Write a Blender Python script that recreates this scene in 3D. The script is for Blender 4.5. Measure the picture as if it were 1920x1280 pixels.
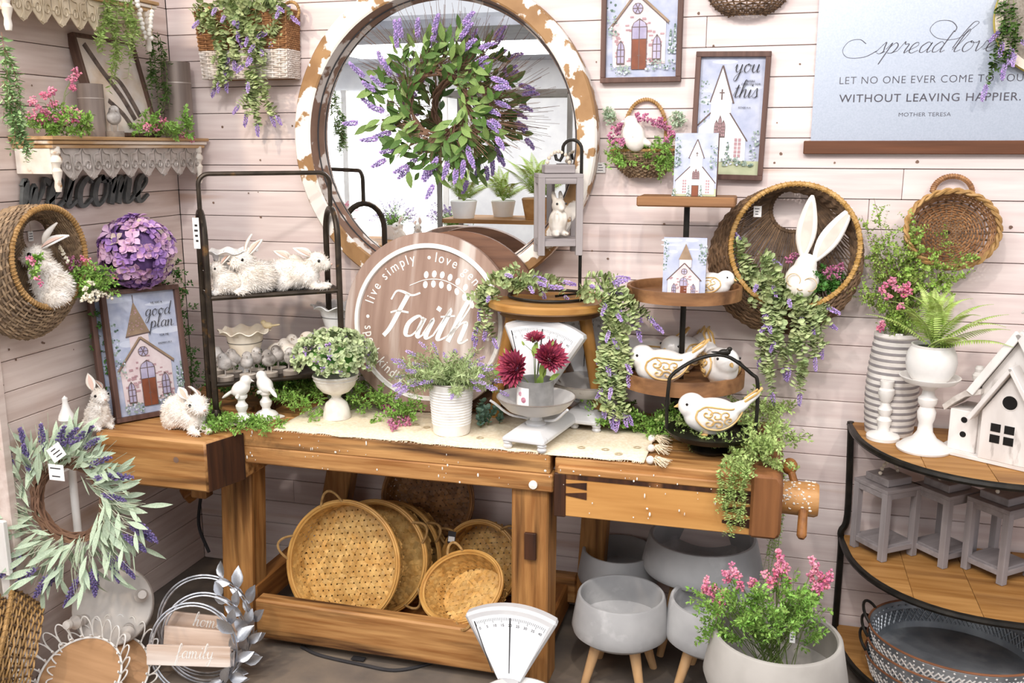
import bpy, bmesh, math, random
import numpy as np
from mathutils import Vector, Matrix
for o in list(bpy.data.objects): bpy.data.objects.remove(o)
SC = bpy.context.scene; COL = SC.collection
PI = math.pi; rnd = random.Random(7)
# ---------------------------------------------------------------- camera
H = 1.65; DIST = 3.132; FPX = 1760.0; TILT = math.atan(.207); YAW = math.radians(15.5)
fh = Vector((-math.sin(YAW), math.cos(YAW), 0))
CF = fh*math.cos(TILT) + Vector((0, 0, -math.sin(TILT)))
CR = Vector((math.cos(YAW), math.sin(YAW), 0)); CU = fh*math.sin(TILT) + Vector((0, 0, math.cos(TILT)))
CP = Vector((0, -DIST, H))
cam = bpy.data.cameras.new('camera'); cam.lens = 36*FPX/1920; cam.sensor_width = 36; cam.clip_start = .05; cam.clip_end = 60
co = bpy.data.objects.new('camera', cam); COL.objects.link(co)
co.matrix_world = Matrix.Translation(CP) @ Matrix((CR, CU, -CF)).transposed().to_4x4()
SC.camera = co
# ---------------------------------------------------------------- light
SC.view_settings.view_transform = 'Standard'; SC.view_settings.look = 'None'
SC.view_settings.gamma = 1; SC.view_settings.use_curve_mapping = False
SC.view_settings.exposure = 0.2
W = bpy.data.worlds.new('world'); SC.world = W; W.use_nodes = True
W.node_tree.nodes['Background'].inputs[0].default_value = (.95, .95, 1.0, 1)
W.node_tree.nodes['Background'].inputs[1].default_value = 0.85
def spot(loc, tgt, power, col, angle=70, blend=.6, rad=.05):
    l = bpy.data.lights.new('track_spot', 'SPOT'); l.energy = power; l.color = col
    l.spot_size = math.radians(angle); l.spot_blend = blend; l.shadow_soft_size = rad
    o = bpy.data.objects.new('track_spot', l); COL.objects.link(o); o.location = loc
    o.rotation_euler = (Vector(tgt)-Vector(loc)).to_track_quat('-Z', 'Y').to_euler()
def area(loc, tgt, power, col, sx, sy):
    l = bpy.data.lights.new('added_fill_light', 'AREA'); l.shape = 'RECTANGLE'; l.size = sx; l.size_y = sy; l.energy = power; l.color = col
    o = bpy.data.objects.new('added_fill_light', l); COL.objects.link(o); o.location = loc
    o.rotation_euler = (Vector(tgt)-Vector(loc)).to_track_quat('-Z', 'Y').to_euler()
spot((-2.25, -2.2, 3.0), (-1.8, 0, 1.15), 78, (1, .80, .60), 70)
spot((-1.15, -2.3, 3.0), (-.95, -.1, .95), 62, (1, .93, .87), 70)
spot((-.15, -2.3, 3.0), (.1, -.1, .95), 62, (1, .93, .87), 70)
spot((1.3, -2.3, 3.0), (.85, -.1, .95), 64, (1, .90, .82), 70)
area((-.6, -3.3, 3.05), (-.6, -1.8, .6), 75, (1, .97, .96), 3.0, 1.2)  # overhead lamp added for soft fill, not a known fixture
area((-2.8, -5.2, 2.5), (-2.8, -5.2, 0), 60, (1, .98, .96), 2.4, 1.2)  # lamp added to brighten the far shop wall reflected in the mirror
# ---------------------------------------------------------------- placing helpers (real distances, metres)
def ray(px, py): return CF + CR*((px-960)/FPX) + CU*((640-py)/FPX)
def at(px, py, Y): d = ray(px, py); return CP + d*((Y+DIST)/d.y)
def top(px, py, Z): d = ray(px, py); return CP + d*((Z-H)/d.z)
def atx(px, py, X): d = ray(px, py); return CP + d*(X/d.x)
def mpp(p): return (Vector(p)-CP).dot(CF)/FPX
# ---------------------------------------------------------------- mesh helpers
class MB:
    def __init__(s): s.v = []; s.f = []; s.m = []
    def add(s, V, F, mi=0):
        o = len(s.v); s.v.extend(tuple(p) for p in V); s.f.extend(tuple(i+o for i in f) for f in F); s.m.extend([mi]*len(F)); return s
    def box(s, c, sz, R=None, mi=0):
        c = Vector(c); h = Vector(sz)/2; V = []
        for i in range(8):
            p = Vector((h.x*(1 if i & 1 else -1), h.y*(1 if i & 2 else -1), h.z*(1 if i & 4 else -1)))
            V.append(c+(R @ p if R else p))
        return s.add(V, [(0, 2, 3, 1), (4, 5, 7, 6), (0, 1, 5, 4), (2, 6, 7, 3), (0, 4, 6, 2), (1, 3, 7, 5)], mi)
    def bar(s, a, b, w, h, up=(0, 0, 1), mi=0):
        a = Vector(a); b = Vector(b); d = (b-a); L = d.length; x = d/L; y = Vector(up).cross(x)
        if y.length < 1e-4: y = Vector((0, 1, 0)).cross(x)
        y.normalize(); z = x.cross(y)
        return s.box((a+b)/2, (L, w, h), Matrix((x, y, z)).transposed(), mi)
    def tube(s, P, r, n=6, cap=True, closed=False, mi=0):
        P = [Vector(p) for p in P]; N = len(P)
        R = r if isinstance(r, (list, tuple)) else [r]*N
        nrm = None; V = []; F = []
        for i, p in enumerate(P):
            t = (P[(i+1) % N]-P[i-1]) if closed else (P[min(i+1, N-1)]-P[max(i-1, 0)])
            t = t.normalized() if t.length > 1e-9 else Vector((0, 0, 1))
            if nrm is None:
                nrm = t.orthogonal().normalized()
            else:
                nrm = nrm - t*nrm.dot(t); nrm = nrm.normalized() if nrm.length > 1e-6 else t.orthogonal().normalized()
            b = t.cross(nrm)
            for k in range(n):
                a = 2*PI*k/n; V.append(p+(nrm*math.cos(a)+b*math.sin(a))*R[i])
        for i in range(N if closed else N-1):
            j = (i+1) % N
            for k in range(n): F.append((i*n+k, i*n+(k+1) % n, j*n+(k+1) % n, j*n+k))
        if cap and not closed:
            F.append(tuple(range(n-1, -1, -1))); F.append(tuple((N-1)*n+k for k in range(n)))
        return s.add(V, F, mi)
    def lathe(s, prof, n=24, T=None, a0=0, a1=2*PI, mi=0):
        full = abs(a1-a0-2*PI) < 1e-6; nn = n if full else n+1; V = []; F = []
        for (r, z) in prof:
            for k in range(nn):
                a = a0+(a1-a0)*k/n; p = Vector((r*math.cos(a), r*math.sin(a), z)); V.append(T @ p if T else p)
        for i in range(len(prof)-1):
            for k in range(n):
                k2 = (k+1) % nn
                F.append((i*nn+k, i*nn+k2, (i+1)*nn+k2, (i+1)*nn+k))
        return s.add(V, F, mi)
    def ell(s, c, r, R=None, n=10, mi=0):
        c = Vector(c); V = []; F = []; m = max(4, n*2//3)
        if not isinstance(r, (list, tuple)): r = (r, r, r)
        for i in range(m+1):
            th = PI*i/m
            for k in range(n):
                a = 2*PI*k/n; p = Vector((r[0]*math.sin(th)*math.cos(a), r[1]*math.sin(th)*math.sin(a), r[2]*math.cos(th)))
                V.append(c+(R @ p if R else p))
        for i in range(m):
            for k in range(n): F.append((i*n+k, (i+1)*n+k, (i+1)*n+(k+1) % n, i*n+(k+1) % n))
        return s.add(V, F, mi)
    def prism(s, poly, z0, z1, T=None, mi=0):
        n = len(poly); V = [Vector((x, y, z0)) for x, y in poly]+[Vector((x, y, z1)) for x, y in poly]
        if T: V = [T @ v for v in V]
        F = [tuple(range(n-1, -1, -1)), tuple(range(n, 2*n))]+[(i, (i+1) % n, n+(i+1) % n, n+i) for i in range(n)]
        return s.add(V, F, mi)
    def flat(s, poly, z, T=None, mi=0):
        V = [Vector((x, y, z)) for x, y in poly]
        return s.add([T @ v for v in V] if T else V, [tuple(range(len(V)))], mi)
    def ring(s, ro, ri, z0, z1, n=48, T=None, mi=0):
        return s.lathe([(ri, z0), (ro, z0), (ro, z1), (ri, z1), (ri, z0)], n, T, mi=mi)
    def inst(s, tv, tf, mats, mi=0):
        if not mats: return s
        A = np.array([[list(r) for r in m] for m in mats]); tv4 = np.c_[np.array(tv), np.ones(len(tv))]
        X = np.einsum('kij,nj->kni', A, tv4)[:, :, :3].reshape(-1, 3); o = len(s.v); nv = len(tv)
        s.v.extend(map(tuple, X.tolist()))
        for k in range(len(mats)):
            b = o+k*nv
            for f in tf: s.f.append(tuple(i+b for i in f))
        s.m.extend([mi]*(len(mats)*len(tf))); return s
    def mesh(s, name, mats, bevel=0, smooth=.6):
        me = bpy.data.meshes.new(name); me.from_pydata(s.v, [], s.f)
        if bevel:
            bm = bmesh.new(); bm.from_mesh(me); bmesh.ops.recalc_face_normals(bm, faces=bm.faces)
            ed = [e for e in bm.edges if len(e.link_faces) == 2 and e.calc_face_angle(0) > .5]
            bmesh.ops.bevel(bm, geom=ed, offset=bevel, segments=1, affect='EDGES', profile=.5); bm.to_mesh(me); bm.free()
        if not isinstance(mats, (list, tuple)): mats = [mats]
        for m in mats: me.materials.append(m)
        if len(mats) > 1 and not bevel: me.polygons.foreach_set('material_index', s.m)
        if smooth: me.shade_smooth(); me.set_sharp_from_angle(angle=smooth)
        return me
    def build(s, name, mats, parent=None, bevel=0, smooth=.6, kind=None, label=None, T=None):
        return obj(name, s.mesh(name, mats, bevel, smooth), parent, kind, label, T)
def obj(name, me, parent=None, kind=None, label=None, T=None):
    o = bpy.data.objects.new(name, me); COL.objects.link(o)
    if parent: o.parent = parent
    if T is not None: o.matrix_local = T
    if kind: o['kind'] = kind
    if label: o['label'] = label
    return o
def thing(name, label, cat, loc=(0, 0, 0), rot=(0, 0, 0), group=None, T=None):
    o = bpy.data.objects.new(name, None); COL.objects.link(o); o.empty_display_size = .05
    if T is not None: o.matrix_world = T
    else: o.location = loc; o.rotation_euler = rot
    return tag(o, label, cat, group)
def tag(o, label, cat, group=None):
    o['label'] = label; o['category'] = cat
    if group: o['group'] = group
    return o
def copy_thing(root, loc=None, rot=None, label=None, group=None, scale=None):
    r = root.copy(); COL.objects.link(r)
    if loc is not None: r.location = loc
    if rot is not None: r.rotation_euler = rot
    if scale is not None: r.scale = (scale,)*3
    if label: r['label'] = label
    if group: r['group'] = group
    for ch in root.children:
        c = ch.copy(); COL.objects.link(c); c.parent = r
        for g in ch.children:
            d = g.copy(); COL.objects.link(d); d.parent = c
    return r
def basis(x, y, z, loc=(0, 0, 0)):
    m = Matrix((Vector(x), Vector(y), Vector(z))).transposed().to_4x4(); m.translation = Vector(loc); return m
def along(p, d, n, sc=1.0, sw=None):
    x = Vector(d).normalized(); z = Vector(n)-x*Vector(n).dot(x)
    z = z.normalized() if z.length > 1e-5 else x.orthogonal().normalized(); y = z.cross(x)
    sw = sc if sw is None else sw
    return basis(x*sc, y*sw, z*sc, p)
def rv(a=1.0):
    while True:
        v = Vector((rnd.uniform(-1, 1), rnd.uniform(-1, 1), rnd.uniform(-1, 1)))
        if .01 < v.length < 1: return v.normalized()*a
def U(a, b): return rnd.uniform(a, b)
def crom(P, k=6, closed=False):
    P = [Vector(p) for p in P]; n = len(P); out = []
    for i in range(n if closed else n-1):
        p0 = P[i-1] if (i or closed) else P[0]*2-P[1]; p1 = P[i]; p2 = P[(i+1) % n]
        p3 = P[(i+2) % n] if (closed or i+2 < n) else P[-1]*2-P[-2]
        for j in range(k):
            t = j/k
            out.append(.5*((2*p1)+(p2-p0)*t+(2*p0-5*p1+4*p2-p3)*t*t+(3*p1-p0-3*p2+p3)*t**3))
    if not closed: out.append(P[-1])
    return out
def circ(r, n, z=0, c=(0, 0), a0=0, a1=2*PI, ry=None, full=True):
    ry = r if ry is None else ry
    return [Vector((c[0]+r*math.cos(a0+(a1-a0)*k/n), c[1]+ry*math.sin(a0+(a1-a0)*k/n), z)) for k in range(n if full else n+1)]
# ---------------------------------------------------------------- materials
def lin(h):
    if not isinstance(h, str): return (*h[:3], 1)
    c = [int(h[i:i+2], 16)/255 for i in (0, 2, 4)]
    return tuple(x/12.92 if x <= .04045 else ((x+.055)/1.055)**2.4 for x in c)+(1,)
MATS = {}
def mat(name, c1, c2=None, scale=8, stretch=(1, 1, 1), rough=.6, metal=0, lo=.35, hi=.65, bump=0, island=0, detail=4, c3=None, t3=.62, w3=.03, s3=6, spec=.4, trans=0, emit=0, bscale=None, hue=0, sss=0):
    """noise blend c1-c2; c3 is a second patchy layer (chipped paint, stain); island shifts the value of each separate leaf or strip"""
    if name in MATS: return MATS[name]
    m = bpy.data.materials.new(name); m.use_nodes = True; nt = m.node_tree; N = nt.nodes; L = nt.links; b = N['Principled BSDF']
    b.inputs['Roughness'].default_value = rough; b.inputs['Metallic'].default_value = metal; b.inputs['Specular IOR Level'].default_value = spec
    if trans: b.inputs['Transmission Weight'].default_value = trans
    tc = N.new('ShaderNodeTexCoord'); oi = N.new('ShaderNodeObjectInfo'); mp = N.new('ShaderNodeMapping'); mp.inputs['Scale'].default_value = stretch
    sh = N.new('ShaderNodeVectorMath'); sh.operation = 'MULTIPLY_ADD'; L.new(oi.outputs['Random'], sh.inputs[0]); sh.inputs[1].default_value = (31, 17, 23); L.new(tc.outputs['Object'], sh.inputs[2])
    L.new(sh.outputs[0], mp.inputs['Vector'])
    def noise(s, d=detail):
        n = N.new('ShaderNodeTexNoise'); n.inputs['Scale'].default_value = s; n.inputs['Detail'].default_value = d; L.new(mp.outputs[0], n.inputs['Vector']); return n
    def mix(fac, a, bb):
        x = N.new('ShaderNodeMix'); x.data_type = 'RGBA'; L.new(fac, x.inputs[0])
        for s_, v in ((x.inputs[6], a), (x.inputs[7], bb)):
            if isinstance(v, tuple): s_.default_value = v
            else: L.new(v, s_)
        return x.outputs[2]
    def ramp(src, a, bb):
        r = N.new('ShaderNodeMapRange'); r.inputs[1].default_value = a; r.inputs[2].default_value = bb; L.new(src, r.inputs[0]); return r.outputs[0]
    n1 = noise(scale); col = mix(ramp(n1.outputs[0], lo, hi), lin(c1), lin(c2 or c1))
    if c3:
        n3 = noise(s3, 6); col = mix(ramp(n3.outputs[0], t3-w3, t3+w3), col, lin(c3))
    if island or hue:
        g = N.new('ShaderNodeNewGeometry'); hs = N.new('ShaderNodeHueSaturation')
        L.new(ramp_v(nt, g.outputs['Random Per Island'], 1-island, 1+island), hs.inputs['Value'])
        if hue: L.new(ramp_v(nt, g.outputs['Random Per Island'], .5-hue, .5+hue), hs.inputs['Hue'])
        L.new(col, hs.inputs['Color']); col = hs.outputs[0]
    L.new(col, b.inputs['Base Color'])
    if sss: b.inputs['Subsurface Weight'].default_value = sss; b.inputs['Subsurface Radius'].default_value = (.01, .01, .01)
    if bump:
        bp = N.new('ShaderNodeBump'); bp.inputs['Strength'].default_value = bump; bp.inputs['Distance'].default_value = .004
        L.new((noise(bscale, 5) if bscale else n1).outputs[0], bp.inputs['Height']); L.new(bp.outputs[0], b.inputs['Normal'])
    if emit: b.inputs['Emission Strength'].default_value = emit; b.inputs['Emission Color'].default_value = lin(c1)
    MATS[name] = m; return m
def ramp_v(nt, src, a, b):
    r = nt.nodes.new('ShaderNodeMapRange'); r.inputs[3].default_value = a; r.inputs[4].default_value = b; nt.links.new(src, r.inputs[0]); return r.outputs[0]
# ---------------------------------------------------------------- common materials
def wood(name, a, b, axis='x', k=10, **kw):
    st = {'x': (.07, 1, 1), 'y': (1, .07, 1), 'z': (1, 1, .07)}[axis]
    kw.setdefault('rough', .6); kw.setdefault('bump', .25)
    kw.setdefault('lo', .32); kw.setdefault('hi', .68); kw.setdefault('detail', 8); return mat(name, a, b, scale=k*8, stretch=st, **kw)
m_plank = wood('shiplap_whitewash', 'efe2dd', 'dccac6', 'x', 5, c3='c9aa98', t3=.70, w3=.08, s3=14, rough=.55, bump=.12)
m_plank_y = wood('shiplap_whitewash_side', 'e6d6cd', 'cfbab0', 'y', 5, c3='b79880', t3=.66, w3=.06, s3=7, rough=.55, bump=.12)
m_gap = mat('plank_gap', '6a5850', '57473f')
m_knot = mat('knot', '6a5244', '8d7262')
m_floor = mat('concrete_floor', '6f665e', '8a7c6c', scale=5, rough=.7, bump=.2, bscale=60, c3='55504c', t3=.6, w3=.1, s3=3)
m_bx = wood('bench_wood', 'c4945c', '946233', 'x', 7, c3='3f2411', t3=.60, w3=.10, s3=26, rough=.55, bump=.5)
m_bz = wood('bench_wood_upright', 'ba8850', '8a5a2e', 'z', 7, c3='46290f', t3=.61, w3=.10, s3=26, rough=.5, bump=.4)
m_by = wood('bench_wood_cross', 'a9713a', '6e431f', 'y', 5, rough=.55, bump=.4)
m_bdark = wood('bench_dark_wood', '4a2a16', '2a160b', 'z', 6, c3='8a5a30', t3=.66, w3=.05, s3=14)
m_blight = wood('bench_light_wood', 'cf9a58', 'b27b3e', 'x', 4, c3='7a4c22', t3=.72, w3=.05, s3=9)
m_paint = mat('paint_spatter', 'f3efe6', 'dcd5c8', rough=.5)
m_black = mat('black_iron', '15130f', '27231d', scale=30, rough=.45, metal=.3, bump=.1)
m_bronze = mat('aged_bronze_pipe', '4a4036', '2f2821', scale=18, rough=.4, metal=.55, c3='7a5a34', t3=.66, w3=.06, s3=22)
m_white = mat('white_paint', 'f4f2ee', 'e6e2dc', scale=10, rough=.45)
m_chalk = mat('chalk_white', 'f2efe8', 'd9d2c8', scale=25, rough=.7, bump=.2)
m_tag = mat('paper_tag', 'fbfaf8', 'f2f0ee', rough=.6)
m_ink = mat('ink', '2b2a2c', '3a383a', rough=.7)
m_cord = mat('string', 'cdb791', 'a98f66', rough=.8)
# ---------------------------------------------------------------- structure
def struct(o): o['kind'] = 'structure'; return o
XL = -2.18
struct(MB().box((-.6, -4.0, -.03), (9, 9.2, .06)).build('floor', m_floor))
wb = struct(MB().box((-.09, .032, 1.5), (4.2, .03, 3.0)).build('wall_back', m_gap))
wl = struct(MB().box((XL-.032, -.45, 1.5), (.03, 1.0, 3.0)).build('wall_left', m_gap))
PIT = .0932; Z0 = .757-8*PIT-.0114
joints = {}
for (px, py) in ((1325, 50), (1693, 343), (622, 575), (1130, 120), (1420, 760)):
    p = at(px, py, 0); joints.setdefault(int((p.z-Z0)//PIT), []).append(p.x)
for r in range(int((3.0-Z0)/PIT)+1):
    z = Z0+r*PIT; z0 = max(z+.0012, .001); z1 = min(z+PIT-.0012, 3.0)
    if z1-z0 < .02: continue
    xs = [XL]+sorted(joints.get(r, ([U(-1.9, 1.9)] if r % 2 else [])))+[2.0]
    for a, b in zip(xs, xs[1:]):
        if b-a < .05: continue
        MB().box((0, 0, 0), (b-a-.0016, .017, z1-z0)).build('plank', m_plank, wb, bevel=.0012, smooth=0, T=Matrix.Translation(((a+b)/2, .0085+U(0, .0012), (z0+z1)/2)))
    MB().box((0, 0, 0), (.017, .94, z1-z0)).build('plank', m_plank_y, wl, bevel=.0012, smooth=0, T=Matrix.Translation((XL-.0085-U(0, .0012), -.47, (z0+z1)/2)))
struct(MB().box((XL-.012, -.955, 1.5), (.05, .03, 3.0)).build('trim_1', m_plank_y, bevel=.002))
kn = MB(); knl = MB()
for (px, py) in ((1457, 230), (1452, 305), (1412, 370), (1118, 116), (1464, 288), (1565, 305), (1720, 303), (1817, 368), (1895, 426), (484, 360), (466, 362), (489, 407), (533, 540), (1155, 235), (1338, 86), (1310, 25), (1205, 262), (488, 300), (548, 236), (417, 238), (1595, 905), (1245, 420), (400, 380), (1500, 120), (1110, 470), (1140, 485)):
    r = U(.002, .0055); kn.add([at(px, py, -.0012)+Vector((math.cos(a)*r*U(.7, 1.3), 0, math.sin(a)*r)) for a in [k*PI/4 for k in range(8)]], [tuple(range(8))])
for (px, py) in ((80, 642), (83, 643), (30, 674), (138, 655), (6, 722), (17, 655), (92, 585), (60, 160), (30, 200)):
    r = U(.002, .0045); p = atx(px, py, XL+.0012); knl.add([p+Vector((0, math.cos(a)*r*U(.7, 1.4), math.sin(a)*r)) for a in [k*PI/4 for k in range(8)]], [tuple(range(8))])
kn.build('knots', m_knot, wb, kind='stuff', smooth=0); knl.build('knots', m_knot, wl, kind='stuff', smooth=0)
# ---------------------------------------------------------------- workbench
BZ = .765; BF = -.57
bench = thing('workbench', 'long antique wooden workbench with chunky legs and dovetailed tail vise', 'workbench', (-.8, -.3, 0))
def bp(m, name, mt, bevel=.004, label=None): 
    for i, v in enumerate(m.v): m.v[i] = (v[0]+.8, v[1]+.3, v[2])
    return m.build(name, mt, bench, bevel=bevel, label=label)
ys = [BF, -.42, -.285, -.15, -.03]
for a, b in zip(ys, ys[1:]): bp(MB().box((-1.11, (a+b)/2, BZ-.03), (1.03, b-a-.002, .06)), 'top_board', m_bx)
for a, b in zip(ys, ys[1:]): bp(MB().box((-.27, (a+b)/2, BZ-.032), (.62, b-a-.002, .056)), 'top_board', m_bx)
bp(MB().box((-1.105, BF+.03, .677), (1.04, .06, .056)), 'apron', m_bx)
bp(MB().prism([(-2.06, -.71), (-1.655, -.71), (-1.61, -.57), (-1.61, -.36), (-2.06, -.36)], .59, .757), 'shoulder_beam', m_bx, .008)
bp(MB().prism([(-1.652, -.712), (-1.607, -.574), (-1.604, -.574), (-1.649, -.713)], .596, .752), 'end_grain', m_bdark, .001, 'dark worn end grain of the shoulder beam')
bp(MB().lathe([(.0, 0), (.010, 0)], 12, basis((1, 0, 0), (0, 0, 1), (0, -1, 0), at(330, 862, -.7105))), 'bolt_hole', m_knot, 0)
bp(MB().box((-1.9, -.2, BZ-.045), (.34, .3, .07)), 'top_board', m_bx)
def leg(name, a, b, w, d, mt=None): return bp(MB().bar(a, b, w, d, up=(1, 0, 0)), name, mt or m_bz, .005)
leg('leg', (-1.72, -.45, 0), (-1.69, -.45, .62), .10, .115)
leg('leg', (-1.46, -.09, .65), (-1.60, -.10, 0), .07, .10)
leg('leg', (-.66, -.49, .66), (-.66, -.50, 0), .12, .115)
leg('leg', (-.52, -.12, .66), (-.56, -.10, 0), .08, .09)
leg('brace', (-2.02, -.33, .40), (-1.86, -.2, .52), .05, .05, m_by); leg('leg', (-1.88, -.42, .62), (-1.88, -.42, .45), .05, .06)
bp(MB().box((-1.13, -.55, .105), (.94, .055, .14)), 'stretcher', m_bx, .006); bp(MB().box((-1.1, -.1, .12), (1.0, .05, .1)), 'stretcher', m_bx, .006)
bp(MB().box((-1.13, -.32, .05), (.92, .40, .03)), 'bottom_board', m_by)
bp(MB().box((-.66, -.30, .09), (.06, .42, .10)), 'stretcher', m_by, .005); bp(MB().box((-1.68, -.28, .12), (.06, .40, .10)), 'stretcher', m_by, .005)
bp(MB().box((-.655, -.562, .47), (.036, .012, .085)), 'mortise', m_bdark, .001, 'dark mortise slot in the leg')
bp(MB().lathe([(0, 0), (.013, 0), (.013, .006), (0, .009)], 12, basis((1, 0, 0), (0, 0, 1), (0, -1, 0), at(1000, 908, BF))), 'bolt', m_paint, 0)
# tail vise
bp(MB().box((-.28, BF-.001, .725), (.58, .02, .024)), 'vise_lip', m_bx, .004)
bp(MB().box((-.275, BF+.02, .648), (.60, .05, .13)), 'vise_jaw', m_blight, .003, 'pale jaw board with dark dovetails')
bp(MB().box((-.275, -.34, .655), (.60, .42, .07)), 'vise_core', m_by)
bp(MB().box((-.563, BF-.002, .648), (.036, .014, .135)), 'vise_end_block', m_bdark, .003)
bp(MB().prism([(-.02, .582), (.055, .582), (.065, .60), (.065, .745), (.05, .768), (-.02, .768)], 0, .5, basis((1, 0, 0), (0, 0, 1), (0, -1, 0), (0, -.09, 0))), 'vise_end_cap', wood('vise_end_wood', '8a5a34', '6a4224', 'z', 5, c3='3a2010', t3=.58, w3=.1, s3=10), .008, 'dark rounded end block')
yd = BF-.0065
def inlay(pts): bp(MB().prism(pts, 0, .004, basis((1, 0, 0), (0, 0, 1), (0, -1, 0), (0, yd+.003, 0))), 'dovetail', m_bdark, 0)
for z in (.682, .652): inlay([(-.545, z+.003), (-.545, z-.003), (-.483, z-.011), (-.483, z+.011)])
for z in (.690, .655, .618): inlay([(-.02, z+.013), (-.02, z-.013), (-.095, z-.004), (-.095, z+.004)])
inlay([(-.545, .713), (-.545, .700), (-.02, .700), (-.02, .713)])
vz = at(1510, 935, -.47); X1 = vz.x
bp(MB().tube([(.05, -.47, vz.z), (.09, -.47, vz.z), (.155, -.47, vz.z), (.165, -.47, vz.z)], [.047, .048, .05, .045], 20), 'vise_screw', wood('vise_screw_wood', 'c99a66', 'a9763f', 'x', 4, c3='f0e6d6', t3=.66, w3=.03, s3=14), 0)
bp(MB().tube([(.125, -.45, vz.z+.03), (.125, -.49, vz.z-.0), (.122, -.56, vz.z-.075), (.121, -.566, vz.z-.082)], [.012, .0125, .014, .008], 10), 'vise_handle', m_by, 0)
bp(MB().tube([(.088, -.40, vz.z+.058), (.095, -.42, vz.z+.04), (.105, -.44, vz.z+.02)], [.011, .011, .012], 10).ell((.084, -.395, vz.z+.068), (.023, .023, .025), n=12), 'handle_knob', m_by, 0)
sp = MB()
for i in range(75):
    x = U(-1.6, .0); L = U(.001, .0045); c = Vector((x, BF-.0086 if x < -.6 else BF-.0125, U(.60, .75) if x > -.6 else U(.655, .755)))
    if x < -.6 and U(0, 1) < .45: c.x = rnd.choice((-1.58, -1.55, -1.36, -1.3, -.9, -.62))+U(-.03, .03)
    if x < -.6: c.y = BF-.0012
    sp.ell(c, (L*U(.4, 1), .0008, L*U(.5, 1.8)), n=6)
bp(sp, 'paint_spatters', m_paint, 0)['kind'] = 'stuff'
sp = MB()
for i in range(70): sp.ell((.05+U(.01, .11), -.47, vz.z), (0.001,)*3, n=4) if 0 else sp.ell(Vector((U(.06, .155), -.47, vz.z))+Vector((0, -math.sin(a_), math.cos(a_)))*.0495 if (a_ := U(-.4, 2)) is not None else 0, (U(.001, .005), .0012, U(.001, .004)), n=6)
bp(sp, 'paint_spatters', m_paint, 0)['kind'] = 'stuff'
# ---------------------------------------------------------------- world-space parts
def wp(root, mb, name, mats, parent=None, **kw):
    l = root.location
    if mb.v: mb.v = list(map(tuple, (np.array([tuple(v) for v in mb.v])-np.array(l)).tolist()))
    return mb.build(name, mats, parent or root, **kw)
# ---------------------------------------------------------------- foliage
def leaf_t(w=.3, fold=.08, curl=.15, n=4, tip=1.0, wide=.45):
    V = []; F = []
    for i in range(n+1):
        t = i/n; ww = w*.5*math.sin(PI*min(1, t**(math.log(.5)/math.log(wide)))) if 0 < t < 1 else 0
        z = -curl*t*t
        V += [(t, ww, z+fold*ww*2), (t, 0, z), (t, -ww, z+fold*ww*2)]
    for i in range(n):
        a = i*3; b = a+3
        F += [(a, a+1, b+1, b), (a+1, a+2, b+2, b+1)]
    return V, F
def round_t(w=.9, cup=.15):
    V = [(.5, 0, 0)]+[(.5+.5*math.cos(k*PI/3.5), w*.5*math.sin(k*PI/3.5), cup) for k in range(7)]
    return V, [(0, k+1, (k+1) % 7+1) for k in range(7)]
LEAF = leaf_t(.34); LEAFN = leaf_t(.2, curl=.1); NEEDLE = ([(0, .05, 0), (.5, .09, .03), (1, 0, 0), (.5, -.09, .03), (0, -.05, 0)], [(0, 1, 3, 4), (1, 2, 3)])
SMALL = ([(0, 0, 0), (.5, .25, .06), (1, 0, -.05), (.5, -.25, .06)], [(0, 3, 2, 1)])
ROUND = round_t(); OCTA = ([(1, 0, 0), (-1, 0, 0), (0, 1, 0), (0, -1, 0), (0, 0, 1), (0, 0, -1)], [(0, 2, 4), (2, 1, 4), (1, 3, 4), (3, 0, 4), (2, 0, 5), (1, 2, 5), (3, 1, 5), (0, 3, 5)])
def walk(p, d, L, n=8, grav=0, jit=.15):
    p = Vector(p); d = Vector(d).normalized(); P = [p.copy()]
    for i in range(n):
        d = (d+Vector((0, 0, -grav/n))+rv(jit)).normalized(); p = p+d*(L/n); P.append(p.copy())
    return P
def seg(P, t):
    x = t*(len(P)-1); i = min(int(x), len(P)-2); f = x-i
    return P[i].lerp(P[i+1], f), (P[i+1]-P[i]).normalized()
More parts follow.
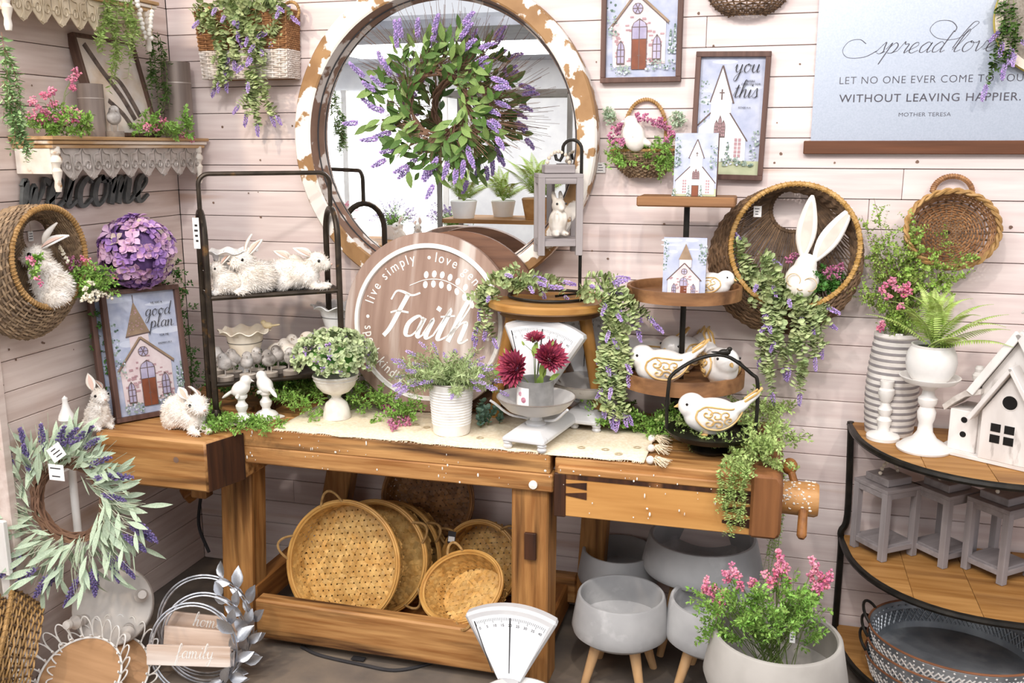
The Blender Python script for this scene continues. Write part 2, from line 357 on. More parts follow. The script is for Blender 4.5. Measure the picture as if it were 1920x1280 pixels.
class Plant:
    def __init__(s): s.b = {}; s.q = {}
    def mb(s, k): return s.b.setdefault(k, MB())
    def put(s, k, T, M): s.q.setdefault((k, id(T)), (T, []))[1].append(M)
    def stem(s, P, r=.001, k='stems', n=3): s.mb(k).tube(P, [r*(1-.5*i/len(P)) for i in range(len(P))], n, cap=False)
    def leaves(s, P, T, size, n, k='leaves', spread=.9, t0=.05, t1=1.0, pair=True, taper=.35, sw=None, up=None):
        for i in range(n):
            t = t0+(t1-t0)*i/max(1, n-1); p, d = seg(P, t); a = U(0, 2*PI)
            o = d.orthogonal().normalized(); o = Matrix.Rotation(a, 3, d) @ o
            for sgn in ((1, -1) if pair else (1,)):
                dd = (d*(1-spread)+o*sgn*spread+rv(.25)).normalized(); z = size*(1-taper*t)*U(.75, 1.2)
                s.put(k, T, along(p, dd, up or (d+rv(.6)), z, sw*z if sw else None))
    def spike(s, p, d, L, r, k='blooms', n=34):
        d = Vector(d).normalized(); o = d.orthogonal().normalized(); b = d.cross(o)
        for i in range(n):
            t = i/n; a = i*2.4+U(-.3, .3); rr = r*(.55+.6*math.sin(PI*min(1, t*.95+.05)))*(1-.3*t); v = o*math.cos(a)+b*math.sin(a)
            s.put(k, OCTA, along(Vector(p)+d*(L*t)+v*rr*.75, (d*.7+v), v, r*U(.42, .62), r*U(.22, .34)))
    def cluster(s, p, R, n, size, k='blooms', sq=1.0):
        for i in range(n):
            v = rv(U(.45, 1)); v.z *= sq
            s.put(k, OCTA, along(Vector(p)+v*R, v, rv(), size*U(.7, 1.2)))
    def feather(s, p, d, L, size, k='leaves', grav=.5, nb=9, nl=6, T=SMALL, flat=None):
        P = walk(p, d, L, 8, grav, .12); s.stem(P, .0009)
        for i in range(nb):
            t = .12+.88*i/nb; q, dd = seg(P, t); o = dd.orthogonal().normalized(); o = Matrix.Rotation(U(0, 2*PI), 3, dd) @ o
            Q = [q+(o+dd*.8)*(L*.26*(1-.55*t)*j/3) for j in range(4)]
            for j in range(nl):
                qq, d2 = seg(Q, (j+.6)/nl); a = rv(.8)
                s.put(k, T, along(qq, d2*.7+a, a.cross(d2)+Vector((0, 0, .4)), size*U(.7, 1.25)))
        return P
    def euc(s, P, size=.014, n=14, bloom=0, k='leaves', br=.006, bl=.035):
        s.stem(P, .0011); s.leaves(P, ROUND, size, n, k, spread=.85)
        if bloom: s.spike(P[-1], P[-1]-P[-2], bl, br)
    def done(s, root, mats, kinds=True):
        for (k, _), (T, Ms) in s.q.items(): s.mb(k).inst(T[0], T[1], Ms)
        out = {}
        for k, m in s.b.items(): out[k] = wp(root, m, k, mats[k], smooth=0 if k in ('leaves', 'needles') else .8, kind='stuff')
        return out
def lm(name, c1, c2, island=.28, hue=.012, rough=.55): return mat(name, c1, c2, scale=30, rough=rough, island=island, hue=hue, spec=.3)
g_sage = lm('sage_leaf', 'a9b78e', 'c3cf9f'); g_euc = lm('eucalyptus_leaf', 'c0ca94', '98aa76', .3); g_fern = lm('feathery_green', '6f9a3c', '99bd62', .35); g_light = lm('light_green', 'b5c87f', '94ad60', .3)
g_dark = lm('dark_green_leaf', '5c7a3c', '43602c', .3); g_mint = lm('dusty_mint_leaf', 'c6d6bd', 'a9bda0', .2); g_boston = lm('fern_green', '9db654', 'bccf7e', .25); g_deep = lm('deep_green', '3f6b2e', '5a8a3c', .35)
g_rose = lm('rosemary_needle', '8fa46a', 'b4c38e', .3); g_stem = mat('green_stem', '7d8f4a', '5f7338'); g_twig = mat('brown_twig', '6d5040', '8a6a54', rough=.8)
b_lav = lm('lavender_bloom', '9a7fc0', 'c3aede', .28, .03); b_dlav = lm('dark_lavender_bloom', '5d5088', '81739f', .3, .02); b_pink = lm('pink_bloom', 'd0688c', 'e6a2b4', .25, .02); b_mauve = lm('mauve_bloom', 'a85c80', 'c987a5', .25, .02); b_white = lm('cream_bloom', 'f3eddc', 'e6dcc0', .08, .01)
GM = dict(stems=g_stem, blooms=b_lav, leaves=g_euc)
# ---------------------------------------------------------------- wicker
def weave(S, nu, nv, r, rs, amp, v0=0., v1=1., closed=True, mw=None, ms=None, sub=1, flatten=1):
    mw = mw or MB(); ms = ms or MB(); e = 1e-3
    def nrm(u, v):
        a = S((u+e) % 1 if closed else min(1, u+e), v)-S(u-e if closed else max(0, u-e), v); b = S(u, min(1, v+e))-S(u, max(0, v-e)); n = a.cross(b)
        return n.normalized() if n.length > 1e-12 else Vector((0, 0, 1))
    for j in range(nv):
        v = v0+(v1-v0)*(j+.5)/nv; P = []
        for k in range(nu*(1+sub) + (0 if closed else 1)):
            u = k/(nu*(1+sub)); off = amp*math.cos(PI*(u*nu+j)); P.append(S(u, v)+nrm(u, v)*off+rv(r*.25))
        mw.tube(P, r, 4, closed=closed, cap=not closed)
    for k in range(nu + (0 if closed else 1)):
        u = k/nu; ms.tube([S(u, v0+(v1-v0)*i/7) for i in range(8)], rs, 4, cap=False)
    return mw, ms
def rope_ring(mb, P, r, turns, rr, closed=True):
    """a core wrapped with a spiral cane binding"""
    mb.tube(P, r, 8, closed=closed); n = len(P); Q = []; nrm = None
    tot = turns*6
    for i in range(tot):
        t = i/tot*(n if closed else n-1); k = int(t); f = t-k; a = P[k % n]; b = P[(k+1) % n]; p = a.lerp(b, f); d = (b-a).normalized()
        if nrm is None: nrm = d.orthogonal().normalized()
        nrm = (nrm-d*nrm.dot(d)).normalized(); w = d.cross(nrm); ang = i*2*PI/6
        Q.append(p+(nrm*math.cos(ang)+w*math.sin(ang))*r*1.02)
    mb.tube(Q, rr, 3, closed=closed); return mb
w_grey = mat('grey_willow', '9c8468', '7a6550', scale=40, rough=.7, island=.28); w_tan = mat('tan_willow', 'b8925f', '94703f', scale=40, rough=.65, island=.25); w_gold = mat('golden_cane', 'c9a266', 'a9803f', scale=40, rough=.55, island=.15)
w_dark = mat('dark_willow', '7d6248', '5c4734', scale=40, rough=.7, island=.28); w_white = mat('whitewashed_wicker', 'ece5de', 'cfc2b6', scale=40, rough=.7, island=.12); w_brown = mat('brown_wicker', 'ab7f56', '8a6140', scale=40, rough=.7, island=.25)
bam = mat('bamboo_strip', 'd3ac69', 'bd8f4c', scale=30, rough=.5, island=.22); bam2 = mat('bamboo_rim', 'cfa25c', 'b98745', scale=14, rough=.45); bam_shaded = mat('shaded_bamboo', '9c6d3c', '7a512a', scale=30, rough=.5, island=.22)  # last one: bamboo darkened to paint in the shade under the bench
# ---------------------------------------------------------------- lettering
GL = {
 'a': (1.0, [[(.78, .8), (.5, 1), (.15, .62), (.2, .1), (.5, .08), (.76, .55), (.8, .95)], [(.8, .95), (.74, .3), (.84, .02), (1.05, .2)]]),
 'c': (.8, [[(.72, .8), (.5, 1), (.15, .65), (.17, .15), (.45, 0), (.82, .25)]]),
 'd': (1.05, [[(.76, .8), (.48, 1), (.14, .6), (.2, .08), (.5, .08), (.76, .5)], [(.95, 2.0), (.84, 1.2), (.76, .3), (.86, .02), (1.08, .2)]]),
 'e': (.8, [[(-.02, .2), (.35, .45), (.62, .75), (.45, 1), (.18, .75), (.16, .2), (.42, 0), (.82, .25)]]),
 'f': (.8, [[(0, .15), (.4, .9), (.62, 1.7), (.5, 2.05), (.34, 1.6), (.22, .2), (.1, -.8), (.22, -1), (.36, -.5), (.4, .05), (.82, .3)]]),
 'g': (1.0, [[(.76, .8), (.48, 1), (.14, .6), (.2, .1), (.5, .1), (.76, .55), (.8, .95)], [(.8, .95), (.7, -.2), (.5, -.95), (.2, -.9), (.3, -.4), (1.05, .25)]]),
 'h': (1.0, [[(0, .15), (.4, 1.1), (.55, 1.85), (.4, 2.05), (.26, 1.4), (.14, 0)], [(.16, .3), (.4, .85), (.64, .95), (.66, .5), (.66, .1), (.8, .02), (1.02, .22)]]),
 'i': (.5, [[(0, .2), (.22, .95), (.17, .2), (.28, .02), (.52, .22)], [(.33, 1.52), (.29, 1.34)]]),
 'l': (.6, [[(0, .2), (.4, 1.1), (.55, 1.85), (.4, 2.08), (.26, 1.4), (.18, .3), (.3, .02), (.62, .22)]]),
 'm': (1.5, [[(0, .7), (.16, .98), (.14, 0)], [(.15, .4), (.42, .95), (.58, .8), (.55, 0)], [(.56, .4), (.85, .95), (1.05, .8), (1.03, .15), (1.2, .02), (1.5, .25)]]),
 'n': (1.05, [[(0, .7), (.16, .98), (.14, 0)], [(.15, .4), (.42, .92), (.64, .9), (.64, .15), (.78, .02), (1.05, .22)]]),
 'o': (.95, [[(.55, 1), (.2, .8), (.14, .3), (.4, 0), (.75, .3), (.75, .8), (.5, 1), (.55, .85), (.98, .85)]]),
 'p': (1.0, [[(0, .4), (.24, 1), (.15, 0), (.05, -1)], [(.16, .5), (.5, 1), (.8, .7), (.65, .1), (.3, .05), (.3, .1)], [(.6, .05), (1, .25)]]),
 'r': (.75, [[(0, .3), (.2, 1.08), (.3, .85), (.6, .85), (.55, .3), (.6, .02), (.78, .22)]]),
 's': (.7, [[(0, .15), (.4, 1.08), (.5, .6), (.58, .2), (.35, 0), (.1, .1)], [(.45, .02), (.72, .2)]]),
 't': (.65, [[(0, .2), (.36, 1.5), (.25, .3), (.34, .02), (.66, .22)], [(.02, 1.08), (.66, 1.2)]]),
 'u': (1.0, [[(0, .3), (.16, .95), (.14, .25), (.35, 0), (.62, .3), (.74, .95)], [(.74, .95), (.7, .2), (.82, .02), (1.02, .22)]]),
 'v': (.85, [[(0, .8), (.15, .95), (.3, .05), (.6, .5), (.68, .98), (.9, .85)]]),
 'w': (1.25, [[(0, .8), (.14, .95), (.22, .05), (.55, .8), (.6, .05), (.95, .6), (.98, 1), (1.25, .85)]]),
 'y': (1.0, [[(0, .5), (.16, .95), (.18, .3), (.38, .05), (.65, .4), (.76, .95)], [(.76, .95), (.66, -.2), (.45, -.95), (.18, -.85), (.35, -.35), (1.02, .2)]]),
 'F': (1.0, [[(-.1, 1.6), (0, 2.0), (.3, 2.02), (.8, 1.9), (1.15, 2.05)], [(.62, 1.95), (.5, 1.2), (.35, .3), (.18, -.1)], [(.1, 1.0), (.4, 1.12), (.95, 1.1)]]),
 ' ': (.6, [])}
def script(text, slant=.2):
    out = []; x = 0
    for ch in text:
        w, st = GL[ch]
        for s in st: out.append([Vector((x+p.x+slant*p.y, p.y, 0)) for p in crom([(a, b, 0) for a, b in s], 6)])
        x += w
    return out, x
def ribbon(mb, P, wmin, wmax, z0, z1, T, mi=0):
    n = len(P); V = []; F = []; W = []
    for i in range(n):
        d = P[min(n-1, i+1)]-P[max(0, i-1)]; L = d.length or 1; dn = max(0, -d.y/L); W.append((wmin+(wmax-wmin)*dn, Vector((-d.y, d.x, 0))/L))
    for i in range(n):
        w = sum(W[max(0, min(n-1, i+k))][0] for k in (-1, 0, 1))/3; nn = W[i][1]
        a = P[i]+nn*w/2; b = P[i]-nn*w/2
        for q in (a, b):
            V += [T @ Vector((q.x, q.y, z1)), T @ Vector((q.x, q.y, z0))]
    for i in range(n-1):
        a = i*4; b = a+4
        F += [(a, a+2, b+2, b), (a, b, b+1, a+1), (a+2, a+3, b+3, b+2)]
    F += [(0, 1, 3, 2), ((n-1)*4, (n-1)*4+2, (n-1)*4+3, (n-1)*4+1)]
    return mb.add(V, F, mi)
def write_script(mb, text, size, T, wmin=.06, wmax=.2, thick=.0012, slant=.2, center=True):
    st, w = script(text, slant); S = Matrix.Scale(size, 4); o = -w/2 if center else 0
    for i, s in enumerate(st):
        ribbon(mb, [Vector(((p.x+o)*size, p.y*size, 0)) for p in s], wmin*size, wmax*size, 0, thick, T)
    return w*size
FONTC = {}
def text_mesh(txt, size, spacing=1.0, offset=0):
    c = bpy.data.curves.new('lettering', 'FONT'); c.body = txt; c.size = size; c.align_x = 'CENTER'; c.space_character = spacing; c.offset = offset; c.extrude = .0003; c.resolution_u = 3
    o = bpy.data.objects.new('lettering', c); COL.objects.link(o); bpy.context.view_layer.update()
    me = bpy.data.meshes.new_from_object(o.evaluated_get(bpy.context.evaluated_depsgraph_get())); bpy.data.objects.remove(o); bpy.data.curves.remove(c)
    return me
def text_into(mb, txt, size, T, spacing=1.0, offset=0):
    me = text_mesh(txt, size, spacing, offset); mb.add([T @ v.co for v in me.vertices], [tuple(p.vertices) for p in me.polygons]); bpy.data.meshes.remove(me)
# ---------------------------------------------------------------- soft bodies
def blob(parts, voxel=.006, smooth=4, noise_amp=0):
    m = MB()
    for q in parts: m.ell(q[0], q[1], q[2] if len(q) > 2 else None, n=16)
    me = m.mesh('body', [], smooth=0); o = bpy.data.objects.new('tmp', me); COL.objects.link(o)
    r = o.modifiers.new('r', 'REMESH'); r.mode = 'VOXEL'; r.voxel_size = voxel
    s = o.modifiers.new('s', 'SMOOTH'); s.iterations = smooth; s.factor = .5
    bpy.context.view_layer.update()
    out = bpy.data.meshes.new_from_object(o.evaluated_get(bpy.context.evaluated_depsgraph_get())); bpy.data.objects.remove(o)
    out.shade_smooth(); return out
def RY(a): return Matrix.Rotation(math.radians(a), 3, 'Y')
def RX(a): return Matrix.Rotation(math.radians(a), 3, 'X')
def RZ(a): return Matrix.Rotation(math.radians(a), 3, 'Z')
def fur_for(me, n, L, seed=1, flow=(-1, 0, -.4)):
    rr = random.Random(seed); mb = MB(); me.calc_loop_triangles(); T = list(me.loop_triangles); fl = Vector(flow); A = [t.area for t in T]
    for t in rr.choices(T, A, k=n):
        p = sum((me.vertices[i].co for i in t.vertices), Vector())/3; nr = Vector(t.normal)
        d = (nr*.75+fl*.6+Vector((rr.uniform(-.5, .5), rr.uniform(-.5, .5), rr.uniform(-.5, .5)))).normalized(); s = d.cross(nr)
        s = s.normalized() if s.length > 1e-4 else Vector((1, 0, 0)); w = L*.13; l = L*rr.uniform(.6, 1.2)
        mb.add([p-nr*.001+s*w, p-nr*.001-s*w, p+d*l], [(0, 1, 2)])
    return mb
# ================================================================ LEFT WALL
WT = lambda p: basis((1, 0, 0), (0, 0, 1), (0, -1, 0), p)          # picture plane on the back wall
LT = lambda p: basis((0, 1, 0), (0, 0, 1), (1, 0, 0), p)           # picture plane on the left wall
m_shelf = wood('chippy_shelf_wood', 'c9a77c', '9c7448', 'y', 6, c3='efe6da', t3=.56, w3=.04, s3=9)
m_chip = mat('chipped_white_wood', 'f2ece2', 'ddd2c4', scale=20, c3='a97f52', t3=.6, w3=.03, s3=16, rough=.7, bump=.3)
m_lace = mat('grey_tin_lace', 'bcb4ae', 'a0978f', scale=20, rough=.5, metal=.25, bump=.15); m_lace2 = mat('cream_tin_lace', 'cfc0a6', 'b09f84', scale=20, rough=.55, bump=.15)
def lace_unit(mb, w, h, T):
    mb.prism([(-w/2, h*.42), (-w*.47, h*.2), (-w*.25, -h*.02), (-w*.13, -h*.12), (0, -h*.2), (w*.13, -h*.12), (w*.25, -h*.02), (w*.47, h*.2), (w/2, h*.42), (w/2, h), (-w/2, h)], 0, .003, T)
    for s in (-1, 1):
        sp = [(s*w*(.24+.19*(1-t)*math.cos(t*9)), h*(.32+.24*(1-t)*math.sin(t*9)), .005) for t in [i/12*.8 for i in range(13)]]
        mb.tube([T @ Vector(p) for p in sp], w*.035, 4)
        mb.tube([T @ Vector(p) for p in crom([(s*w*.46, h*.98, .005), (s*w*.34, h*.8, .005), (s*w*.1, h*.75, .005), (s*w*.05, h*.5, .005), (0, 0, .005)], 3)], w*.03, 4)
    for k in (-2, -1, 0, 1, 2): mb.tube([T @ Vector((0, h*.12, .005)), T @ Vector((k*w*.07, -h*(.16-.03*abs(k)), .005))], [w*.02, w*.035], 4)
def turned(prof, mb, p, n=14, flip=-1):
    T = Matrix.Translation(p)
    mb.lathe([(r, flip*z) for r, z in prof], n, T); return mb
POST = [(0, 0), (.014, 0), (.015, .02), (.011, .026), (.017, .034), (.018, .045), (.012, .054), (.010, .062), (.016, .072), (.013, .085), (.009, .1), (.011, .118), (.008, .132), (0, .133)]
def wall_shelf(label, z, y0, y1, lace):
    r = thing('wall_shelf', label, 'shelf', (XL, (y0+y1)/2, z))
    Lx = .145; cx = XL+Lx/2
    for k, (dz, ex) in enumerate(((0, .012), (-.012, .006), (-.024, .0))): wp(r, MB().box((cx+ex/2, (y0+y1)/2, z-.006+dz), (Lx+ex, y1-y0+2*ex, .011)), 'top_moulding', m_shelf, bevel=.002)
    wp(r, MB().box((cx-.005, y0+.012, z-.07), (Lx-.02, .016, .08)), 'end_board', m_chip, bevel=.001)
    n = 8; w = (y1-y0-.06)/n
    for i in range(n):
        mb = MB(); lace_unit(mb, w*1.02, .082, LT((XL+Lx-.012, y0+.04+w*(i+.5), z-.115))); wp(r, mb, 'lace_scallop', lace, smooth=.5)
    for y in (y0+.022, y1-.03): wp(r, turned(POST, MB(), (XL+Lx-.012, y, z-.03)), 'turned_drop', m_chip, label='chippy white turned drop')
    return r
wall_shelf('chippy wooden wall shelf with grey scalloped tin lace above the welcome word', 1.682, -.80, -.03, m_lace)
wall_shelf('upper wall shelf with cream scalloped lace cut off by the top edge', 2.125, -.93, -.27, m_lace2)
# welcome word
r = thing('word_sign', 'dark grey wooden brush script word sign reading welcome', 'sign', (XL+.004, -.5, 1.45))
mb = MB(); st, w = script('welcome', .28); sz = .60/w
for s in st: ribbon(mb, [Vector((p.x*sz, p.y*sz*1.02, 0)) for p in s], .010, .024, 0, .012, LT((XL+.006, -.81, 1.462)))
wp(r, mb, 'lettering', mat('charcoal_paint', '6b6d6b', '565857', scale=40, rough=.8), smooth=.5)
# beads on the upper shelf
b = thing('bead_garland', 'string of white wooden beads hanging from the upper shelf', 'garland', atx(272, 10, -2.03)); mb = MB()
for i in range(9): b_ = atx(258+i*1.6+U(-2, 2), 2+i*8.5, -2.02); p = MB().ell(b_, .0085, n=10); wp(b, p, 'bead', m_chalk)
for i in range(8): b_ = atx(283-i*.2+U(-2, 2), 22+i*7, -2.0); wp(b, MB().ell(b_, .008, n=10), 'bead', m_chalk)
wp(b, MB().tube([atx(256, -6, -2.02), atx(270, 72, -2.02), atx(285, 70, -2.0), atx(284, 10, -2.0)], .0012, 4), 'cord', m_cord)
# trailing greenery of the shelves
def hanging(name, label, cat, px, py, X, strands, mats, leafT=LEAF, size=.016, n=18):
    r = thing(name, label, cat, atx(px, py, X)); P = Plant()
    for (x0, y0, x1, y1, dx) in strands:
        a = atx(x0, y0, X+dx); c = atx(x1, y1, X+dx+.01); mid = (a+c)/2+Vector((U(.0, .02), U(-.02, .02), 0))
        W = crom([a, mid, c], 8); P.stem(W, .0012); P.leaves(W, leafT, size, n, spread=.7)
        for k in range(5):
            p, d = seg(W, U(.1, .8)); Q = walk(p, d+Vector((U(0, .5), U(-.8, .8), 0)), U(.03, .07), 5, .8); P.stem(Q, .0008); P.leaves(Q, leafT, size*.85, 7, spread=.7)
    P.done(r, mats); return r
hanging('trailing_plant', 'pale green trailing vine hanging over the upper shelf lace', 'greenery', 215, 0, -2.03, [(195, -5, 190, 60, 0), (205, -5, 225, 120, 0), (215, -5, 215, 155, 0), (230, -5, 240, 145, .01), (240, 0, 255, 80, 0), (205, 0, 182, 92, 0), (222, 0, 205, 170, .01), (235, 0, 232, 100, .02)], dict(stems=g_stem, leaves=g_light), size=.026)
hanging('trailing_plant', 'dark leafy vine hanging behind the beads down to the lower shelf', 'greenery', 290, 60, -2.11, [(275, 50, 285, 200, 0), (285, 55, 300, 215, 0), (295, 60, 312, 190, 0), (280, 60, 275, 170, .01), (300, 70, 305, 220, .01)], dict(stems=g_stem, leaves=g_dark), size=.023)
hanging('trailing_plant', 'soft green vine hanging at the left edge beside the lower shelf', 'greenery', 15, 70, -2.0, [(3, 60, 5, 230, 0), (10, 90, 30, 250, .02), (5, 150, 45, 265, .03), (15, 170, 50, 290, .03), (2, 180, 20, 275, .02), (8, 120, 14, 240, 0), (20, 220, 55, 285, .03)], dict(stems=g_twig, leaves=lm('soft_green', '9db882', '7f9f68', .3)), size=.026, n=26)
# things on the lower shelf (top z = 1.682)
SZ = 1.682
def bouquet(name, label, pts, Y0, mats, greens=26, spread=(.05, .07, .035), fl=.0045, gl=.07, gsize=.014):
    """low filler bouquet: feathery greens with bloom clusters at given world points"""
    c = sum(pts, Vector())/len(pts); r = thing(name, label, 'flowers', (c.x, c.y, Y0)); P = Plant()
    for i in range(greens):
        p = Vector((c.x+U(-1, 1)*spread[0], c.y+U(-1, 1)*spread[1], Y0+U(.003, spread[2])))
        P.feather(p, Vector((U(-.6, 1), U(-1, 1), U(.1, 1.2))), gl*U(.7, 1.2), gsize, grav=.8)
    for p in pts:
        P.stem([Vector((c.x, c.y, Y0+.004)), (p+c)/2, p], .001); P.cluster(p, .015, 26, fl)
    P.done(r, mats); return r
bouquet('flower_bunch', 'pink flower bunch with feathery greens at the near end of the lower shelf', [atx(x, y, -2.06) for x, y in ((62, 190), (85, 178), (95, 170), (72, 205), (85, 210), (60, 218), (98, 222), (100, 195), (128, 207), (145, 213), (140, 222), (120, 228), (75, 225), (135, 150), (142, 135), (138, 165), (110, 215))], SZ, dict(stems=g_stem, leaves=g_fern, blooms=b_pink), 24, (.05, .11, .05))
bouquet('flower_bunch', 'small pink flower bunch spilling over the far end of the lower shelf', [atx(x, y, -2.03) for x, y in ((275, 238), (298, 225), (305, 235), (292, 240), (345, 255), (358, 260), (310, 228))], SZ, dict(stems=g_stem, leaves=g_fern, blooms=b_pink), 18, (.04, .10, .03))
m_cyl = mat('brushed_grey_wood', '9d8e84', '7a6c64', scale=24, stretch=(1, 1, .06), rough=.4, metal=.15); m_cylin = mat('dark_inside', '5a4a40', '4a3c34')
def cylinder_holder(px, pyb, pyt, wpx, X, label):
    p = atx(px, pyb, X); s = mpp(p); h = (pyb-pyt)*s; R = wpx*s/2
    r = thing('candle_cylinder', label, 'candle holder', (p.x, p.y, SZ), group='grey cylinders on the lower shelf')
    MB().lathe([(0, 0), (R, 0), (R, h), (R-.004, h), (R-.004, h*.72), (0, h*.72)], 28).build('cylinder', m_cyl, r)
    MB().ring(R+.0012, R-.001, h*.72, h*.735, 28).build('band', mat('pale_band', 'cbbfb6', 'b5a89f', rough=.3, metal=.4), r)
cylinder_holder(175, 238, 142, 46, -2.115, 'shorter grey cylinder candle holder between pink flowers and the bird picture')
cylinder_holder(337, 243, 106, 52, -2.10, 'taller grey cylinder candle holder at the corner end of the shelf')
# leaning bird picture on the shelf
a = atx(232, 242, -2.12); T = basis(Vector((.0, 1, 0)), Vector((-.25, 0, 1)).normalized(), Vector((1, 0, .25)).normalized(), (-2.095, a.y-.155, SZ))
r = thing('bird_picture', 'leaning square picture of branches in a dark wood frame on the shelf', 'picture', T=T); w_, h_ = .30, .33; fw = wood('dark_frame_wood', '6a5044', '4e3a30', 'y', 8)
for c, s_ in (((w_/2, .006, 0), (w_, .012, .03)), ((w_/2, h_-.006, 0), (w_, .012, .03)), ((.006, h_/2, 0), (.012, h_-.024, .03)), ((w_-.006, h_/2, 0), (.012, h_-.024, .03))): MB().box(c, s_).build('frame_rail', fw, r, bevel=.001)
mb = MB().flat([(.01, .01), (w_-.01, .01), (w_-.01, h_-.01), (.01, h_-.01)], .004)
for P_ in ([(.05, .30), (.1, .22), (.16, .14), (.2, .06)], [(.12, .2), (.17, .19), (.21, .12), (.23, .07)], [(.09, .12), (.14, .08), (.17, .04)]): ribbon(mb, crom([(x, y, 0) for x, y in P_], 5), .008, .024, .0042, .0052, Matrix.Identity(4), 1)
mb.build('print', [mat('watercolour_cream', 'd8cfc8', 'e9d9c8', scale=9, c3='c3a98c', t3=.6, w3=.1, s3=8), mat('branch_print', '4c423e', '7a6a60', scale=40)], r, smooth=0)
# chick on a wood round (shelf), builder shared with the rack
m_chick = mat('grey_chick', 'c9c4bf', '8f8882', scale=30, rough=.8, bump=.4, c3='6d655f', t3=.6, w3=.08, s3=24); m_slice = mat('wood_slice', '9a8f84', '7d7268', scale=30, rough=.8, bump=.3); m_slicet = mat('wood_slice_top', 'd6cdc2', 'b5aa9d', scale=40, rough=.8); m_leg = mat('wire_leg', 'bfb8b0', '9d958d', rough=.5)
chick_me = blob([((0, 0, .061), (.026, .023, .024)), ((.006, 0, .082), (.018, .017, .017)), ((-.026, 0, .058), (.016, .008, .007), RY(-25))], .0035, 3); chick_me.materials.append(m_chick)
def chick(label, loc, rz, sc=1.0, group='grey chicks on wood slices'):
    r = thing('chick_figurine', label, 'figurine', loc, (0, 0, rz), group); r.scale = (sc,)*3
    if 'chick' not in FONTC:
        FONTC['chick'] = (MB().tube([(.022, 0, .083), (.033, 0, .080)], [.004, .0005], 6).mesh('beak', m_leg), MB().tube([(0, 0, .018), (0, 0, .045)], .0018, 5).mesh('leg', m_leg), MB().lathe([(0, 0), (.028, 0), (.0285, .008), (.028, .018)], 18).mesh('wood_slice', m_slice), MB().lathe([(.028, .018), (.0, .0185)], 18).mesh('slice_face', m_slicet), MB().ell((.013, .0135, .087), .0022, n=6).ell((.013, -.0135, .087), .0022, n=6).mesh('eyes', m_ink))
    bk, lg, sl, sf, ey = FONTC['chick']
    obj('body', chick_me, r); obj('beak', bk, r); obj('eyes', ey, r); s = obj('wood_slice', sl, r); obj('slice_face', sf, s)
    for dy in (-.009, .009): obj('leg', lg, r, T=Matrix.Translation((0, dy, 0)))
    return r
chick('grey chick figurine on a wood slice in front of the bird picture on the shelf', (-2.06, atx(215, 238, -2.06).y, SZ), -.6, 1.0)
# ---------------------------------------------------------------- moon baskets
def moon_basket(name, label, T, hole, body, rim, nu=44, nv=25, mats=None, dens=1.0):
    """wall basket: hole / body / rim circles given as (cx, cy, r, z) in the wall plane"""
    r = thing(name, label, 'basket', T=T); h, b, m = (np.array(q, float) for q in (hole, body, rim))
    def S(u, v):
        q = h*((v-.5)*(v-1)*2)+b*(-4*v*(v-1))+m*(2*v*(v-.5)); a = 2*PI*u
        return Vector((q[0]+q[2]*math.cos(a), q[1]+q[2]*math.sin(a), q[3]))
    mw, ms = weave(S, nu, nv, .0042, .0028, .0042, .42, .98)
    mi = MB()
    for k in range(nu*2): u = k/(nu*2); mi.tube([S(u+U(-.003, .003), v*.46/6) for v in range(7)], .0028, 4, cap=False)
    weave(S, nu//2, 2, .003, .001, .004, .16, .24, mw=mw, ms=MB())
    mw.build('weave', mats[0], r, kind='stuff'); ms.build('stakes', mats[1], r, kind='stuff'); mi.build('back_spokes', mats[1], r, kind='stuff')
    rope_ring(MB(), [S(k/40, 1) for k in range(40)], .0075, 90, .0028).build('rim', mats[2], r); rope_ring(MB(), [S(k/24, 0) for k in range(24)], .006, 40, .0025).build('hole_ring', mats[1], r)
    return r
def price_tag(name, label, T, w=.022, h=.03, parent=None, lines=3, hang=.025):
    if parent is None: r = thing(name, label, 'tag', T=T, group=None)
    else: r = obj('price_tag', None, parent, T=T)
    MB().box((0, -hang-h/2, 0), (w, h, .0008)).build('paper', m_tag, r, smooth=0)
    mb = MB()
    for i in range(lines): mb.box((U(-.1, .1)*w, -hang-h*(.25+.5*i/max(1, lines-1)), .0006), (w*U(.35, .7), h*.07, .0003))
    mb.build('print', m_ink, r, smooth=0)
    MB().tube([(0, 0, 0), (.001, -hang-.003, .001)], .0005, 4).build('string', m_cord, r)
    return r
cB = Vector((XL+.006, -.80, 1.30))
lb = moon_basket('wall_basket', 'round grey willow basket with a hole on the left wall holding a white bunny', LT(cB), (.04, .085, .055, .008), (-.065, -.01, .185, .05), (-.025, .03, .148, .115), mats=(w_grey, w_grey, w_tan))
price_tag('price_tag', 'small paper price tag in the hole of the left wall basket', LT(atx(55, 418, XL+.012)), .02, .03)
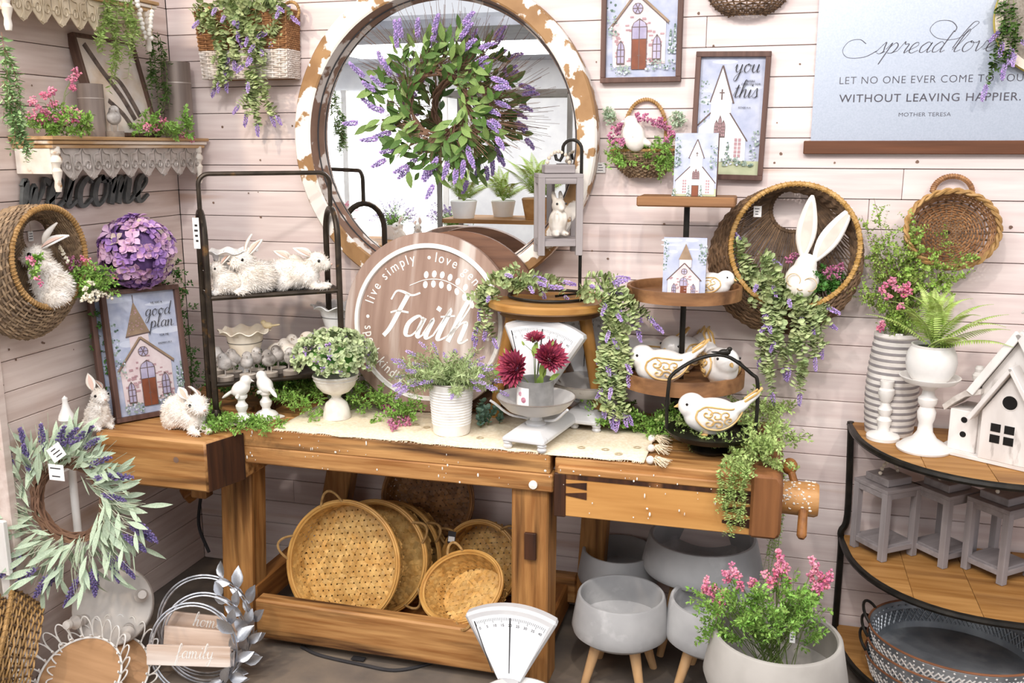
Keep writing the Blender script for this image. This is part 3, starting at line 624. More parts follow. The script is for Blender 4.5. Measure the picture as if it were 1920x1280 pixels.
# bunny and flowers inside it
furw = mat('white_fur', 'f5f1ec', 'e6dccf', scale=18, rough=.9, spec=.1); m_pinkear = mat('inner_ear', 'e2c3b4', 'd4b09f', rough=.9); m_eye = mat('dark_eye', '120d0b', '1c1512', rough=.1)
BUN = {}
def bunny(kind, label, loc, rz, sc=1.0, group='white fur bunnies', name='bunny_figurine', fur=True):
    if kind not in BUN:
        if kind == 'lying':
            parts = [((-.01, 0, .062), (.088, .058, .058)), ((-.055, 0, .06), (.055, .06, .058)), ((.05, 0, .055), (.045, .045, .048)), ((.088, 0, .108), (.043, .037, .037), RY(12)), ((.118, 0, .096), (.026, .024, .021)), ((-.04, .042, .035), (.045, .022, .035)), ((-.04, -.042, .035), (.045, .022, .035)), ((.10, .024, .014), (.042, .015, .013)), ((.10, -.024, .014), (.042, .015, .013)), ((-.105, 0, .045), (.022, .022, .022))]
            ears = [((.068, .026, .13), RY(-62) , .075), ((.068, -.026, .13), RY(-58), .075)]; eyes = [(.102, .033, .114), (.102, -.033, .114)]; nose = (.143, 0, .098)
        elif kind == 'sitting':
            parts = [((-.005, 0, .055), (.058, .05, .056)), ((.008, 0, .095), (.042, .038, .045)), ((.03, 0, .148), (.038, .032, .033), RY(15)), ((.056, 0, .138), (.02, .019, .018)), ((-.01, .04, .025), (.045, .02, .026)), ((-.01, -.04, .025), (.045, .02, .026)), ((.045, .016, .085), (.011, .01, .028), RY(20)), ((.045, -.016, .085), (.011, .01, .028), RY(20)), ((.04, .028, .01), (.03, .012, .01)), ((.04, -.028, .01), (.03, .012, .01))]
            ears = [((.012, .02, .172), RY(-58), .085), ((.012, -.02, .172), RY(-24), .085)]; eyes = [(.045, .028, .156), (.045, -.028, .156)]; nose = (.076, 0, .141)
        else:
            parts = [((0, 0, .05), (.05, .042, .05)), ((.03, 0, .1), (.034, .03, .03)), ((.055, 0, .093), (.018, .017, .015)), ((-.03, 0, .045), (.04, .044, .044)), ((.045, .018, .012), (.028, .012, .012)), ((.045, -.018, .012), (.028, .012, .012))]
            ears = [((.015, .016, .12), RY(-40), .062), ((.015, -.016, .12), RY(-15), .062)]; eyes = [(.042, .026, .106), (.042, -.026, .106)]; nose = (.073, 0, .095)
        me = blob(parts, .0055, 4); me.materials.append(furw)
        fm = fur_for(me, 2600, .012).mesh('fur', furw, smooth=0)
        E_ = []
        for c, R, L in ears:
            eo = MB().inst(*leaf_t(.42, .25, .12, 6), [Matrix.Translation(c) @ (R @ RY(-0)).to_4x4() @ Matrix.Diagonal((L, L, L, 1)) if 0 else Matrix.Translation(c) @ along((0, 0, 0), R @ Vector((0, 0, 1)), Vector((1, c[1]*20, .2)), L)])
            ei = MB().inst(*leaf_t(.24, .25, .12, 6), [Matrix.Translation(Vector(c)+Vector((.0015, c[1]*.04, .002))) @ along((0, 0, 0), R @ Vector((0, 0, 1)), Vector((1, c[1]*20, .2)), L*.88)])
            em = eo.mesh('ear', furw, smooth=3); E_.append((em, ei.mesh('inner_ear', m_pinkear, smooth=3)))
        ey = [MB().ell(e, .0062 if kind != 'small' else .0048, n=10).mesh('eye', m_eye) for e in eyes]
        BUN[kind] = (me, fm, E_, ey, MB().ell(nose, (.005, .006, .004), n=8).mesh('nose', m_pinkear))
    me, fm, E_, ey, no = BUN[kind]; r = thing(name, label, 'bunny', loc, (0, 0, rz), group); r.scale = (sc,)*3
    b = obj('body', me, r)
    if fur: obj('fur', fm, b, 'stuff')
    for em, ei in E_:
        e = obj('ear', em, r); e.modifiers.new('t', 'SOLIDIFY').thickness = .005; obj('inner_ear', ei, e)
    for e in ey: obj('eye', e, r)
    obj('nose', no, r); return r
p = atx(98, 568, -2.08); bunny('sitting', 'white bunny peeking out of the left wall basket', (p.x, p.y, p.z-.005), math.radians(215), 1.0)
P = Plant(); c0 = atx(150, 545, -2.06); r = thing('flower_bunch', 'pink, purple and cream flowers with greens in the left wall basket', 'flowers', c0)
for i in range(26): P.feather(atx(U(125, 170), U(510, 560), -2.06)+Vector((U(-.04, .03), 0, 0)), Vector((U(0, .8), U(-.4, 1), U(-.2, .8))), U(.05, .09), .013, grav=.6)
for i in range(6): P.feather(atx(U(50, 60), U(500, 540), -2.06), Vector((.6, U(-.3, .3), 1)), .05, .012)
for x, y in ((165, 520), (185, 523), (200, 522), (215, 520), (165, 490), (175, 500), (155, 485)): P.cluster(atx(x, y, -2.03), .011, 14, .0042, 'pink_blooms')
for x, y in ((55, 485), (60, 492), (70, 522), (76, 532)): P.cluster(atx(x, y, -2.0), .009, 12, .004, 'pink_blooms')
for x, y in ((130, 490), (135, 500), (145, 495), (135, 485), (142, 508)): P.cluster(atx(x, y, -2.07), .012, 14, .004, 'purple_blooms')
for x, y in ((155, 560), (165, 555), (175, 550), (185, 548), (195, 550), (170, 562), (160, 540), (172, 530), (205, 558), (182, 558)): P.cluster(atx(x, y, -2.0), .011, 7, .0058, 'cream_blooms')
for x, y in ((112, 465), (118, 475), (124, 483), (116, 470), (128, 490)): P.cluster(atx(x, y, -2.06), .006, 6, .0045, 'cream_blooms')
P.done(r, dict(stems=g_stem, leaves=g_fern, pink_blooms=b_pink, purple_blooms=b_mauve, cream_blooms=b_white))
# ================================================================ BACK WALL
m_chip_ring = mat('distressed_mirror_wood', 'b08a5e', '96714a', scale=10, stretch=(1, 1, 1), rough=.65, bump=.25, c3='f1ebe2', t3=.5, w3=.012, s3=11)
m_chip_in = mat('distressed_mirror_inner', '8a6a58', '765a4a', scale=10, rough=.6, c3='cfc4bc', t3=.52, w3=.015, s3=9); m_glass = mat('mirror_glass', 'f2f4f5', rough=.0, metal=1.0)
mc = Vector((-1.1, 0, 1.675)); r = thing('round_mirror', 'large round mirror with a chippy white and brown wooden frame', 'mirror', T=WT(mc)); RO = .538
MB().lathe([(RO-.004, .02), (RO, .03), (RO, .082), (RO-.006, .09), (RO-.058, .094), (RO-.064, .09)], 96).build('frame_ring', m_chip_ring, r)
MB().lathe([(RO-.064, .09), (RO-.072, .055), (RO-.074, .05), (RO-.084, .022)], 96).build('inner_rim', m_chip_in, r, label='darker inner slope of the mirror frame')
MB().ring(RO-.0725, RO-.076, .049, .054, 96).build('dark_line', m_ink, r)  # thin dark ring along the inner slope of the frame
MB().lathe([(0, .024), (RO-.08, .024)], 96).build('glass', m_glass, r, smooth=0); MB().lathe([(0, .004), (RO-.004, .004), (RO-.004, .02), (RO-.084, .021)], 64).build('backing', m_bdark, r)
# lavender wreath on the mirror
wc = at(822, 195, -.135); r = thing('lavender_wreath', 'twig wreath with green leaves and lavender spikes hung on the round mirror', 'wreath', wc)
Pw = Plant(); ex = Vector((1, 0, 0)); ez = Vector((0, 0, 1)); ey = Vector((0, -1, 0))
for i in range(420):
    a = U(0, 2*PI); rr = .105+U(-.02, .02); v = ex*math.cos(a)+ez*math.sin(a); t = (ex*math.sin(a)-ez*math.cos(a))
    b0 = wc+v*rr+ey*U(0, .04); L = U(.07, .19)*(1.3 if math.sin(a) > -.1 else .8)
    Pw.stem([b0, b0+(t*.8+v*.45+ey*U(-.05, .2))*L*.5, b0+(t*.62+v*.85+ey*U(-.05, .15))*L], .0009, 'twigs')
for k in range(6): Pw.mb('twigs').tube([wc+(ex*math.cos(a)+ez*math.sin(a))*(.1+.008*math.sin(3*a+k*2))+ey*(.01+.012*math.cos(5*a+k)) for a in [j*PI/20 for j in range(40)]], .004, 5, closed=True)
Pw.done(r, dict(twigs=g_twig))
def leafset(name, T, m, k=1): me = MB().add(*T).mesh(name, m, smooth=3); return me
LV = [leafset('leaf', leaf_t(.32, .1, c, 5, wide=.5), g_dark) for c in (.05, .2, -.12)]
LV2 = [leafset('leaf', leaf_t(.36, .1, c, 5, wide=.5), lm('olive_green_leaf', '8aa25f', '6f8a48', .2)) for c in (.1, .25)]
def spike_mesh(name, m, L=1.0, r=.16, n=44):
    P = Plant(); P.spike((0, 0, 0), (1, 0, 0), L, r, n=n); mb = MB()
    for (k, _), (T, Ms) in P.q.items(): mb.inst(T[0], T[1], Ms)
    mb.tube([(-.15, 0, 0), (.8, 0, 0)], .02, 4); return mb.mesh(name, m, smooth=0)
SPK = spike_mesh('lavender_spike', b_lav); SPKD = spike_mesh('lavender_spike', b_dlav, 1.0, .12)
def put(name, me, root, M): return obj(name, me, root, T=Matrix.Translation(-root.location) @ M)
for i in range(58):
    a = i/58*2*PI+U(-.05, .05); v = ex*math.cos(a)+ez*math.sin(a); t = (ex*math.sin(a)-ez*math.cos(a))
    b0 = wc+v*(.095+U(-.015, .04))+ey*U(.015, .05); L = U(.12, .17); d = (t*.75+v*U(.35, .85)+ey*U(0, .25)).normalized()
    for j in range(5):
        p = b0+d*(L*j/5); o = d.orthogonal(); o = Matrix.Rotation(U(0, 2*PI), 3, d) @ o
        put('leaf', rnd.choice(LV+LV2), r, along(p, d*.8+o*.75, ey+rv(.5), U(.05, .074)))
    if i % 4 != 1: put('lavender_spike', SPK, r, along(b0+d*L*U(.75, 1.05), d+rv(.2), ey, U(.045, .062), U(.05, .06)))
# ---------------------------------------------------------------- church pictures
PAL = [('sky', 'a7afc8', 'c6cbdb'), ('cloud', 'd3d8e6', 'c3cbdd'), ('stone', 'e6d9d9', 'd6c2c3'), ('brick', 'c09ea2', 'a98389'), ('roof', 'a58c72', '86705c'), ('line', '5c4c4a', '6e5c58'), ('door', '8d4e32', '74402a'), ('pane', '9d95b2', 'bbb4cb'), ('foliage', '7d9287', 'a0b0a4'), ('foliage2', '4c6357', '657b6f'), ('whitewall', 'f7f5f4', 'eceaec'), ('grass', 'a7b08b', 'c2c8a6'), ('lettering', '3a3436', '4a4446')]
PM = [mat('print_'+n, a, b, scale=26, rough=.55, lo=.3, hi=.7) for n, a, b in PAL]; PI_ = {n: i for i, (n, _, _) in enumerate(PAL)}
class Paint:
    def __init__(s, w, h): s.w = w; s.h = h; s.mb = MB(); s.z = .0; s.poly('sky', [(0, 0), (1, 0), (1, 1), (0, 1)])
    def poly(s, c, pts): s.z += .00004; s.mb.flat([(x*s.w, y*s.h) for x, y in pts], s.z, mi=PI_[c])
    def rect(s, c, x0, y0, x1, y1): s.poly(c, [(x0, y0), (x1, y0), (x1, y1), (x0, y1)])
    def disc(s, c, x, y, r, n=14, sy=None): s.poly(c, [(x+r*math.cos(k*2*PI/n), y+(sy or r*s.w/s.h)*math.sin(k*2*PI/n)) for k in range(n)])
    def line(s, a, b, wd=.012, c='line'):
        dx, dy = (b[0]-a[0])*s.w, (b[1]-a[1])*s.h; L = math.hypot(dx, dy) or 1; wd *= 1.5; nx, ny = -dy/L*wd*.5, dx/L*wd*.5*s.w/s.h
        s.poly(c, [(a[0]+nx, a[1]+ny), (b[0]+nx, b[1]+ny), (b[0]-nx, b[1]-ny), (a[0]-nx, a[1]-ny)])
    def lancet(s, x, y0, y1, wd, c='pane', bars=2):
        for k, (cc, e) in enumerate((('line', .012), (c, 0))):
            ww = wd/2+e; ya = y0+(y1-y0)*.62; s.poly(cc, [(x-ww, y0-e), (x+ww, y0-e), (x+ww, ya), (x+ww*.75, ya+(y1-ya)*.6), (x, y1+e), (x-ww*.75, ya+(y1-ya)*.6), (x-ww, ya)])
        s.line((x, y0), (x, y1), .008)
        for k in range(bars): y = y0+(ya-y0)*(k+1)/bars; s.line((x-wd/2, y), (x+wd/2, y), .008)
    def leaves(s, x0, y0, x1, y1, n, r=.016):
        for i in range(n): s.disc(rnd.choice(('foliage', 'foliage', 'foliage2', 'cloud')), U(x0, x1), U(y0, y1), r*U(.5, 1.3), 6)
    def clouds(s):
        for i in range(5): s.disc('cloud', U(.1, .9), U(.55, .98), U(.1, .25), 14, U(.012, .03))
    def tree(s, x, y0, y1, w):
        for k in range(16):
            t = k/16
            for q in range(3): s.disc(rnd.choice(('foliage', 'foliage2', 'cloud')), x+U(-1, 1)*w*(1-t), y0+(y1-y0)*t, .014, 6)
def stone_church(P):
    P.clouds(); P.leaves(.0, .5, .12, .8, 30); P.poly('stone', [(.27, .45), (.56, .45), (.55, .66), (.27, .65)]); P.poly('roof', [(.22, .645), (.58, .665), (.385, .93)]); P.line((.385, .92), (.385, .985), .008)
    P.line((.22, .645), (.58, .665), .014)
    for i in range(25): t = U(0, .8); P.disc('brick', .385+U(-.15, .15)*(1-t), .67+.25*t, .01, 5)
    P.poly('stone', [(.1, .08), (.84, .1), (.84, .42), (.42, .62), (.08, .39)])
    for i in range(60):
        x = U(.11, .78); y = U(.1, .5-abs(x-.42)*.5); P.rect('brick', x, y, x+U(.03, .07), y+U(.01, .02))
    P.line((.05, .37), (.42, .635), .022, 'roof'); P.line((.42, .635), (.88, .41), .022, 'roof'); P.line((.05, .36), (.42, .62), .008); P.line((.42, .62), (.88, .395), .008)
    P.disc('line', .44, .515, .075); P.disc('pane', .44, .515, .066)
    for k in range(3): a = k*PI/3; P.line((.44-.066*math.cos(a), .515-.045*math.sin(a)), (.44+.066*math.cos(a), .515+.045*math.sin(a)), .008)
    P.lancet(.47, .29, .43, .2, 'pane', 1); P.rect('line', .36, .06, .58, .29); P.rect('door', .37, .06, .57, .285); P.line((.47, .06), (.47, .285), .006); P.disc('line', .455, .165, .008, 6); P.disc('line', .485, .165, .008, 6)
    P.lancet(.21, .11, .27, .09); P.lancet(.72, .14, .31, .1)
    P.tree(.91, .18, .36, .03); P.tree(1.0-.03, .18, .40, .03); P.leaves(.08, .02, .35, .1, 40); P.leaves(.58, .05, .98, .13, 40); P.leaves(.02, .3, .16, .48, 24)
def white_church(P, door=False):
    P.clouds(); P.rect('grass', 0, 0, 1, .12); P.leaves(.02, .45, .16, .8, 40)
    P.poly('whitewall', [(.02, .1), (.78, .12), (.77, .32), (.52, .52), (.28, .52), (.02, .4)] if not door else [(.06, .03), (.96, .03), (.96, .22), (.64, .47), (.4, .47), (.06, .26)])
    if not door:
        P.poly('whitewall', [(.2, .62), (.52, .62), (.5, .15), (.18, .15)]); P.poly('whitewall', [(.19, .62), (.34, .92), (.54, .62)]); P.line((.18, .62), (.35, .93), .014); P.line((.35, .93), (.55, .61), .018); P.line((.5, .53), (.8, .29), .014); P.line((.2, .53), (.0, .42), .014)
        P.line((.36, .64), (.36, .73), .016); P.line((.32, .70), (.40, .70), .014)
        for dx in (-.055, 0, .055): P.lancet(.355+dx, .33, .46+(.04 if dx == 0 else 0), .045, 'brick', 3)
        for k in range(5):
            for dx in (0, .06): P.rect('brick', .6+dx, .15+k*.034, .645+dx, .178+k*.034)
        for k in range(3): P.rect('brick', .06, .2+k*.05, .11, .235+k*.05)
        P.tree(.5, .1, .3, .05); P.leaves(.42, .08, .95, .15, 60); P.leaves(.85, .15, .98, .38, 30)
    else:
        P.poly('whitewall', [(.38, .46), (.66, .46), (.66, .62), (.38, .62)]); P.poly('whitewall', [(.35, .61), (.53, .9), (.69, .61)]); P.line((.34, .6), (.53, .9), .016); P.line((.53, .9), (.7, .6), .016); P.line((.66, .47), (.98, .21), .016); P.line((.38, .47), (.04, .24), .016)
        P.line((.53, .63), (.53, .7), .012); P.line((.5, .68), (.56, .68), .012)
        for dx in (-.055, 0, .055): P.lancet(.52+dx, .28, .4+(.03 if dx == 0 else 0), .04, 'brick', 3)
        P.rect('line', .43, .0, .6, .175); P.rect('door', .445, .0, .585, .165)
        for sx in (.22, .76):
            for k in range(5):
                for dx in (0, .05): P.rect('brick', sx+dx, .05+k*.045, sx+.035+dx, .08+k*.045)
        P.tree(.37, .0, .18, .04); P.tree(.66, .0, .18, .04); P.leaves(.0, .45, .14, .95, 30, .02); P.leaves(.85, .45, 1.0, .8, 40, .02); P.leaves(0, .0, .1, .1, 20, .02)
def small_stone(P):
    P.clouds(); P.leaves(.0, .45, .12, .95, 40, .02); P.leaves(.82, .55, 1.0, .9, 50, .022); P.poly('stone', [(.12, .03), (.86, .03), (.86, .3), (.5, .56), (.12, .3)]); P.poly('stone', [(.38, .5), (.66, .5), (.66, .64), (.38, .64)]); P.poly('roof', [(.36, .63), (.68, .63), (.52, .9)]); P.line((.1, .28), (.5, .57), .018); P.line((.5, .57), (.9, .28), .018)
    P.disc('line', .5, .43, .075); P.disc('pane', .5, .43, .06); P.line((.5, .39), (.5, .47), .01); P.line((.44, .43), (.56, .43), .01); P.lancet(.49, .19, .33, .16, 'pane', 1); P.rect('door', .42, .0, .57, .19); P.lancet(.27, .05, .22, .08); P.lancet(.72, .05, .22, .08)
    for i in range(30): x = U(.15, .8); y = U(.03, .35); P.rect('brick', x, y, x+.05, y+.015)
    P.leaves(0, 0, .3, .06, 20, .02); P.leaves(.7, 0, 1, .06, 20, .02)
fw_dark = wood('walnut_frame', '6b4f45', '533b33', 'y', 8)
def framed(name, label, T, w, h, fn, words, bw=.016, depth=.03, cat='picture', group='framed church pictures'):
    """T at lower left corner of the outer frame, z out of the picture"""
    r = thing(name, label, cat, T=T, group=group)
    for c, s_ in (((w/2, bw/2, depth/2), (w, bw, depth)), ((w/2, h-bw/2, depth/2), (w, bw, depth)), ((bw/2, h/2, depth/2), (bw, h-2*bw, depth)), ((w-bw/2, h/2, depth/2), (bw, h-2*bw, depth))): MB().box(c, s_).build('frame_rail', fw_dark, r, bevel=.0012)
    MB().box((w/2, h/2, .003), (w-.004, h-.004, .004)).build('backing', m_bdark, r)
    P = Paint(w-2*bw, h-2*bw); fn(P); P.mb.build('print', PM, r, smooth=0, T=Matrix.Translation((bw, bw, depth*.45)))
    mb = MB()
    for (kind, txt, x, y, sz) in words:
        TT = Matrix.Translation((bw+x*(w-2*bw), bw+y*(h-2*bw), depth*.45+.012*.5))
        if kind == 's': write_script(mb, txt, sz, TT, .05, .13, .0003)
        else: text_into(mb, txt, sz, TT)
    if words: mb.build('lettering', m_ink, r, smooth=0)
    return r
framed('framed_picture', 'framed stone church picture cut by the top edge beside the mirror', WT((-.565, -.002, 1.853)), .257, .44, stone_church, [('s', 'plan', .78, .72, .03), ('t', 'for me', .78, .645, .012)])
T = WT((-.27, -.002, 1.551)) @ Matrix.Rotation(math.radians(-1.2), 4, 'Z')
framed('framed_picture', 'framed tall white church picture reading you this on the wall', T, .228, .392, white_church, [('s', 'you', .72, .87, .026), ('t', 'WERE\nCREATED FOR', .80, .79, .009), ('s', 'this', .72, .66, .026), ('t', 'ESTHER 4:14', .72, .57, .007)])
# ---------------------------------------------------------------- small baskets on the wall
def wicker_bowl(S, nu, nv, mats, root, r=.003, amp=.0035, rimr=.005, rimt=60, closed=True):
    mw, ms = weave(S, nu, nv, r, r*.9, amp, closed=closed); mw.build('weave', mats[0], root, kind='stuff'); ms.build('stakes', mats[1], root, kind='stuff')
    rope_ring(MB(), [S(k/40, 1) for k in range(40 if closed else 41)] if closed else [S(k/40, 1) for k in range(41)], rimr, rimt, rimr*.4, closed).build('rim', mats[2], root)
pb = at(1205, 262, -.07); r = thing('wall_basket', 'small half round willow basket with arched handle and flowers on the wall', 'basket', T=WT((pb.x, -.004, 1.555)))
def S_(u, v): a = PI*u; q = .045+.062*math.sin(v*PI/2); return Vector((-math.cos(a)*q*1.02, .0+.085*v**1.2, .006+math.sin(a)*q*.85))
wicker_bowl(S_, 18, 14, (w_grey, w_grey, w_tan), r, .0032, .0035, .005, 40, closed=False)
MB().prism([(x, y) for x, y in [(-.09, .085)]+[(-.1*math.cos(a), .1-.09*math.sin(a)) for a in [k*PI/10 for k in range(11)]]+[(.09, .1)]], .002, .006).build('back_panel', w_grey, r)
rope_ring(MB(), [Vector((.066*math.cos(a), .15+.095*math.sin(a), .01)) for a in [PI*k/20 for k in range(21)]], .0055, 30, .0025, closed=False).tube([(-.066, .08, .01), (-.066, .15, .01)], .0055, 6).tube([(.066, .08, .01), (.066, .15, .01)], .0055, 6).build('handle', w_tan, r)
r = thing('egg_bird', 'speckled white egg shaped bird in the small wall basket', 'figurine', at(1188, 283, -.105)); m_speck = mat('speckled_white', 'f0ece6', 'e0d8cd', scale=20, rough=.6, c3='8a6f56', t3=.68, w3=.02, s3=40)
me = blob([((0, 0, .045), (.036, .032, .05), RY(-18)), ((-.012, 0, .09), (.022, .021, .02)), ((.03, 0, .03), (.03, .014, .012), RY(25))], .004, 3); me.materials.append(m_speck); obj('body', me, r); MB().tube([(-.032, -.004, .092), (-.042, -.006, .089)], [.0045, .0005], 6).build('beak', m_speck, r)
P = Plant(); c0 = at(1205, 285, -.06); r = thing('flower_bunch', 'mauve flowers and greens filling the small wall basket', 'flowers', c0)
for i in range(40): P.feather(at(U(1160, 1250), U(280, 300), U(-.09, -.03)), Vector((U(-.8, .8), U(-1, .2), U(-.3, 1))), U(.04, .08), .011, grav=.7)
for i in range(6): P.feather(at(U(1235, 1255), U(270, 290), -.09), Vector((.2, -.3, -1)), .08, .011, grav=.5)
for i in range(34):
    a = U(.0, PI); P.cluster(at(1205+64*math.cos(a)*U(.8, 1), 270-55*math.sin(a)*U(.75, 1.0), U(-.07, -.03)), .011, 10, .0048)
for x, y in ((1150, 268), (1160, 264), (1172, 262), (1182, 262), (1186, 270), (1165, 270), (1250, 262), (1258, 250)): P.cluster(at(x, y, -.12), .010, 12, .005)
for i in range(8): P.feather(at(U(1150, 1165) if i % 2 else U(1250, 1262), U(225, 260), -.04), Vector((-.5 if i % 2 else .6, 0, .8)), .05, .012, k='sage')
P.done(r, dict(stems=g_stem, leaves=g_fern, blooms=b_mauve, sage=g_mint))
price_tag('price_tag', 'square white price tag hanging beside the mirror rim', WT(at(1126, 290, -.006)), .034, .034)
# basket cut by the top edge
r = thing('wall_basket', 'bottom of a willow wall basket cut by the top edge above the tall church', 'basket', T=WT((-.113, -.004, 2.046)))
def S2(u, v): a = PI*u; q = .05+.07*math.sin(v*PI/2); return Vector((-math.cos(a)*q, .07*v**1.3, .006+math.sin(a)*q*.8))
wicker_bowl(S2, 16, 10, (w_dark, w_dark, w_tan), r, closed=False)
# two tone wall pocket basket, top left
r = thing('wall_basket', 'two tone brown and white rectangular wall pocket basket by the corner', 'basket', T=WT((-1.815, -.004, 1.885)))
def S3(u, v):
    a = u*3; w = .165+.012*v; d = .085+.01*v
    p = (-w, a*d) if a < 1 else ((-w+2*w*(a-1), d) if a < 2 else (w, (3-a)*d))
    return Vector((p[0], .23*v, .006+p[1]))
mw, ms = weave(S3, 36, 14, .0034, .003, .004, 0, .42, closed=False); mw.build('white_weave', w_white, r, kind='stuff'); ms.build('white_stakes', w_white, r, kind='stuff')
mw, ms = weave(S3, 36, 19, .0034, .003, .004, .42, 1, closed=False); mw.build('brown_weave', w_brown, r, kind='stuff'); ms.build('brown_stakes', w_brown, r, kind='stuff')
MB().box((0, .115, .004), (.32, .23, .006)).build('back_panel', w_brown, r); MB().box((0, .006, .047), (.32, .006, .08)).build('base', w_white, r)
for sx in (-.17, .17): rope_ring(MB(), [Vector((sx+.03*math.cos(a)*(1 if sx > 0 else -1), .225+.03*math.sin(a), .05)) for a in [-.8+k*PI*1.4/14 for k in range(15)]], .005, 16, .002, closed=False).build('handle', w_tan, r)
def euc_bunch(name, label, anchor, strands, blooms=True, size=.026, n=15, mats=None, extra=0, br=.0075, bl=.045):
    r = thing(name, label, 'greenery', anchor); P = Plant()
    for pts in strands:
        W = crom([Vector(q) for q in pts], 6); L = sum((W[i+1]-W[i]).length for i in range(len(W)-1)); P.euc(W, size, max(8, int(L/.0085)), blooms, br=br, bl=bl)
        for k in range(int(L/.035)):
            p, d = seg(W, U(.05, .85)); Q = walk(p, d+rv(.9)+Vector((0, -.25, 0)), U(.025, .06), 5, .6); P.euc(Q, size*.9, 6, blooms and U(0, 1) < .3, br=br*.9, bl=bl*.8)
    P.done(r, mats or GM); return r
def A(Y, *pts): return [at(x, y, Y+dy) for x, y, dy in [(q+(0,))[:3] for q in pts]]
euc_bunch('trailing_plant', 'lavender and eucalyptus sprays trailing from the two tone wall basket', at(450, 10, -.08), [A(-.10, (400, 0), (395, 40, -.03), (420, 110, -.02), (424, 150)), A(-.10, (430, -5), (420, 60, -.03), (415, 130), (412, 150)), A(-.10, (450, -5), (470, 60, -.03), (480, 140, -.02), (480, 200), (482, 232)), A(-.10, (470, 0), (488, 80, -.03), (495, 170, -.02), (508, 215)), A(-.10, (440, 0), (455, 60, -.03), (470, 150, -.02), (462, 215)), A(-.1, (500, -5), (520, 30, -.02), (510, 80)), A(-.1, (380, 0), (375, 40, -.02), (378, 60)), A(-.1, (440, -10), (436, 50, -.04), (445, 120)), A(-.1, (520, -8), (535, 20), (545, 30)), A(-.1, (400, -10), (440, 10, -.03), (470, 15)), A(-.1, (430, -10), (490, 5, -.03), (520, 10))])
# galvanised banner
r = thing('metal_banner', 'galvanised metal wall banner with spread love quote and dark wooden bar', 'banner', T=WT((.097, -.004, 1.655)))
m_galv = mat('galvanised_sheet', 'b6becb', 'aab3c1', scale=220, rough=.42, metal=.35, lo=.3, hi=.7, detail=4)
MB().box((.33, .24, .004), (.66, .48, .002)).build('sheet', m_galv, r, smooth=0)
MB().box((.325, -.006, .012), (.69, .04, .02)).build('wooden_bar', wood('bar_wood', '6b4026', '57331d', 'x', 6), r, bevel=.002)
mb = MB(); L0 = .0055
def LTx(x, y): return Matrix.Translation((x, y, L0))
def px2(px, py): q = at(px, py, -.01); return q.x-.097, q.z-1.655
st, w = script('spread love', .42); x0, y0 = px2(1640, 101); x1, _ = px2(1862, 101); sz = (x1-x0)/w
for s_ in st: ribbon(mb, [Vector((p.x*sz, p.y*sz*.85, 0)) for p in s_], .0013, .0030, 0, .0004, LTx(x0, y0))
fl1 = [px2(*q) for q in ((1645, 95), (1620, 107), (1590, 108), (1580, 95), (1592, 78), (1612, 74), (1624, 82))]; fl2 = [px2(*q) for q in ((1778, 75), (1755, 70), (1744, 55), (1758, 40), (1782, 39), (1794, 50), (1790, 60))]; fl3 = [px2(*q) for q in ((1778, 75), (1800, 70), (1830, 48), (1836, 41), (1826, 42), (1805, 65), (1786, 90))]
for f_ in (fl1, fl2, fl3): ribbon(mb, [Vector((p.x, p.y, 0)) for p in crom([(a_, b_, 0) for a_, b_ in f_], 6)], .0013, .0026, 0, .0004, LTx(0, 0))
for txt, pxc, py, sz, sp_, off in (('LET NO ONE EVER COME TO YOU', 1742, 155, .0310, 1.10, -.0004), ('WITHOUT LEAVING HAPPIER.', 1740, 190, .0335, 1.10, .0), ('MOTHER TERESA', 1733, 218, .0165, 1.05, -.0002)):
    x, y = px2(pxc, py); me = text_mesh(txt, sz, sp_, off); xs_ = [v.co.x for v in me.vertices]; wd = max(xs_)-min(xs_); want = {1742: 332, 1740: 330, 1733: 95}[pxc]*mpp(at(1740, 150, -.01))/math.cos(YAW)*.925
    M_ = Matrix.Translation((x, y, L0)) @ Matrix.Diagonal((want/wd, 1, 1, 1)); MB().add([M_ @ v.co for v in me.vertices], [tuple(q.vertices) for q in me.polygons]).build('lettering', mat('grey_lettering', '55525a', '45424a', rough=.6), r, smooth=0)
mb.build('lettering', mat('grey_lettering', '55525a', '45424a', rough=.6), r, smooth=0)
# hoop art and garland, top right
hp = at(1992, 25, -.05); r = thing('hoop_wall_art', 'round cream framed burlap hoop cut by the right edge', 'wall art', T=WT((hp.x, -.012, hp.z)))
MB().ring(.17, .148, .006, .03, 64).build('hoop', mat('cream_paint', 'e9dfd0', 'd9cdb8', rough=.5), r); MB().lathe([(.1705, .008), (.1725, .012), (.1725, .024), (.1705, .028)], 64).build('gold_edge', mat('yellow_edge', 'd8c24a', 'c4ad3a', rough=.4), r); MB().lathe([(0, .01), (.149, .01)], 48).build('burlap', mat('burlap', 'a39a8e', '8a8074', scale=200, rough=.9), r)
euc_bunch('trailing_plant', 'green and lavender garland hanging beside the cream hoop', at(1885, 0, -.06), [A(-.06, (1880, -10), (1888, 40), (1880, 80)), A(-.06, (1890, -10), (1895, 50), (1890, 95), (1885, 120)), A(-.06, (1870, 0), (1880, 60), (1868, 100), (1858, 135), (1850, 160)), A(-.06, (1900, 0), (1905, 60), (1898, 90))], mats=dict(stems=g_stem, blooms=b_lav, leaves=g_dark), size=.015)
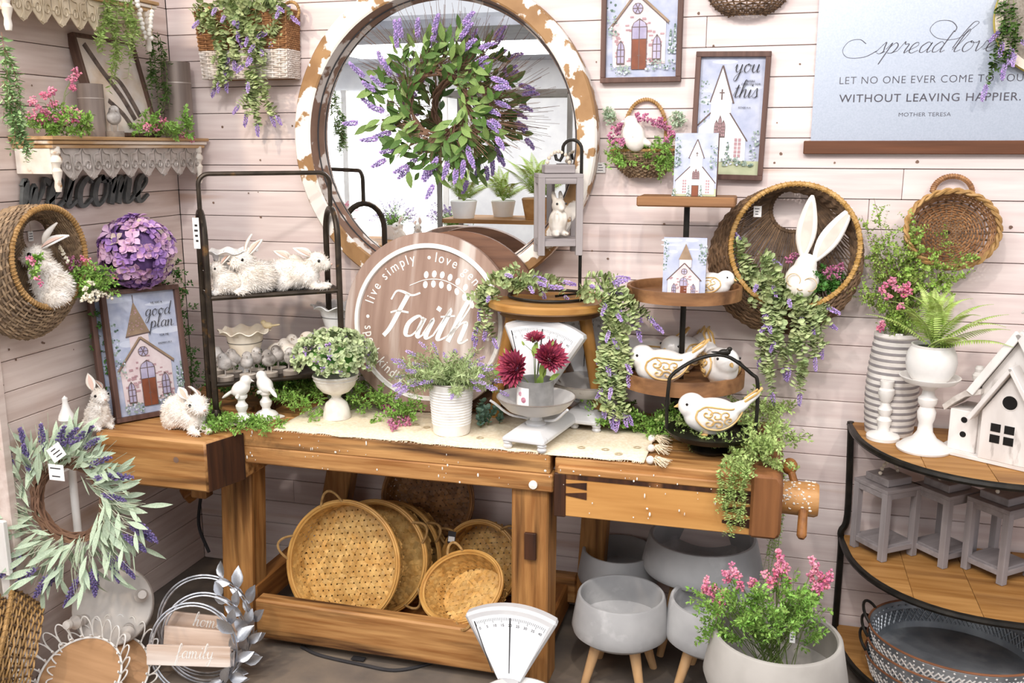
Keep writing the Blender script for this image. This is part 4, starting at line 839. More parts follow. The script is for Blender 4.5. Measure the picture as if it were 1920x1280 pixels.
# rabbit basket
rc = Vector((.057, 0, 1.34)); moon_basket('wall_basket', 'large round willow basket with a hole holding a long eared rabbit head', WT((rc.x, -.004, rc.z)), (.0, .115, .068, .008), (-.025, -.035, .215, .06), (.008, .012, .190, .13), 48, 26, (w_dark, w_dark, w_gold))
price_tag('price_tag', 'small price tag in the large rabbit basket on the wall', WT(at(1421, 385, -.07)), .024, .034, hang=.002)
hpos = at(1503, 525, -.13); tilt = 14; r = thing('rabbit_bust', 'white wooden rabbit head with tall ears and painted spectacles in the basket', 'figurine', hpos, (0, math.radians(tilt), 0))
m_wrab = mat('whitewashed_wood', 'f4f0ea', 'e2dad0', scale=14, stretch=(1, 1, .3), rough=.7, bump=.3, c3='a89a8c', t3=.7, w3=.03, s3=16)
me = blob([((0, 0, 0), (.052, .035, .055)), ((0, -.012, -.02), (.043, .035, .035)), ((-.002, 0, .045), (.034, .026, .04))], .005, 4); me.materials.append(m_wrab); obj('head', me, r)
for sx, ang in ((-1, -9), (1, 17)):
    prof = crom([(0, 0, 0), (-.026, .05, 0), (-.031, .1, 0), (-.018, .165, 0), (0, .20, 0), (.016, .165, 0), (.028, .1, 0), (.022, .05, 0)], 4, closed=True)
    E_ = basis(RY(ang) @ Vector((1, 0, 0)), RY(ang) @ Vector((0, 0, 1)), (0, -1, 0), (sx*.016, .004, .06)); e = MB().prism([(p.x, p.y) for p in prof], -.008, .008, E_).build('ear', m_wrab, r, bevel=.004)
    MB().prism([(p.x*.5, .02+p.y*.8) for p in prof], .0078, .0092, E_).build('ear_groove', mat('ear_groove_grey', 'cfc6ba', 'e0d8cc', scale=20), e)
for sx in (-1, 1): MB().tube([(sx*.025+.02*math.cos(a), -.038-.004*math.cos(a*1.0), -.002+.02*math.sin(a)) for a in [k*PI/9 for k in range(18)]], .0016, 4, closed=True).build('spectacle', m_cord, r)
MB().tube([(-.008, -.047, -.022), (0, -.048, -.026), (.008, -.047, -.022)], .002, 5).build('nose', m_cord, r)
euc_bunch('trailing_plant', 'lavender and eucalyptus garland spilling out of the rabbit basket', at(1450, 560, -.13), [A(-.12, (1395, 480), (1400, 530), (1430, 560), (1440, 600, -.03)), A(-.12, (1420, 470), (1450, 500, -.02), (1460, 560, -.03), (1450, 620, -.03), (1440, 690), (1447, 735)), A(-.12, (1430, 500), (1460, 540, -.03), (1462, 620, -.03), (1470, 690)), A(-.12, (1390, 470), (1410, 510), (1440, 550, -.03), (1432, 620, -.03), (1425, 670)), A(-.13, (1470, 540), (1500, 560, -.03), (1510, 620, -.03), (1503, 690), (1500, 735)), A(-.13, (1490, 555), (1520, 580, -.02), (1525, 630), (1528, 670)), A(-.13, (1460, 530), (1485, 565, -.03), (1490, 630), (1480, 690)), A(-.12, (1400, 520), (1425, 520, -.02), (1445, 535)), A(-.13, (1500, 550), (1530, 565), (1550, 575)), A(-.12, (1385, 490), (1395, 460), (1388, 450)), A(-.13, (1470, 555), (1500, 550, -.02), (1530, 560)), A(-.13, (1440, 545), (1470, 560, -.03), (1490, 570)), A(-.13, (1505, 570), (1535, 600, -.02), (1540, 650))], size=.028)
bouquet('flower_bunch', 'mauve pink flowers and greens behind the rabbit head', [at(x, y, -.09) for x, y in ((1550, 510), (1562, 505), (1570, 515), (1575, 500), (1558, 520), (1490, 480), (1480, 485))], at(1550, 550, -.09).z, dict(stems=g_stem, leaves=g_deep, blooms=b_mauve), 22, (.035, .02, .06), gl=.05)
# round tray basket
r = thing('wall_basket', 'round shallow willow tray basket with a top handle on the wall at right', 'basket', T=WT((.512, -.004, 1.39)) @ Matrix.Rotation(math.radians(-14), 4, 'X'))
def S4(u, v): a = 2*PI*u; q = .006+.104*min(1, v*1.6)+.022*max(0, v*1.6-1); return Vector((q*math.cos(a)*1.04, q*math.sin(a)*.93, .02+.065*max(0, (v-.55)/.45)))
mw, ms = weave(S4, 30, 22, .0032, .0035, .0035); mw.build('weave', w_brown, r, kind='stuff'); ms.build('stakes', w_dark, r, kind='stuff')
for k in (0, 1): MB().tube([S4(j/90, 1)+Vector((0, 0, .005+.005*math.sin(j*.9+k*PI)))*1+Vector((math.cos(j*2*PI/90), math.sin(j*2*PI/90), 0))*.005*math.cos(j*.9+k*PI) for j in range(90)], .0055, 5, closed=True).build('rim_braid', w_tan, r)
rope_ring(MB(), [Vector((.055*math.cos(a), .115+.05*math.sin(a), .06)) for a in [k*PI/18 for k in range(19)]], .007, 26, .0032, closed=False).build('handle', w_brown, r)
# ================================================================ BENCH TOP, LEFT HALF
# hydrangea ball topiary
hc = atx(258, 472, -2.02); r = thing('hydrangea_topiary', 'purple hydrangea flower ball on a leafy green column in the corner', 'topiary', (hc.x, hc.y, BZ))
m_hyd = [mat('hydrangea_petal_%d' % k, a, b, scale=3, lo=.3, hi=.7, rough=.6, spec=.2) for k, (a, b) in enumerate((('8d6bb0', 'b48cc4'), ('7a589f', 'a884bd'), ('c79fc6', 'd9b9cf'), ('a273b0', 'd9b3c0'), ('d8cba8', 'c9a9c0')))]
def floret():
    mb = MB(); T = leaf_t(.72, .22, .1, 4, wide=.6)
    for k in range(4): mb.inst(T[0], T[1], [Matrix.Rotation(k*PI/2+.1, 4, 'Z') @ Matrix.Rotation(U(-.6, -.2), 4, 'Y')])
    return mb
FLO = [floret().mesh('floret', m, smooth=3) for m in m_hyd]; rb = .112
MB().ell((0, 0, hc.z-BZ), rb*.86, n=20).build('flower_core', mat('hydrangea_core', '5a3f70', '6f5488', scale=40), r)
for i in range(190):
    z = 1-2*(i+.5)/190; a = i*2.39996; q = math.sqrt(1-z*z); v = (Vector((q*math.cos(a), q*math.sin(a), z))+rv(.12)).normalized()
    if v.y > .5 : continue
    o = obj('floret', rnd.choice(FLO[:4]) if U(0, 1) < .93 else FLO[4], r); x = (v.orthogonal()+rv(.3)).normalized(); x = (x-v*x.dot(v)).normalized(); s_ = U(.026, .036); v = (v+rv(.3)).normalized(); x = (x-v*x.dot(v)).normalized()
    o.matrix_local = basis(x*s_, v.cross(x)*s_, v*s_, Vector((0, 0, hc.z-BZ))+v*rb*U(.9, 1.04))
P = Plant(); fx0 = Vector((.55, .835, 0)); fn0 = Vector((.835, -.55, 0))
for i in range(460):
    z = U(.79, hc.z-.07); t_ = (z-.79)/.45; p = Vector((-2.062, -.61, z))+fx0*U(-.09+.02*t_, .37-.04*t_)-fn0*U(.155, .24)
    p.x = max(p.x, XL+.055+U(0, .02))
    P.feather(p, Vector((U(-1, 1), U(-1, .6), U(-.2, .8))), U(.03, .05), .012, nb=4, nl=5)
o = P.done(r, dict(stems=g_stem, leaves=g_deep))
MB().tube([(.03, .12, 0), (.03, .12, .3), (0, .03, hc.z-BZ)], .012, 8).build('trunk', g_twig, r)
# good plan pictures
fx = Vector((.55, .835, 0)).normalized(); fn_ = Vector((fx.y, -fx.x, 0)); lean = math.radians(7); fy = (Vector((0, 0, 1))*math.cos(lean)-fn_*math.sin(lean)); fz = fx.cross(fy)
p0 = Vector((-2.062, -.610, .7585))
framed('framed_picture', 'framed stone church picture reading good plan standing on the bench', basis(fx, fy, fz, p0), .257, .435, stone_church, [('t', 'HE HAS A', .72, .90, .009), ('s', 'good', .72, .80, .022), ('s', 'plan', .76, .70, .022), ('t', 'FOR ME', .78, .625, .009), ('t', 'JEREMIAH 29:11', .78, .56, .007)])
framed('framed_picture', 'second dark wood frame hidden behind the good plan picture', basis(fx, fy, fz, p0-fn_*.045-fx*.025+Vector((0, 0, .0))), .257, .435, lambda P: None, [])
bunny('lying', 'white fluffy bunny lying on the beam in front of the church picture', (-1.795, -.60, .757), math.radians(-28), .88)
bunny('sitting', 'white upright bunny with laid back ear left of the church picture', (-2.075, -.665, .757), math.radians(-25), .74)
# ---------------------------------------------------------------- two tier rack
rk = thing('tiered_rack', 'aged bronze two tier wire rack with arched sides and top handle', 'rack', T=Matrix.Translation((at(404, 750, -.50).x, -.50, BZ)) @ Matrix.Rotation(math.radians(40), 4, 'Z'))
RW, RD, ZL, ZU = .43, .165, .115, .405; RT = rk.matrix_world
for x in (0, RW):
    pts = [Vector((x, 0, 0)), Vector((x, 0, .3)), Vector((x, 0, .585))]+[Vector((x, RD/2-RD/2*math.cos(a), .585+.095*math.sin(a))) for a in [k*PI/12 for k in range(1, 12)]]+[Vector((x, RD, .585)), Vector((x, RD, 0))]
    MB().tube(pts, .0105, 10).build('side_arch', m_bronze, rk)
    for y in (0, RD): MB().lathe([(0, 0), (.018, 0), (.02, .012), (.013, .03), (.011, .034)], 12, Matrix.Translation((x, y, 0))).build('foot', m_bronze, rk)
hz_, rr_ = .80, .035
pts = [Vector((0, RD/2, .68)), Vector((0, RD/2, hz_-rr_))]+[Vector((rr_-rr_*math.cos(a), RD/2, hz_-rr_+rr_*math.sin(a))) for a in [k*PI/12 for k in range(1, 7)]]+[Vector((RW-rr_+rr_*math.sin(a), RD/2, hz_-rr_+rr_*math.cos(a))) for a in [k*PI/12 for k in range(0, 7)]]+[Vector((RW, RD/2, .68))]
MB().tube(pts, .0075, 8).build('handle', m_bronze, rk)
m_trayr = mat('dark_metal_tray', '4d463f', '3a342e', scale=20, rough=.5, metal=.4)
for z in (ZL, ZU):
    MB().tube([(0, 0, z), (RW, 0, z), (RW, RD, z), (0, RD, z)], .0085, 8, closed=True).build('shelf_rail', m_bronze, rk); MB().box((RW/2, RD/2, z+.001), (RW-.01, RD-.01, .005)).build('shelf_plate', m_trayr, rk)
price_tag('price_tag', 'long white price tag tied to the left arch of the bronze rack', WT(at(366, 405, -.515)), .023, .098, hang=.005, lines=4)
def rk_at(x, y, z): return RT @ Vector((x*RW/.475, y*RD/.215, z))
def enamel(label, loc, R, hgt, cream=False, waves=9, name='scalloped_bowl', group='scalloped enamel bowls'):
    r = thing(name, label, 'bowl', loc, group=group); n = 72; V = []; F = []
    prof = [(0, 0), (.45, 0), (.5, .04), (.58, .35), (.66, .62), (.72, .85), (.86, .97), (1, 1.0), (.98, 1.03), (.84, 1.0), (.68, .85), (.55, .35), (.45, .08), (0, .06)]
    for i, (q, z) in enumerate(prof):
        for k in range(n):
            a = 2*PI*k/n; wv = (1+.05*math.cos(waves*a)*(q > .8)); zz = z+.06*math.sin(waves*a)*(q > .8); V.append((q*R*wv*math.cos(a), q*R*wv*math.sin(a), zz*hgt))
    for i in range(len(prof)-1):
        for k in range(n): F.append((i*n+k, i*n+(k+1) % n, (i+1)*n+(k+1) % n, (i+1)*n+k))
    MB().add(V, F).build('bowl', mat('cream_enamel', 'f4ead8', 'e6d6bc', scale=9, rough=.35) if cream else mat('white_enamel', 'f4f3f1', 'e4e2df', scale=9, rough=.3), r)
    MB().tube([(.665*R*math.cos(a)*1.01, .665*R*math.sin(a)*1.01, .62*hgt) for a in [k*2*PI/40 for k in range(40)]], .0012, 4, closed=True).build('rim_line', m_ink, r); return r
enamel('white scalloped bowl at the back of the upper rack shelf', rk_at(.10, .115, ZU+.005+.062), .085, .075)
MB().lathe([(0, 0), (.05, 0), (.02, .02), (.018, .05), (.04, .062), (0, .062)], 20).build('pedestal', m_white, thing('bowl_pedestal', 'small white foot carrying the bowl on the upper rack shelf', 'pedestal', rk_at(.10, .115, ZU+.005)))
bunny('small', 'small white bunny at the left end of the upper rack shelf', rk_at(.065, .05, ZU+.004), math.radians(228), .85)
bunny('small', 'white bunny with raised ears in the middle of the upper rack shelf', rk_at(.165, .045, ZU+.004), math.radians(235), 1.1)
bunny('lying', 'largest white fluffy bunny at the right of the upper rack shelf', rk_at(.325, .08, ZU+.004), math.radians(14), .88)
bunny('lying', 'white bunny half hidden behind the largest one on the upper rack shelf', rk_at(.265, .155, ZU+.004), math.radians(10), .8)
enamel('cream scalloped bowl at the back of the lower rack shelf', rk_at(.14, .185, ZL+.05), .088, .10, True)
MB().lathe([(0, 0), (.035, 0), (.025, .02), (.035, .045), (0, .045)], 20).build('pedestal', m_white, thing('bowl_pedestal', 'low foot under the cream bowl on the lower rack shelf', 'pedestal', rk_at(.14, .185, ZL+.005)))
bp_ = rk_at(.225, .165, ZL+.152); r = thing('bird_finial', 'small cream bird perched on the rim of the cream bowl', 'figurine', bp_)
me = blob([((0, 0, .012), (.02, .011, .012)), ((-.016, 0, .022), (.010, .009, .009)), ((.028, 0, .014), (.022, .006, .004), RY(-10))], .002, 3); me.materials.append(mat('cream_stone', 'e3cfa6', 'c9b285', scale=30)); obj('body', me, r)
# speckled birds
sb_me = blob([((0, 0, .05), (.045, .036, .038), RY(-18)), ((.03, 0, .085), (.024, .022, .022)), ((-.055, 0, .036), (.034, .014, .009), RY(-18)), ((.0, 0, .028), (.028, .026, .02))], .0045, 3); sb_me.materials.append(mat('speckled_stone_bird', 'e9e2d8', 'd0c4b4', scale=18, rough=.75, bump=.3, c3='7d6448', t3=.63, w3=.03, s3=45))
sb_beak = MB().tube([(.05, 0, .086), (.062, 0, .082)], [.005, .0005], 6).mesh('beak', m_speck); sb_leg = MB().tube([(0, 0, 0), (0, 0, .03)], .0018, 5).mesh('leg', m_leg)
for lab, (x, y), rz, sc in (('speckled stone bird facing left behind the chicks', (.30, .12), 170, .85), ('speckled stone bird looking right next to the cream bowl', (.26, .18), 10, .85), ('speckled stone bird with tail to the right in the back row', (.34, .185), 165, .9), ('large speckled bird on wire legs at the right of the lower rack shelf', (.395, .06), -150, 1.15), ('speckled bird peeking over the large one on the lower rack shelf', (.41, .15), -20, 1.2)):
    r = thing('bird_figurine', lab, 'figurine', rk_at(x, y, ZL+.004+.02), (0, 0, math.radians(rz)), 'speckled birds on the rack'); r.scale = (sc,)*3; obj('body', sb_me, r); obj('beak', sb_beak, r)
    for dy in (-.012, .012): obj('leg', sb_leg, r, T=Matrix.Translation((0, dy, -.02/sc)))
for lab, (x, y), rz in (('grey chick at the front left post of the lower rack shelf', (.045, .042), 215), ('front grey chick second from the left post', (.125, .036), -60), ('front grey chick third from the left post', (.205, .036), -110), ('front grey chick nearest the urn on the lower rack shelf', (.285, .036), -80), ('grey chick in the second row between the first two front chicks', (.085, .115), 200), ('grey chick in the second row between the middle front chicks', (.168, .112), -30), ('grey chick at the right of the second row', (.25, .112), -150), ('grey chick in the back left corner of the lower rack shelf', (.04, .185), 190)):
    chick(lab, rk_at(x, y, ZL+.004), math.radians(rz), .98)
enamel('white scalloped bowl standing behind the rack next to the round sign', (at(640, 640, -.12).x, -.12, 1.0), .1, .1)
MB().lathe([(0, 0), (.06, 0), (.04, .015), (.012, .05), (.012, .19), (.03, .225), (.045, .236), (0, .236)], 20).build('pedestal', m_white, thing('cake_stand', 'white pedestal carrying the bowl behind the rack', 'pedestal', (at(640, 640, -.12).x, -.12, BZ)))
# ---------------------------------------------------------------- white birds on pedestals
pb_me = blob([((0, 0, .02), (.034, .026, .025), RY(-35)), ((.018, 0, .048), (.019, .018, .018)), ((-.042, 0, .002), (.028, .009, .006), RY(-35))], .0035, 3); pb_me.materials.append(m_white)
PED = [(0, 0), (.037, 0), (.038, .008), (.03, .016), (.016, .022), (.013, .03), (.019, .042), (.02, .052), (.012, .062), (.011, .07), (.019, .078), (.02, .086), (0, .088)]
for lab, p, rz in (('white bird on a turned pedestal looking right, left one of the pair', tuple(top(455, 788, BZ+.006)), 15), ('white bird on a turned pedestal looking left, right one of the pair', tuple(top(500, 780, BZ+.006)), 155)):
    r = thing('bird_finial', lab, 'figurine', p, (0, 0, math.radians(rz)), 'white birds on pedestals'); MB().lathe(PED, 20).build('pedestal', m_white, r); MB().box((0, 0, -.002), (.085, .085, .006)).build('plinth', m_chalk, r, bevel=.001)
    obj('body', pb_me, r, T=Matrix.Translation((0, 0, .088))); MB().tube([(.034, 0, .136), (.045, 0, .132)], [.005, .0005], 6).build('beak', m_white, r); MB().tube([(-.005, -.03, .088), (.0, .03, .088)], .006, 8).build('perch', m_white, r)
# ---------------------------------------------------------------- feathery greens on the bench
def greens(name, label, rects, n, Z, mats, L=(.07, .13), size=.013, dirs=None, droop=.4, h=.02, nb=9):
    c = top(sum(q[0]+q[2] for q in rects)/2/len(rects), sum(q[1]+q[3] for q in rects)/2/len(rects), Z); r = thing(name, label, 'greenery', (c.x, c.y, Z)); P = Plant()
    for i in range(n):
        q = rects[i % len(rects)]; p = top(U(q[0], q[2]), U(q[1], q[3]), Z)+Vector((0, 0, U(.005, h))); d = dirs() if dirs else Vector((U(-1, 1), U(-1, .3), U(.05, .9)))
        W = P.feather(p, d, U(*L), size, grav=droop, nb=nb)
    P.done(r, mats); return r
GF = dict(stems=g_stem, leaves=g_fern)
greens('fern_garland', 'feathery green garland lying on the bench around the white urn', [(530, 730, 600, 785), (540, 700, 620, 770), (640, 730, 720, 780), (690, 720, 780, 770), (560, 700, 620, 760)], 120, BZ+.004, GF, h=.045)
greens('fern_garland', 'thin green fern sprigs lying flat at the bench edge before the white birds', [(405, 790, 480, 808), (420, 792, 560, 808), (400, 770, 430, 800)], 36, BZ+.004, GF, L=(.05, .09), h=.006, dirs=lambda: Vector((U(-1, 1), U(-.6, .3), U(.0, .12))), droop=.1)
greens('fern_garland', 'darker green fern filling the shade under the bronze rack', [(420, 720, 480, 745), (470, 700, 560, 740), (480, 720, 540, 750)], 80, BZ+.004, dict(stems=g_stem, leaves=g_deep), h=.05)
# ---------------------------------------------------------------- urn with sedum
up = top(632, 784, BZ); r = thing('urn', 'white footed urn planter on the bench', 'urn', (up.x, up.y, BZ+.004))
MB().lathe([(0, 0), (.046, 0), (.046, .006), (.042, .03), (.036, .05), (.022, .062), (.015, .07), (.018, .078), (.045, .09), (.063, .11), (.07, .13), (.071, .138), (.076, .142), (.074, .148), (.064, .14), (0, .12)], 32).build('urn_body', m_chalk, r)
MB().tube(circ(.0715, 40, .132), .002, 5, closed=True).build('bead_line', m_chalk, r)
def dome(name, label, c, rx, rz, n, size, mats, nbloom, bs=.012):
    r = thing(name, label, 'plant', c); P = Plant(); MB().ell((0, 0, rz*.3), (rx*.74, rx*.74, rz*.42), n=16).build('moss_core', g_deep, r)
    for i in range(n):
        z = U(-.22, 1); a = U(0, 2*PI); q = math.sqrt(max(0, 1-z*z)) if z > 0 else 1-.3*abs(z); v = Vector((q*math.cos(a), q*math.sin(a), z)); p = Vector(c)+Vector((v.x*rx, v.y*rx, rz*.3+v.z*rz*.78))
        for k in range(4):
            d = (v*.55+rv(.8)).normalized(); P.put('leaves', ROUND, along(p, d, v+rv(.3), size*U(.8, 1.25)))
    for i in range(nbloom):
        z = U(-.2, .9); a = U(0, 2*PI); q = math.sqrt(max(0, 1-z*z)); v = Vector((q*math.cos(a), q*math.sin(a), z)); P.cluster(Vector(c)+Vector((v.x*rx, v.y*rx, rz*.3+v.z*rz*.8))*1.0, bs, 12, .0035)
    P.done(r, mats); return r
dome('sedum_plant', 'pale green sedum dome with tiny lavender blooms in the white urn', (up.x, up.y, BZ+.168), .128, .115, 330, .017, dict(leaves=g_sage, blooms=b_lav), 26)
# ---------------------------------------------------------------- faith sign
m_fwood = wood('whitewashed_brown', 'a58b7d', '8f7466', 'y', 6, c3='cfc4bc', t3=.6, w3=.08, s3=14, bump=.2, rough=.6); RF = .303
def leanT(c, deg, yaw=0):
    l = math.radians(deg); y = Vector((0, math.sin(l), math.cos(l))); z = Vector((0, -math.cos(l), math.sin(l))); R_ = Matrix.Rotation(math.radians(yaw), 3, 'Z'); return basis(R_ @ Vector((1, 0, 0)), R_ @ y, R_ @ z, c)
T = leanT((-1.105, -.20, BZ+.004+RF*math.cos(math.radians(7))), 7, 0) @ Matrix.Rotation(math.radians(-4), 4, 'Z')
r = thing('round_sign', 'round whitewashed wooden sign reading Faith with a white ring', 'sign', T=T)
MB().lathe([(0, .012), (RF-.052, .012), (RF-.052, .017), (RF-.002, .017), (RF, .014), (RF, -.012), (RF-.002, -.014), (0, -.014)], 96).build('board', m_fwood, r, smooth=.4)
MB().lathe([(RF-.054, .0125), (RF-.052, .021), (RF-.046, .0195), (RF-.04, .021), (RF-.037, .0175)], 96).build('white_ring', m_white, r)
mb = MB(); TZ = Matrix.Translation((0, 0, .0124))
write_script(mb, 'Faith', .074, Matrix.Translation((-.012, -.055, .0124)), .085, .23, .001, .3)
for i in range(7):
    t = i/6; x = -.02+.17*t; u_ = x-.04; y = .148-3.4*u_*u_-.12*u_
    for s_ in (-1, 1): mb.ell((x, y+s_*.0165, .0126), (.0085, .0125, .0006), RZ(-20*t*s_), n=10)
ribbon(mb, crom([(-.075, .118, 0), (-.02, .143, 0), (.04, .148, 0), (.10, .128, 0), (.15, .09, 0)], 5), .0025, .003, 0, .001, TZ)
def arc_text(txt, rad, a_mid, size, flip=False):
    wds = [.3 if ch in 'il' else (.78 if ch in 'm' else (.36 if ch == ' ' else .5)) for ch in txt]; tot = sum(wds)*size; a = a_mid+tot/2/rad*(-1 if flip else 1)
    for ch, w_ in zip(txt, wds):
        sg = 1 if flip else -1; am = a+sg*w_*size/2/rad; a += sg*w_*size/rad
        if ch == ' ': continue
        text_into(mb, ch, size, Matrix.Translation((rad*math.cos(am), rad*math.sin(am), .0126)) @ Matrix.Rotation(am+(PI/2 if flip else -PI/2), 4, 'Z') @ Matrix.Diagonal((.82, 1, 1, 1)), 1, .0002)
for txt, deg in (('live simply', 138), ('love generously', 44), ('speak kindly', 220)): arc_text(txt, RF*(.76 if deg > 200 else .68), math.radians(deg), .047, deg > 200)
for deg in (94, 181, 260, 352): mb.ell((RF*.72*math.cos(math.radians(deg)), RF*.72*math.sin(math.radians(deg)), .0126), (.006, .006, .0006), n=10)
mb.build('lettering', m_white, r, smooth=0)
r = thing('round_board', 'plain dark round wooden board leaning behind the Faith sign', 'board', T=leanT((-1.02, -.15, BZ+.004+.303), 6)); MB().lathe([(0, .012), (.298, .012), (.303, .008), (.303, -.012), (0, -.012)], 80).build('board', wood('dark_round_board', '7a5640', '5e4030', 'x', 6), r)
# ---------------------------------------------------------------- bucket with lavender
bp2 = top(847, 812, BZ); r = thing('ribbed_bucket', 'white ribbed metal bucket planter on the runner', 'bucket', (bp2.x, bp2.y, BZ+.005)); hb = .165; prof = [(0, 0), (.056, 0), (.058, .004)]
for k in range(13): z = .03+.115*k/13; R_ = .058+.012*z/hb; prof += [(R_, z), (R_+.0022, z+.0035), (R_, z+.007)]
prof += [(.070, .15), (.0715, .162), (.073, .165), (.071, .167), (.068, .162), (.062, .12), (0, .12)]
MB().lathe(prof, 40).build('bucket', mat('distressed_white_tin', 'f1f0ee', 'dedcda', scale=30, rough=.5, c3='8f8c8a', t3=.68, w3=.03, s3=30), r); MB().tube(circ(.0722, 40, .166), .0022, 6, closed=True).build('rim', mat('worn_rim', '6f6b66', '9a958f', rough=.4, metal=.5), r)
MB().lathe([(0, .148), (.066, .148)], 24).build('soil', mat('dark_soil', '3a4430', '2c3424'), r)
P = Plant(); c = Vector((bp2.x, bp2.y, BZ+.155)); r = thing('lavender_plant', 'bushy lavender with purple spikes growing from the ribbed bucket', 'plant', c)
for i in range(110):
    a = U(0, 2*PI); d = Vector((math.cos(a)*U(.2, 1.3), math.sin(a)*U(.2, 1.0), U(.35, 1.0))); W = walk(c+Vector((math.cos(a), math.sin(a), 0))*U(0, .05), d, U(.09, .17), 8, .9, .12); P.stem(W, .001); P.leaves(W, NEEDLE, .024, 24, 'needles', spread=.7, t0=.15)
    if i % 2 == 0: P.spike(W[-1], W[-1]-W[-2], U(.03, .045), .006, n=24)
P.done(r, dict(stems=g_stem, needles=g_rose, blooms=b_lav))
# pink sprig and iron ring
bouquet('flower_bunch', 'mauve pink sprig lying at the front of the fern garland', [top(x, y, BZ+.02) for x, y in ((722, 762), (730, 768), (740, 775), (742, 785), (748, 790), (735, 792), (738, 800), (755, 780), (760, 770), (764, 790))], BZ+.004, dict(stems=g_stem, leaves=g_fern, blooms=b_mauve), 14, (.05, .03, .04))
r = thing('iron_ring', 'dark iron ring handle sticking up behind the pink sprig', 'ring', top(765, 770, BZ)); T = WT((0, 0, 0)); MB().tube([Vector((.03*math.cos(a), 0, .055+.03*math.sin(a))) for a in [k*PI/12-.3 for k in range(17)]], .0045, 8).tube([(0.03, 0, .05), (.03, 0, 0)], .0045, 8).build('ring', m_black, r); MB().lathe([(0, 0), (.03, 0), (.028, .005), (0, .006)], 16).build('foot', m_black, r)
# ================================================================ BENCH TOP, RIGHT HALF
# runner
m_lin = mat('cream_linen', 'efe3cc', 'e2d2b4', scale=120, rough=.9, detail=2, c3='cbb993', t3=.72, w3=.03, s3=40)
r = thing('table_runner', 'cream linen table runner with bead tassels along the bench top', 'runner', (-.9, -.42, BZ))
n = 60; V = []; F = []
for i in range(n+1):
    x = -1.50+(1.18)*i/n; w0 = -.567+.004*math.sin(i*.9); w1 = -.20+.004*math.sin(i*.7)
    for y in (w0, -.45, -.33, w1): V.append((x, y+.004*math.sin(i*.35), BZ+.0035+.0012*math.sin(i*1.3+y*40)))
for i in range(n):
    for k in range(3): a = i*4+k; F.append((a, a+4, a+5, a+1))
o = wp(r, MB().add(V, F), 'cloth', m_lin); o.modifiers.new('t', 'SOLIDIFY').thickness = .002
fr = MB()
for i in range(260): x = U(-1.5, -.32); fr.tube([(x, -.567, BZ+.004), (x+U(-.003, .003), -.574, BZ+.002)], .0009, 3)
wp(r, fr, 'fringe', m_lin, kind='stuff')
for k, (px, py) in enumerate(((1222, 822), (1221, 840), (1219, 862))):
    b = top(px, py, BZ+.012); wp(r, MB().ell(b, .012, n=12), 'bead', m_chalk); fl = MB()
    for i in range(90): d = Vector((U(.5, 1.2), U(-.5, .5), U(-.12, .3))); fl.tube([b+Vector((.008, 0, 0)), b+d*.025+Vector((0, 0, .004)), b+d*U(.035, .055)+Vector((0, 0, -.008))], .0012, 3)
    wp(r, fl, 'tassel', m_lin, kind='stuff')
for k, (px, py) in enumerate(((1195, 838), (1090, 838), (1135, 842), (800, 800), (900, 820), (780, 795), (1160, 850))):
    c = top(px, py, BZ+.006); wp(r, MB().lathe([(.006, 0), (.009, .0003), (.012, 0)], 12, Matrix.Translation(c)), 'printed_motif', mat('runner_motif', 'cdbf9f', 'bfae8c'))
# succulents by the bucket
P = Plant(); c = top(918, 800, BZ); r = thing('succulent_stems', 'dusty blue green succulent stems on the runner beside the scale', 'plant', (c.x, c.y, BZ+.004)); g_succ = lm('succulent_blue', '8fae9a', '6d8f80', .25)
for i in range(8):
    b = Vector((c.x+U(-.04, .03), c.y+U(-.03, .05), BZ+.005)); W = walk(b, (U(-.3, .2), U(-.4, .2), 1), U(.04, .085), 5, .1); P.stem(W, .002)
    for k in range(26): t = U(.1, 1); p, d = seg(W, t); a = k*2.4; o = d.orthogonal().normalized(); o = Matrix.Rotation(a, 3, d) @ o; P.put('leaves', ROUND, along(p, o*.9+d*.5, d, U(.013, .02)))
P.done(r, dict(stems=g_stem, leaves=g_succ))
